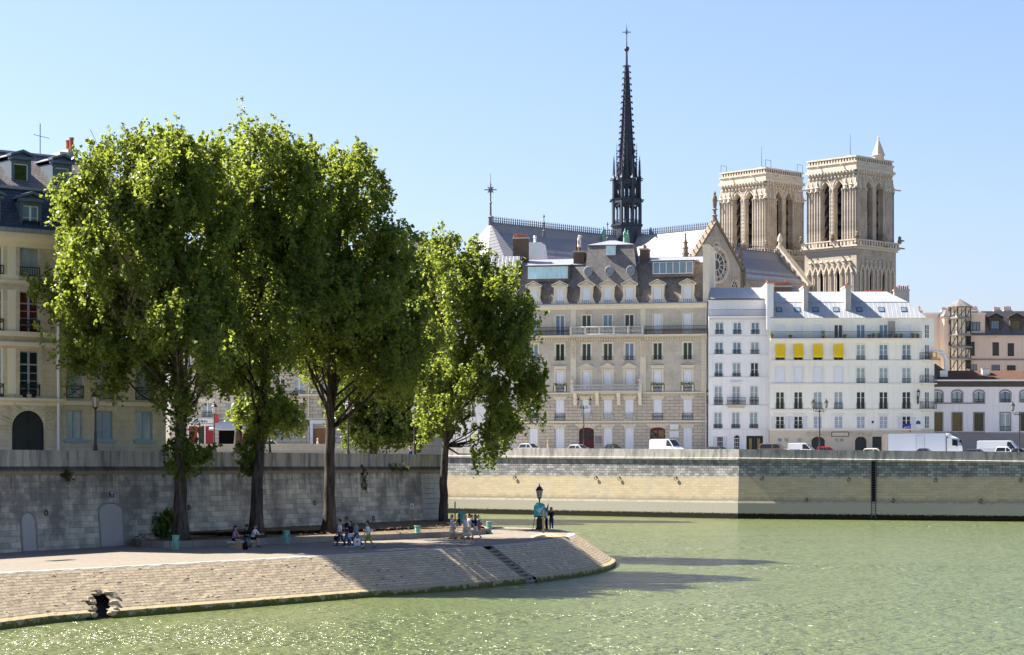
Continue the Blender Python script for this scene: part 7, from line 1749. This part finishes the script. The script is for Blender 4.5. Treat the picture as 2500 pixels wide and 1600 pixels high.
def person(label, loc, head, H=1.68, legs=((.35,.1),(-.3,.45)), arms=((.3,.25,.12),(-.25,.3,.12)), lean=.03, top=None, sleeve=.5, bottom=None, bl=1.0, skirt=None, shoes=None, hair=None, long=False, skin=SKIN, sit=False, look=0.0, nod=0.0, group=None, slim=1.0):
    T = thing('person', label, 'person', loc, 0, group)
    hz_ = H*.515; top = top or cloth('cloth', (.5,.5,.5))
    up = lambda f: Vector((lean*f, 0, hz_+f*H*.31))         # along the spine, f = 0 hips .. 1 shoulders
    hipw, shw = .088*slim, .178*slim
    L1, L2 = H*.245, H*.235
    leg_pts = []
    for s_, (a, b) in zip((-1,1), legs):
        h0 = Vector((0, s_*hipw, hz_)); k = h0+Vector((math.sin(a)*L1, s_*.01, -math.cos(a)*L1)); an = k+Vector((math.sin(a-b)*L2, 0, -math.cos(a-b)*L2)); leg_pts.append((h0,k,an,a-b))
    low = min(p[2].z for p in leg_pts)-.075
    for p in leg_pts:
        for q in p[:3]: pass
    dz_ = Vector((0,0,-low)); leg_pts = [(a+dz_,b+dz_,c+dz_,e) for a, b, c, e in leg_pts]; up0 = up; up = lambda f: up0(f)+dz_
    arm_pts = []
    for s_, (a, e, ab) in zip((-1,1), arms):
        sh = up(.93)+Vector((0, s_*shw, 0)); U_, Fo = H*.172, H*.148
        el = sh+Vector((math.sin(a)*U_, s_*math.sin(ab)*U_, -math.cos(a)*math.cos(ab)*U_)); wr = el+Vector((math.sin(a+e)*Fo, s_*math.sin(ab)*Fo*.3, -math.cos(a+e)*Fo)); arm_pts.append((sh,el,wr))
    body = MB()
    tors = [(0,.105,.150),(.18,.10,.142),(.42,.092,.125),(.68,.112,.150),(.88,.105,.168),(.97,.075,.125),(1.04,.055,.062)]
    body.loft([oval(up(f), rx*slim, ry*slim) for f, rx, ry in [(-.16,.075,.10)]+tors])
    nk = up(1.0); hd = up(1.0)+Vector((.015+.03*math.sin(nod), 0, H*.135)); hr = H*.067
    body.tube([nk-Vector((0,0,.03)), hd-Vector((.01,0,hr*.6))], [.056,.05], 10)
    hm = Matrix.Rotation(look,4,'Z')@Matrix.Rotation(nod,4,'Y')
    hp = lambda x, y, z: hd+(hm@Vector((x*hr,y*hr,z*hr)))
    body.loft([[hp(cx+rx*math.cos(t), ry*math.sin(t), z) for t in np.linspace(0,2*math.pi,13)[:-1]] for z, rx, ry, cx in ((-1.62,.30,.34,.22),(-1.35,.62,.52,.12),(-.9,.86,.70,.05),(-.35,.98,.80,0),(.3,1.05,.84,-.04),(.85,.88,.72,-.06),(1.2,.5,.42,-.08),(1.3,.1,.1,-.08))])
    body.loft([[hp(.92+dx*.5, w_*a_, z) for dx, a_ in ((0,-1),(.6,0),(0,1),(-.4,0))] for z, w_ in ((-.15,.08),(-.42,.16),(-.62,.2),(-.7,.1))])       # nose
    body.loft([[hp(.72+.14*math.cos(t), .30*math.sin(t), z) for t in np.linspace(0,2*math.pi,9)[:-1]] for z in (-.98,-.9,-.82)])                  # mouth
    for s_ in (-1,1): body.loft([[hp(-.05+.18*math.cos(t), s_*(.80+.1*k), -.25+.28*math.sin(t)) for t in np.linspace(0,2*math.pi,9)[:-1]] for k in (0,1)])
    for s_, (h0,k,an,e) in zip((-1,1), leg_pts):
        body.tube([h0+Vector((0,0,.02)), h0.lerp(k,.5), k, k.lerp(an,.35), an], [.084*slim,.074*slim,.052,.053,.036], 10)
        fd = Vector((math.cos(e*.5),0,math.sin(min(0,e)*.6))); body.tube([an-Vector((.03,0,.035)), an+fd*.06+Vector((0,0,-.045)), an+fd*.17+Vector((0,0,-.058))], [.036,.036,.022], 8)
    for s_, (sh,el,wr) in zip((-1,1), arm_pts):
        body.tube([sh+Vector((0,-s_*.03,.0)), sh.lerp(el,.4), el, el.lerp(wr,.35), wr], [.052*slim,.046*slim,.037,.036,.025], 9)
        hand(body, wr, wr-el, s_, Vector((0,-s_,0)))
    remesh(body, .0105, 'body', skin, T)
    for s_ in (-1,1):
        m = MB(); c = hp(.90, s_*.33, .02); m.lathe([(.002,-.012),(.011,0),(.002,.012)], c, 6); m.build('eye', EYE, T)
    # clothes
    sh_ = MB(); base = -.1
    if skirt: base = -.05
    sh_.loft([oval(up(f), (rx+.016)*slim, (ry+.016)*slim) for f, rx, ry in [(base,.108,.152)]+tors[:-1]+[(1.02,.058,.068)]])
    for s_, (sh,el,wr) in zip((-1,1), arm_pts):
        pts, rad = ([sh+Vector((0,-s_*.04,.01)), sh.lerp(el,.35), sh.lerp(el,min(1,sleeve*2))], [.068,.063,.058]) if sleeve <= .5 else ([sh+Vector((0,-s_*.04,.01)), sh.lerp(el,.4), el, el.lerp(wr,(sleeve-.5)*2)], [.066,.06,.05,.042])
        if sleeve > 0: sh_.tube(pts, [r*slim for r in rad], 9)
    remesh(sh_, .014, 'shirt' if not skirt or skirt[0] is not top else 'dress', top, T)
    if skirt:
        mt, ln, fl = skirt; m = MB(); a = (leg_pts[0][1]+leg_pts[1][1])/2; an_ = (leg_pts[0][2]+leg_pts[1][2])/2; zb_ = up(0).z-(up(0).z-.06)*ln
        spread = abs(leg_pts[0][1].x-leg_pts[1][1].x)/2
        rings = []
        for t in (0,.25,.5,.75,1): f_ = t; z = up(.12).z+(zb_-up(.12).z)*t; rings.append(oval((a.x*.5*t,0,z), .125+fl*t+spread*t*.8, .165+fl*t*.8, 14))
        m.loft(rings); m.build('skirt', mt, T, smooth=True)
    else:
        m = MB(); m.loft([oval(up(f), rx, ry) for f, rx, ry in ((.14,.122*slim,.165*slim),(0,.125*slim,.172*slim),(-.14,.11*slim,.165*slim),(-.22,.07,.10))])
        for h0,k,an,e in leg_pts:
            path_ = [h0+Vector((0,0,.0)), h0.lerp(k,.5), k, k.lerp(an,.5), an+Vector((0,0,.02))]; rad = [.100*slim,.090*slim,.072,.066,.060]
            if bl < 1: q = h0.lerp(k, bl*2*.95) if bl <= .5 else k.lerp(an,(bl-.5)*2); path_ = [path_[0], h0.lerp(k,.45), q]; rad = [.102*slim,.096*slim,.092*slim]
            m.tube(path_, rad, 10)
        remesh(m, .015, 'shorts' if bl < .6 else 'trousers', bottom, T)
    for h0,k,an,e in leg_pts:
        fd = Vector((math.cos(e*.5),0,math.sin(min(0,e)*.6))); m = MB(); a = an-Vector((.045,0,.0)); 
        m.loft([[an+fd*x+Vector((0,w_*math.cos(t),z+h_*math.sin(t))) for t in np.linspace(0,2*math.pi,11)[:-1]] for x, w_, z, h_ in ((-.075,.022,-.035,.03),(-.05,.042,-.03,.046),(.03,.046,-.035,.042),(.12,.048,-.05,.028),(.19,.036,-.056,.02),(.215,.012,-.06,.01))]); m.build('shoe', shoes or EYE, T, smooth=True)
    hmat = hair or EYE; m = MB()
    m.loft([[hp(cx+rx*math.cos(t), ry*math.sin(t), z+.55*max(0,math.cos(t))*(1 if z < .6 else .0)) for t in np.linspace(0,2*math.pi,15)[:-1]] for z, rx, ry, cx in ((-.75,.62,.72,-.34),(-.3,.95,.9,-.18),(.35,1.10,.95,-.10),(.9,.98,.84,-.10),(1.28,.6,.5,-.12),(1.45,.1,.1,-.12))])
    if long: m.loft([[hp(-.45+rx*math.cos(t), ry*math.sin(t), z) for t in np.linspace(0,2*math.pi,13)[:-1]] for z, rx, ry in ((.6,.6,.9),(-.4,.62,1.0),(-1.4,.55,1.02),(-2.4,.45,.9),(-3.0,.3,.6))])
    m.build('hair', hmat, T, smooth=True)
    T.rotation_euler.z = R(head)
    T['wr'] = [c for p in arm_pts for c in p[2]]
    return T
def wrist(T, i):
    w_ = list(T['wr']); return Vector(T.location)+Matrix.Rotation(T.rotation_euler.z,4,'Z')@Vector(w_[i*3:i*3+3])
BLK = plain('dark_hair', (.018,.013,.011), .5, .3, 9); BRN = plain('brown_hair', (.08,.045,.025), .5, .3, 9); BLD = plain('blonde_hair', (.50,.32,.12), .5, .25, 9); RED = plain('auburn_hair', (.20,.06,.03), .5, .3, 9); GRY = plain('grey_hair', (.25,.23,.21), .5, .3, 9)
JN = cloth('blue_denim', (.025,.05,.12)); JN2 = cloth('faded_denim', (.05,.10,.19)); WHT = cloth('white_cotton', (.75,.75,.76), .05); NVY = cloth('navy_cotton', (.012,.018,.04)); BKC = cloth('black_cotton', (.012,.012,.014)); MRN = cloth('maroon_knit', (.045,.01,.014)); BLU = cloth('blue_grey_cotton', (.24,.32,.42)); GRN = cloth('green_cotton', (.26,.34,.03)); LIL = cloth('purple_print', (.22,.16,.30), .5); LGT = cloth('pale_grey_print', (.50,.50,.56), .3); CRM = cloth('cream_linen', (.52,.47,.38)); PAL = cloth('pale_blue_linen', (.52,.56,.62)); COB = cloth('cobalt_cotton', (.02,.07,.24)); WSH = plain('white_shoe', (.7,.7,.7), .5, .05); BSH = plain('brown_shoe', (.10,.05,.03), .5, .2)
def g(X, Y, z=Z1): p = G(X, Y, z); return (p.x, p.y, z)
WG = 'five people strolling along the promenade together'
W1 = person('person in white T-shirt and jeans leading the strolling group, holding a black bag', g(831,1333), 205, 1.66, ((.30,.08),(-.22,.35)), ((.15,.2,.1),(-.1,.2,.1)), .04, WHT, .5, JN, shoes=BKC, hair=BLK)
W2 = person('tall person in dark navy T-shirt and jeans behind the woman in maroon', g(847,1331.5), 200, 1.78, ((-.2,.3),(.28,.08)), ((-.15,.25,.08),(.2,.3,.08)), .03, NVY, .5, JN2, shoes=BKC, hair=BRN, skin=SKIN2)
W3 = person('woman in maroon sweater with a white jacket tied round her waist, arms folded', g(857,1336.5), 215, 1.62, ((.3,.1),(-.25,.4)), ((.45,1.6,.05),(.4,1.7,.05)), .02, MRN, 1.0, JN, shoes=WSH, hair=BRN, long=True, slim=.94)
W4 = person('person in blue-grey T-shirt and sunglasses carrying a big white carrier bag', g(871,1337), 195, 1.72, ((.32,.1),(-.28,.4)), ((.1,.15,.1),(-.05,.1,.1)), .03, BLU, .5, JN, shoes=WSH, hair=GRY, skin=SKIN2)
W5 = person('person in white T-shirt and green shorts with a dark shoulder strap, last of the group', g(899,1340), 200, 1.70, ((.34,.05),(-.34,.4)), ((.2,.3,.1),(-.3,.3,.1)), .04, WHT, .5, GRN, .42, shoes=BSH, hair=BLK, skin=SKIN2)
# white jacket round the waist, strap, sunglasses as clothing
m = MB(); m.loft([oval((.0,0,.80+z), .135+r_, .165+r_, 12) for z, r_ in ((.09,0),(.04,.015),(-.04,.02),(-.16,.02))]); m.tube([(.14,-.03,.83),(.17,-.05,.7),(.15,-.09,.55)], [.03,.035,.025], 6); m.tube([(.14,.03,.83),(.17,.06,.68),(.14,.08,.5)], [.03,.035,.025], 6); m.build('tied_jacket', WHT, W3, smooth=True)
m = MB(); m.tube([(.06,-.14,1.42),(.14,.02,1.2),(.10,.18,1.0)], .018, 5); m.tube([(.0,-.15,1.43),(-.12,.02,1.2),(-.06,.18,1.0)], .018, 5); m.build('shoulder_strap', BKC, W5)
m = MB(); m.tube([(.06,.14,1.38),(.14,-.02,1.2),(.10,-.16,1.0)], .016, 5); m.build('shoulder_strap', BKC, W1)
def bag(name, label, p, w, d, h, mat, rz=0, handle=.22, mark=None):
    T = thing(name, label, 'bag', (p[0],p[1],p[2]-handle-h), R(rz)); m = MB(); m.loft([[Vector((x*w/2*s_, y*d/2*s_, z)) for x, y in ((-1,-1),(0,-1.25),(1,-1),(1,1),(0,1.25),(-1,1))] for z, s_ in ((0,.86),(h*.3,1.05),(h*.75,1),(h,.92))]); m.build('bag_body', mat, T, smooth=True)
    m = MB()
    for q in (-1,1): m.tube([(-w*.25,q*d*.3,h-.02),(-w*.12,q*.02,h+handle*.8),(0,0,h+handle),(w*.12,q*.02,h+handle*.8),(w*.25,q*d*.3,h-.02)], .012, 5)
    m.build('handle', mat, T)
    if mark: m = MB(); m.lathe([(.01,-.012),(.085,-.012),(.085,.0),(.01,.0)], n=12); o = m.build('printed_dot', mark, T, (0,-d*.66,h*.55)); o.rotation_euler.x = R(90)
    return T
bag('shopping_bag', 'big white carrier bag with an orange dot held by the person in blue-grey', wrist(W4,1)+Vector((0,0,-.04)), .42, .16, .48, WHT, 10, .2, cloth('orange_print', (.7,.2,.03)))
bag('handbag', 'black bag hanging from the hand of the person in white T-shirt', wrist(W1,0)+Vector((0,0,-.04)), .36, .15, .3, BKC, 20, .14)
p = g(910,1334); t = bag('shopping_bag', 'small pale bag held behind the person in green shorts', wrist(W5,0)+Vector((0,0,-.04)), .22, .1, .24, LGT, 40, .1)
# seated three
def bench_slab(p, L_, rz, label, seat=.42, dep=.5):
    T = thing('stone_bench', label, 'bench', p, rz); m = MB(); m.box(-L_/2,L_/2,-dep/2,dep/2,seat-.13,seat); m.build('seat', sb, T)
    for q in (-1,1): m = MB(); m.box(q*L_*.34-.22,q*L_*.34+.22,-dep/2+.06,dep/2-.06,0,seat-.131); m.build('support', sb2, T)
    return T
sb = plain('pale_bench_stone', (.52,.46,.37), .85, .15, 2, .2, .3); sb2 = plain('bench_leg_stone', (.42,.34,.22), .9, .2, 2)
kd = math.atan2(kb[4].y-kb[3].y, kb[4].x-kb[3].x)
p = Vector(g(594,1336)); nv_ = Vector((math.sin(kd),-math.cos(kd),0)); bc = p+Vector((0,0,0)); bench_slab(bc, 2.6, kd, 'low pale stone bench under the three seated people by the kerb', .40)
SG3 = None
def sit_at(p, *a, **k_): return person(a[0], (p.x,p.y,p.z), a[1], a[2], ((1.42,1.35),(1.38,1.45)), k_.pop('arms', ((.5,1.0,.1),(.6,.9,.1))), k_.pop('lean', .12), **k_)
def seat_fix(T, p, seat, H):
    # hips rest on the seat: the figure's feet were put on z = 0; shift back so the hips sit over the bench
    T.location = Vector((p.x, p.y, p.z))+Vector((0,0,0)); return T
dv = Vector((math.cos(kd),math.sin(kd),0)); fwd = math.degrees(math.atan2(nv_.y,nv_.x))
for off, args, kw in ((-.95,('seated woman in purple top and shorts with dark hair, leaning over her food',fwd+6,1.62),dict(top=LIL,sleeve=.2,bottom=BKC,bl=.3,shoes=WSH,hair=BLK,long=True,nod=.35,slim=.95)),(.1,('seated person in black T-shirt and blue shorts, head bowed over a box',fwd-10,1.70),dict(top=BKC,sleeve=.5,bottom=JN2,bl=.5,shoes=BKC,hair=BLK,nod=.5,skin=SKIN2,lean=.2)),(.85,('seated person in white shirt and dark shorts with legs apart',fwd+14,1.72),dict(top=WHT,sleeve=.5,bottom=BKC,bl=.45,shoes=BSH,hair=BRN,nod=.5,lean=.2))):
    q = bc+dv*off+nv_*.02; T = sit_at(q, *args, **kw)
p = Vector(g(588,1342.5)); T = thing('cardboard_box', 'open cardboard box on the cobbles before the seated trio', 'box', p, kd); m = MB(); m.box(-.2,.2,-.16,.16,0,.36); m.build('carton', cloth('cardboard', (.40,.24,.12)), T); m = MB(); m.hexa([(-.2,-.16,.362),(.2,-.16,.362),(.2,-.158,.37),(-.2,-.158,.37)],[(-.2,-.30,.44),(.2,-.30,.44),(.2,-.298,.45),(-.2,-.298,.45)]); m.build('flap', cloth('cardboard_flap', (.46,.29,.15)), T)
p = Vector(g(599,1342.5)); T = thing('backpack', 'black backpack standing on the cobbles next to the cardboard box', 'bag', p, kd); m = MB(); m.loft([oval((0,0,z), rx, ry, 12) for z, rx, ry in ((0,.17,.11),(.2,.19,.13),(.4,.17,.12),(.5,.1,.07),(.53,.02,.02))]); m.build('bag_body', BKC, T, smooth=True); m = MB(); m.loft([oval((0,-.12,z), rx, .05, 10) for z, rx in ((.05,.1),(.22,.12),(.27,.06))]); m.build('pocket', BKC, T, smooth=True)
# right-hand group
Q1 = person('woman in pale print dress with a small handbag, walking by the stone bench', g(1104,1316), 200, 1.64, ((.2,.05),(-.18,.3)), ((-.35,.15,.18),(.35,1.5,.1)), .02, LGT, .15, skirt=(LGT,.52,.03), shoes=BSH, hair=RED)
Q2 = person('blonde woman in pale blouse and long cream skirt', g(1136,1316.5), 205, 1.66, ((.25,.1),(-.2,.35)), ((-.25,.3,.15),(.3,1.5,.1)), .02, PAL, .5, skirt=(CRM,.82,.06), shoes=BSH, hair=BLD, long=True)
Q3 = person('dark-haired person in pale blue shirt half hidden behind the blonde woman', g(1146,1313.5), 200, 1.68, ((-.22,.3),(.25,.1)), ((.2,.4,.1),(-.2,.3,.1)), .02, PAL, .5, CRM, shoes=BSH, hair=BLK)
Q4 = person('woman in dark top and white shorts with long auburn hair holding a drink', g(1161,1316), 198, 1.66, ((.28,.05),(-.3,.35)), ((.35,1.6,.1),(.3,1.3,.1)), .02, NVY, .5, WHT, .42, shoes=BSH, hair=RED, long=True)
bag('handbag', 'small tan handbag carried at the hip of the woman in the print dress', Vector(g(1105,1316))+Vector((.1,-.22,.98)), .26, .1, .2, cloth('tan_leather', (.45,.33,.17)), 20, .12)
bag('tote_bag', 'beige cloth bag carried in front by the blonde woman', Vector(g(1137,1316.5))+Vector((.1,-.25,1.0)), .36, .12, .32, CRM, 10, .12)
bag('tote_bag', 'orange bag hanging behind the woman in white shorts', Vector(g(1168,1315))+Vector((.05,-.02,1.15)), .26, .14, .42, cloth('orange_canvas', (.55,.17,.03)), 10, .12)
p = G(1117,1314.5,Z1); bench_slab((p.x,p.y,Z1), 2.0, math.atan2(kb[-1].y-kb[-2].y, kb[-1].x-kb[-2].x), 'pale stone slab bench beside the women walking past the kerb', .45)
p = kb[-1]+Vector((-.55,.3,0)); Q5 = person('seated person in cobalt shirt and maroon trousers on the end of the kerb', (p.x,p.y,Z1+.02), -8, 1.70, ((1.40,.85),(1.30,.80)), ((.5,.7,.1),(.6,.5,.1)), -.05, COB, 1.0, MRN, shoes=BKC, hair=BRN)
p = kb[-1]+Vector((-1.1,.75,0)); person('dark-haired person seated behind the one in cobalt on the kerb', (p.x,p.y,Z1+.02), -10, 1.68, ((1.40,1.2),(1.35,1.2)), ((.5,.7,.1),(.6,.5,.1)), .0, BKC, .5, JN, shoes=BKC, hair=BLK)
p = G(1121,1300,Z1); person('dark-haired person sitting by the teal board behind the women', (p.x,p.y,Z1+.02), 180, 1.66, ((1.40,1.2),(1.35,1.2)), ((.5,.7,.1),(.6,.5,.1)), .05, NVY, .5, JN, shoes=BKC, hair=BLK, long=True)
Q6 = person('person in navy T-shirt and jeans standing by the easel at the promenade tip', g(1346,1294.5), -100, 1.75, ((.03,.03),(-.03,.03)), ((.35,1.7,.1),(.35,1.6,.1)), .02, NVY, .5, JN, shoes=WSH, hair=BLK, skin=SKIN2, nod=.2)
person('artist in pale shirt and dark trousers half hidden behind the teal easel', g(1334,1293), 190, 1.66, ((.05,.05),(-.05,.05)), ((.6,1.2,.1),(.3,.8,.1)), .05, PAL, .5, BKC, shoes=BKC, hair=BLK)
# man sitting on the parapet with his back to the river, pedestrians
q = along(1016); q = q-nl*.35; person('person in blue T-shirt sitting on the parapet with back to the river', (q.x,q.y,8.42-.80), math.degrees(math.atan2(-nl.y,-nl.x)), 1.72, ((1.42,1.3),(1.40,1.3)), ((.2,.5,.25),(.2,.5,.25)), .18, COB, .5, JN, shoes=WSH, hair=RED, nod=.3)
p, a = behind_far(1338, 2.5); person('pedestrian with orange top and fair hair behind the far parapet', (p.x,p.y,CH-(1075-HZ)/F*p.y-1.68), 160, 1.68, top=cloth('apricot_top', (.6,.3,.15)), bottom=CRM, hair=BLD, long=True)
p = P(775,1073,275); person('pedestrian in a cream top passing the brown wooden door', (p.x,p.y,CH-(1071-HZ)/F*275-1.66), 10, 1.66, top=CRM, bottom=JN, hair=BLD, long=True)
p = P(492,1062,283); person('person in red by the restaurant front', (p.x,p.y,8.7), -60, 1.7, top=cloth('red_cotton', (.4,.03,.02)), bottom=BKC, hair=BLK)

# ================================================================ promenade furniture
TEAL = plain('pale_green_bin', (.24,.47,.35), .6, .2, 6); TEAL2 = plain('green_bin_bag', (.20,.50,.36), .45, .3, 8, .4)
def bin_(X, Y, label, s=1.0):
    T = thing('litter_bin', label, 'litter bin', g(X,Y), random.uniform(0,3)); m = MB()
    m.ring((0,0,.88), .21, .03, 'z', 16, 6); m.lathe([(.215,.83),(.215,.90)], n=14, cap=False)
    m.build('rim', TEAL, T)
    m = MB()
    for k in range(4): a = k*math.pi/2+.4; m.tube([(.21*math.cos(a),.21*math.sin(a),.87),(.24*math.cos(a),.24*math.sin(a),.45),(.17*math.cos(a),.17*math.sin(a),.0)], .022, 5)
    m.ring((0,0,.06), .2, .03, 'z', 12, 5); m.ring((0,0,.45), .24, .02, 'z', 14, 5); m.build('frame', TEAL, T)
    m = MB(); rr = random.Random(X); m.loft([[Vector((r_*rr.uniform(.85,1.1)*math.cos(t), r_*rr.uniform(.85,1.1)*math.sin(t), z)) for t in np.linspace(0,2*math.pi,15)[:-1]] for z, r_ in ((.08,.07),(.12,.13),(.35,.145),(.6,.15),(.88,.2))]); m.build('bin_bag', TEAL2, T, smooth=True); return T
bin_(429,1343,'pale green litter bin before the trunk of the first poplar'); bin_(699,1329,'pale green litter bin between the second and third poplar'); bin_(1019,1315,'pale green litter bin between the sign post and the stone bench'); bin_(1194,1302,'pale green litter bin at the end of the kerb'); bin_(1127,1291,'pale green litter bin behind the walking women')
WOOD = plain('weathered_wood', (.38,.25,.11), .85, .2, 5)
def post(X, Y, Yt, label, sign=True, w=.09, z=Z1, sw=.26, sh=.42):
    p = G(X,Y,z) if z == Z1 else z; base = (p.x,p.y,p.z); H = CH-(Yt-HZ)/F*p.y-p.z; T = thing('sign_post' if sign else 'wooden_post', label, 'post', base); m = MB(); m.box(-w/2,w/2,-w/2,w/2,-.1,H-(sh*.55 if sign else 0)); m.build('post', WOOD, T)
    if sign: m = MB(); m.box(-sw/2,sw/2,-w/2-.03,-w/2-.004,H-sh,H); b = m.build('sign_board', M['white_paint'], T); m = MB(); m.box(-sw*.3,sw*.3,-w/2-.036,-w/2-.031,H-sh*.42,H-sh*.25); m.box(-sw*.3,sw*.3,-w/2-.036,-w/2-.031,H-sh*.72,H-sh*.55); m.build('notice_lettering', ink, b)
    return T
pp = along(952)+nl*2.0; pp.z = Z1+.55; post(952, 0, 1230, 'thin wooden post with a small white notice before the quay wall', z=pp)
pp = G(1091,1288,Z1); post(1091, 1288, 1229, 'wooden post with a white notice just past the corner of the wall'); post(1111, 1286, 1225, 'plain dark wooden post past the wall corner', False, .11); post(1327, 1304, 1247, 'short bright wooden post standing in the straw mound', False, .14)
# easel with a teal board
p = G(1316,1296,Z1); T = thing('easel_board', 'artist easel carrying a teal portrait board beside the promenade lamp', 'easel', p, R(-4))
zt0, zt1 = CH-(1278-HZ)/F*p.y-p.z+.35, CH-(1228-HZ)/F*p.y-p.z
bw = .86; m = MB(); z0, z1 = CH-(1262-HZ)/F*p.y-p.z, zt1
m.prism([(-.38,z0+.05),(.48,z0-.1),(.56,z0+.4),(.46,z1-.12),(.26,z1),(-.18,z1+.02),(-.4,z1-.3)], -.30, -.26, 'y'); bd = m.build('board', plain('teal_board', (.02,.33,.33), .6, .25, 3), T)
m = MB(); rr = random.Random(6)
for k in range(26): x, z = rr.gauss(.08,.15), z0+.55+rr.gauss(0,.22); s_ = rr.uniform(.03,.10); m.add([(x-s_,-.305-.0002*k,z),(x,-.305-.0002*k,z-s_*.8),(x+s_,-.305-.0002*k,z+.02),(x+.01,-.305-.0002*k,z+s_*.9)], [(0,1,2,3)])
m.build('painted_patch', plain('pale_blue_paint', (.40,.62,.68), .7, .3, 6), bd)
m = MB(); m.prism([(.5,z0+.5),(.74,z0+.45),(.78,z1+.02),(.66,z1-.25)], -.1, -.06, 'y'); m.build('folded_board', plain('grey_board', (.12,.16,.18), .7, .2), T)
m = MB(); 
for x, y in ((-.5,-.35),(.45,-.35),(0,.5)): m.bar((x*.35,-.2 if y < 0 else -.1,z1-.3),(x,y,0),.05)
m.bar((-.42,-.33,.45),(.4,-.33,.45),.04); m.bar((-.4,-.36,z0+.02),(.5,-.36,z0+.02),.05,.08); m.build('leg_frame', M['iron'], T)
p = G(1128,1290,Z1); T = thing('notice_board', 'small teal board leaning near the litter bin behind the women', 'board', p, R(10)); m = MB(); m.box(-.3,.3,-.03,.03,.6,1.45); m.build('board', plain('teal_sheet', (.10,.36,.36), .6, .25, 3), T); m = MB(); [m.bar((q*.25,0,1.0),(q*.3,.25,0),.04) for q in (-1,1)]; m.build('leg_frame', M['iron'], T)
# blocked doorways, plaque, rings on the island wall
dm = plain('grey_door_panel', (.40,.36,.33), .8, .08, 1)
for Xa, Xb, Yt, Yb, ar, lab in ((56,89,1253,1338,.9,'narrow grey walled-up door with a round top in the dark wall'),(247,302,1230,1326,.35,'wide grey walled-up doorway with an arched head under the blue plaque')):
    (a, an_), (b, _) = on_wall(Xa, Yb, .02), on_wall(Xb, Yb, .02); wv = math.hypot(b.x-a.x, b.y-a.y); zt = on_wall((Xa+Xb)/2, Yt, 0)[0].z; zb_ = Z1-.05
    T = thing('blocked_door', lab, 'door', (a.x,a.y,zb_), an_); m = MB(); h = zt-zb_; cz_ = h-ar*wv/2; tilt = .34/4.6
    pts = [(0,0)]+[(wv,0)]+[(wv/2+wv/2*math.cos(t), cz_+ar*wv/2*math.sin(t)) for t in np.linspace(0,math.pi,14)]
    f = [(x,-.035+z*tilt,z) for x, z in pts]; bk = [(x,.2+z*tilt,z) for x, z in pts]; n = len(pts)
    m.add(f+bk, [tuple(range(n)), tuple(range(2*n-1,n-1,-1))]+[(i,(i+1)%n,(i+1)%n+n,i+n) for i in range(n)]); m.build('panel', dm, T)
    m = MB(); pl_ = [(x,-.03+z*tilt,z) for x, z in ([(wv+.06,0)]+[(wv/2+(wv/2+.06)*math.cos(t), cz_+(ar*wv/2+.06)*math.sin(t)) for t in np.linspace(0,math.pi,14)]+[(-.06,0)])]; m.tube(pl_, .07, 6); m.build('stone_edge', M['grey_base'], T); m = MB(); m.box(-.1,wv+.1,-.3,.1,-.02,.1); m.build('threshold', M['grey_base'], T)
p, a = on_wall(273, 1207, .03); T = thing('wall_plaque', 'small blue enamel plaque above the wide walled-up doorway', 'sign', p, a); m = MB(); m.box(-.24,.24,-.02,.04,-.17,.17); m.build('plate', plain('royal_blue_enamel', (.012,.03,.16), .3, .1), T); m = MB(); m.box(-.17,.17,-.026,-.021,.07,.12); m.box(-.02,.02,-.026,-.021,-.12,.03); m.build('plaque_lettering', M['white_paint'], T)
for X, Y in ((111,1247),(460,1235),(767,1224),(911,1262),(1082,1297)):
    if X > 1075: continue
    p, a = on_wall(X, Y, .02); T = thing('mooring_ring', {111:'iron mooring ring between the two walled-up doors',460:'iron mooring ring just beside the first poplar trunk',767:'dark iron ring on the wall behind the third poplar',911:'iron mooring ring low on the wall near the notice post'}[X], 'mooring ring', p, a); m = MB(); m.ring((0,-.06,-.14), .15, .03, 'y', 14, 6); m.build('ring', M['iron'], T, smooth=True); m = MB(); m.tube([(0,.1,.02),(0,-.1,.02)], .04, 6); m.build('bracket', M['iron'], T)
p = G(148,1369,Z1); T = thing('drain_grate', 'dark iron grate set flat in the sunlit cobbles', 'grate', (p.x,p.y,Z1+.004), math.atan2(wd.y, wd.x)); m = MB(); m.box(-1.0,1.0,-.3,.3,0,.012); m.build('plate', M['iron_grey'], T); m = MB(); [m.box(-.9+.18*k,-.82+.18*k,-.26,.26,.0125,.02) for k in range(11)]; m.build('grate_bars', M['iron'], T)
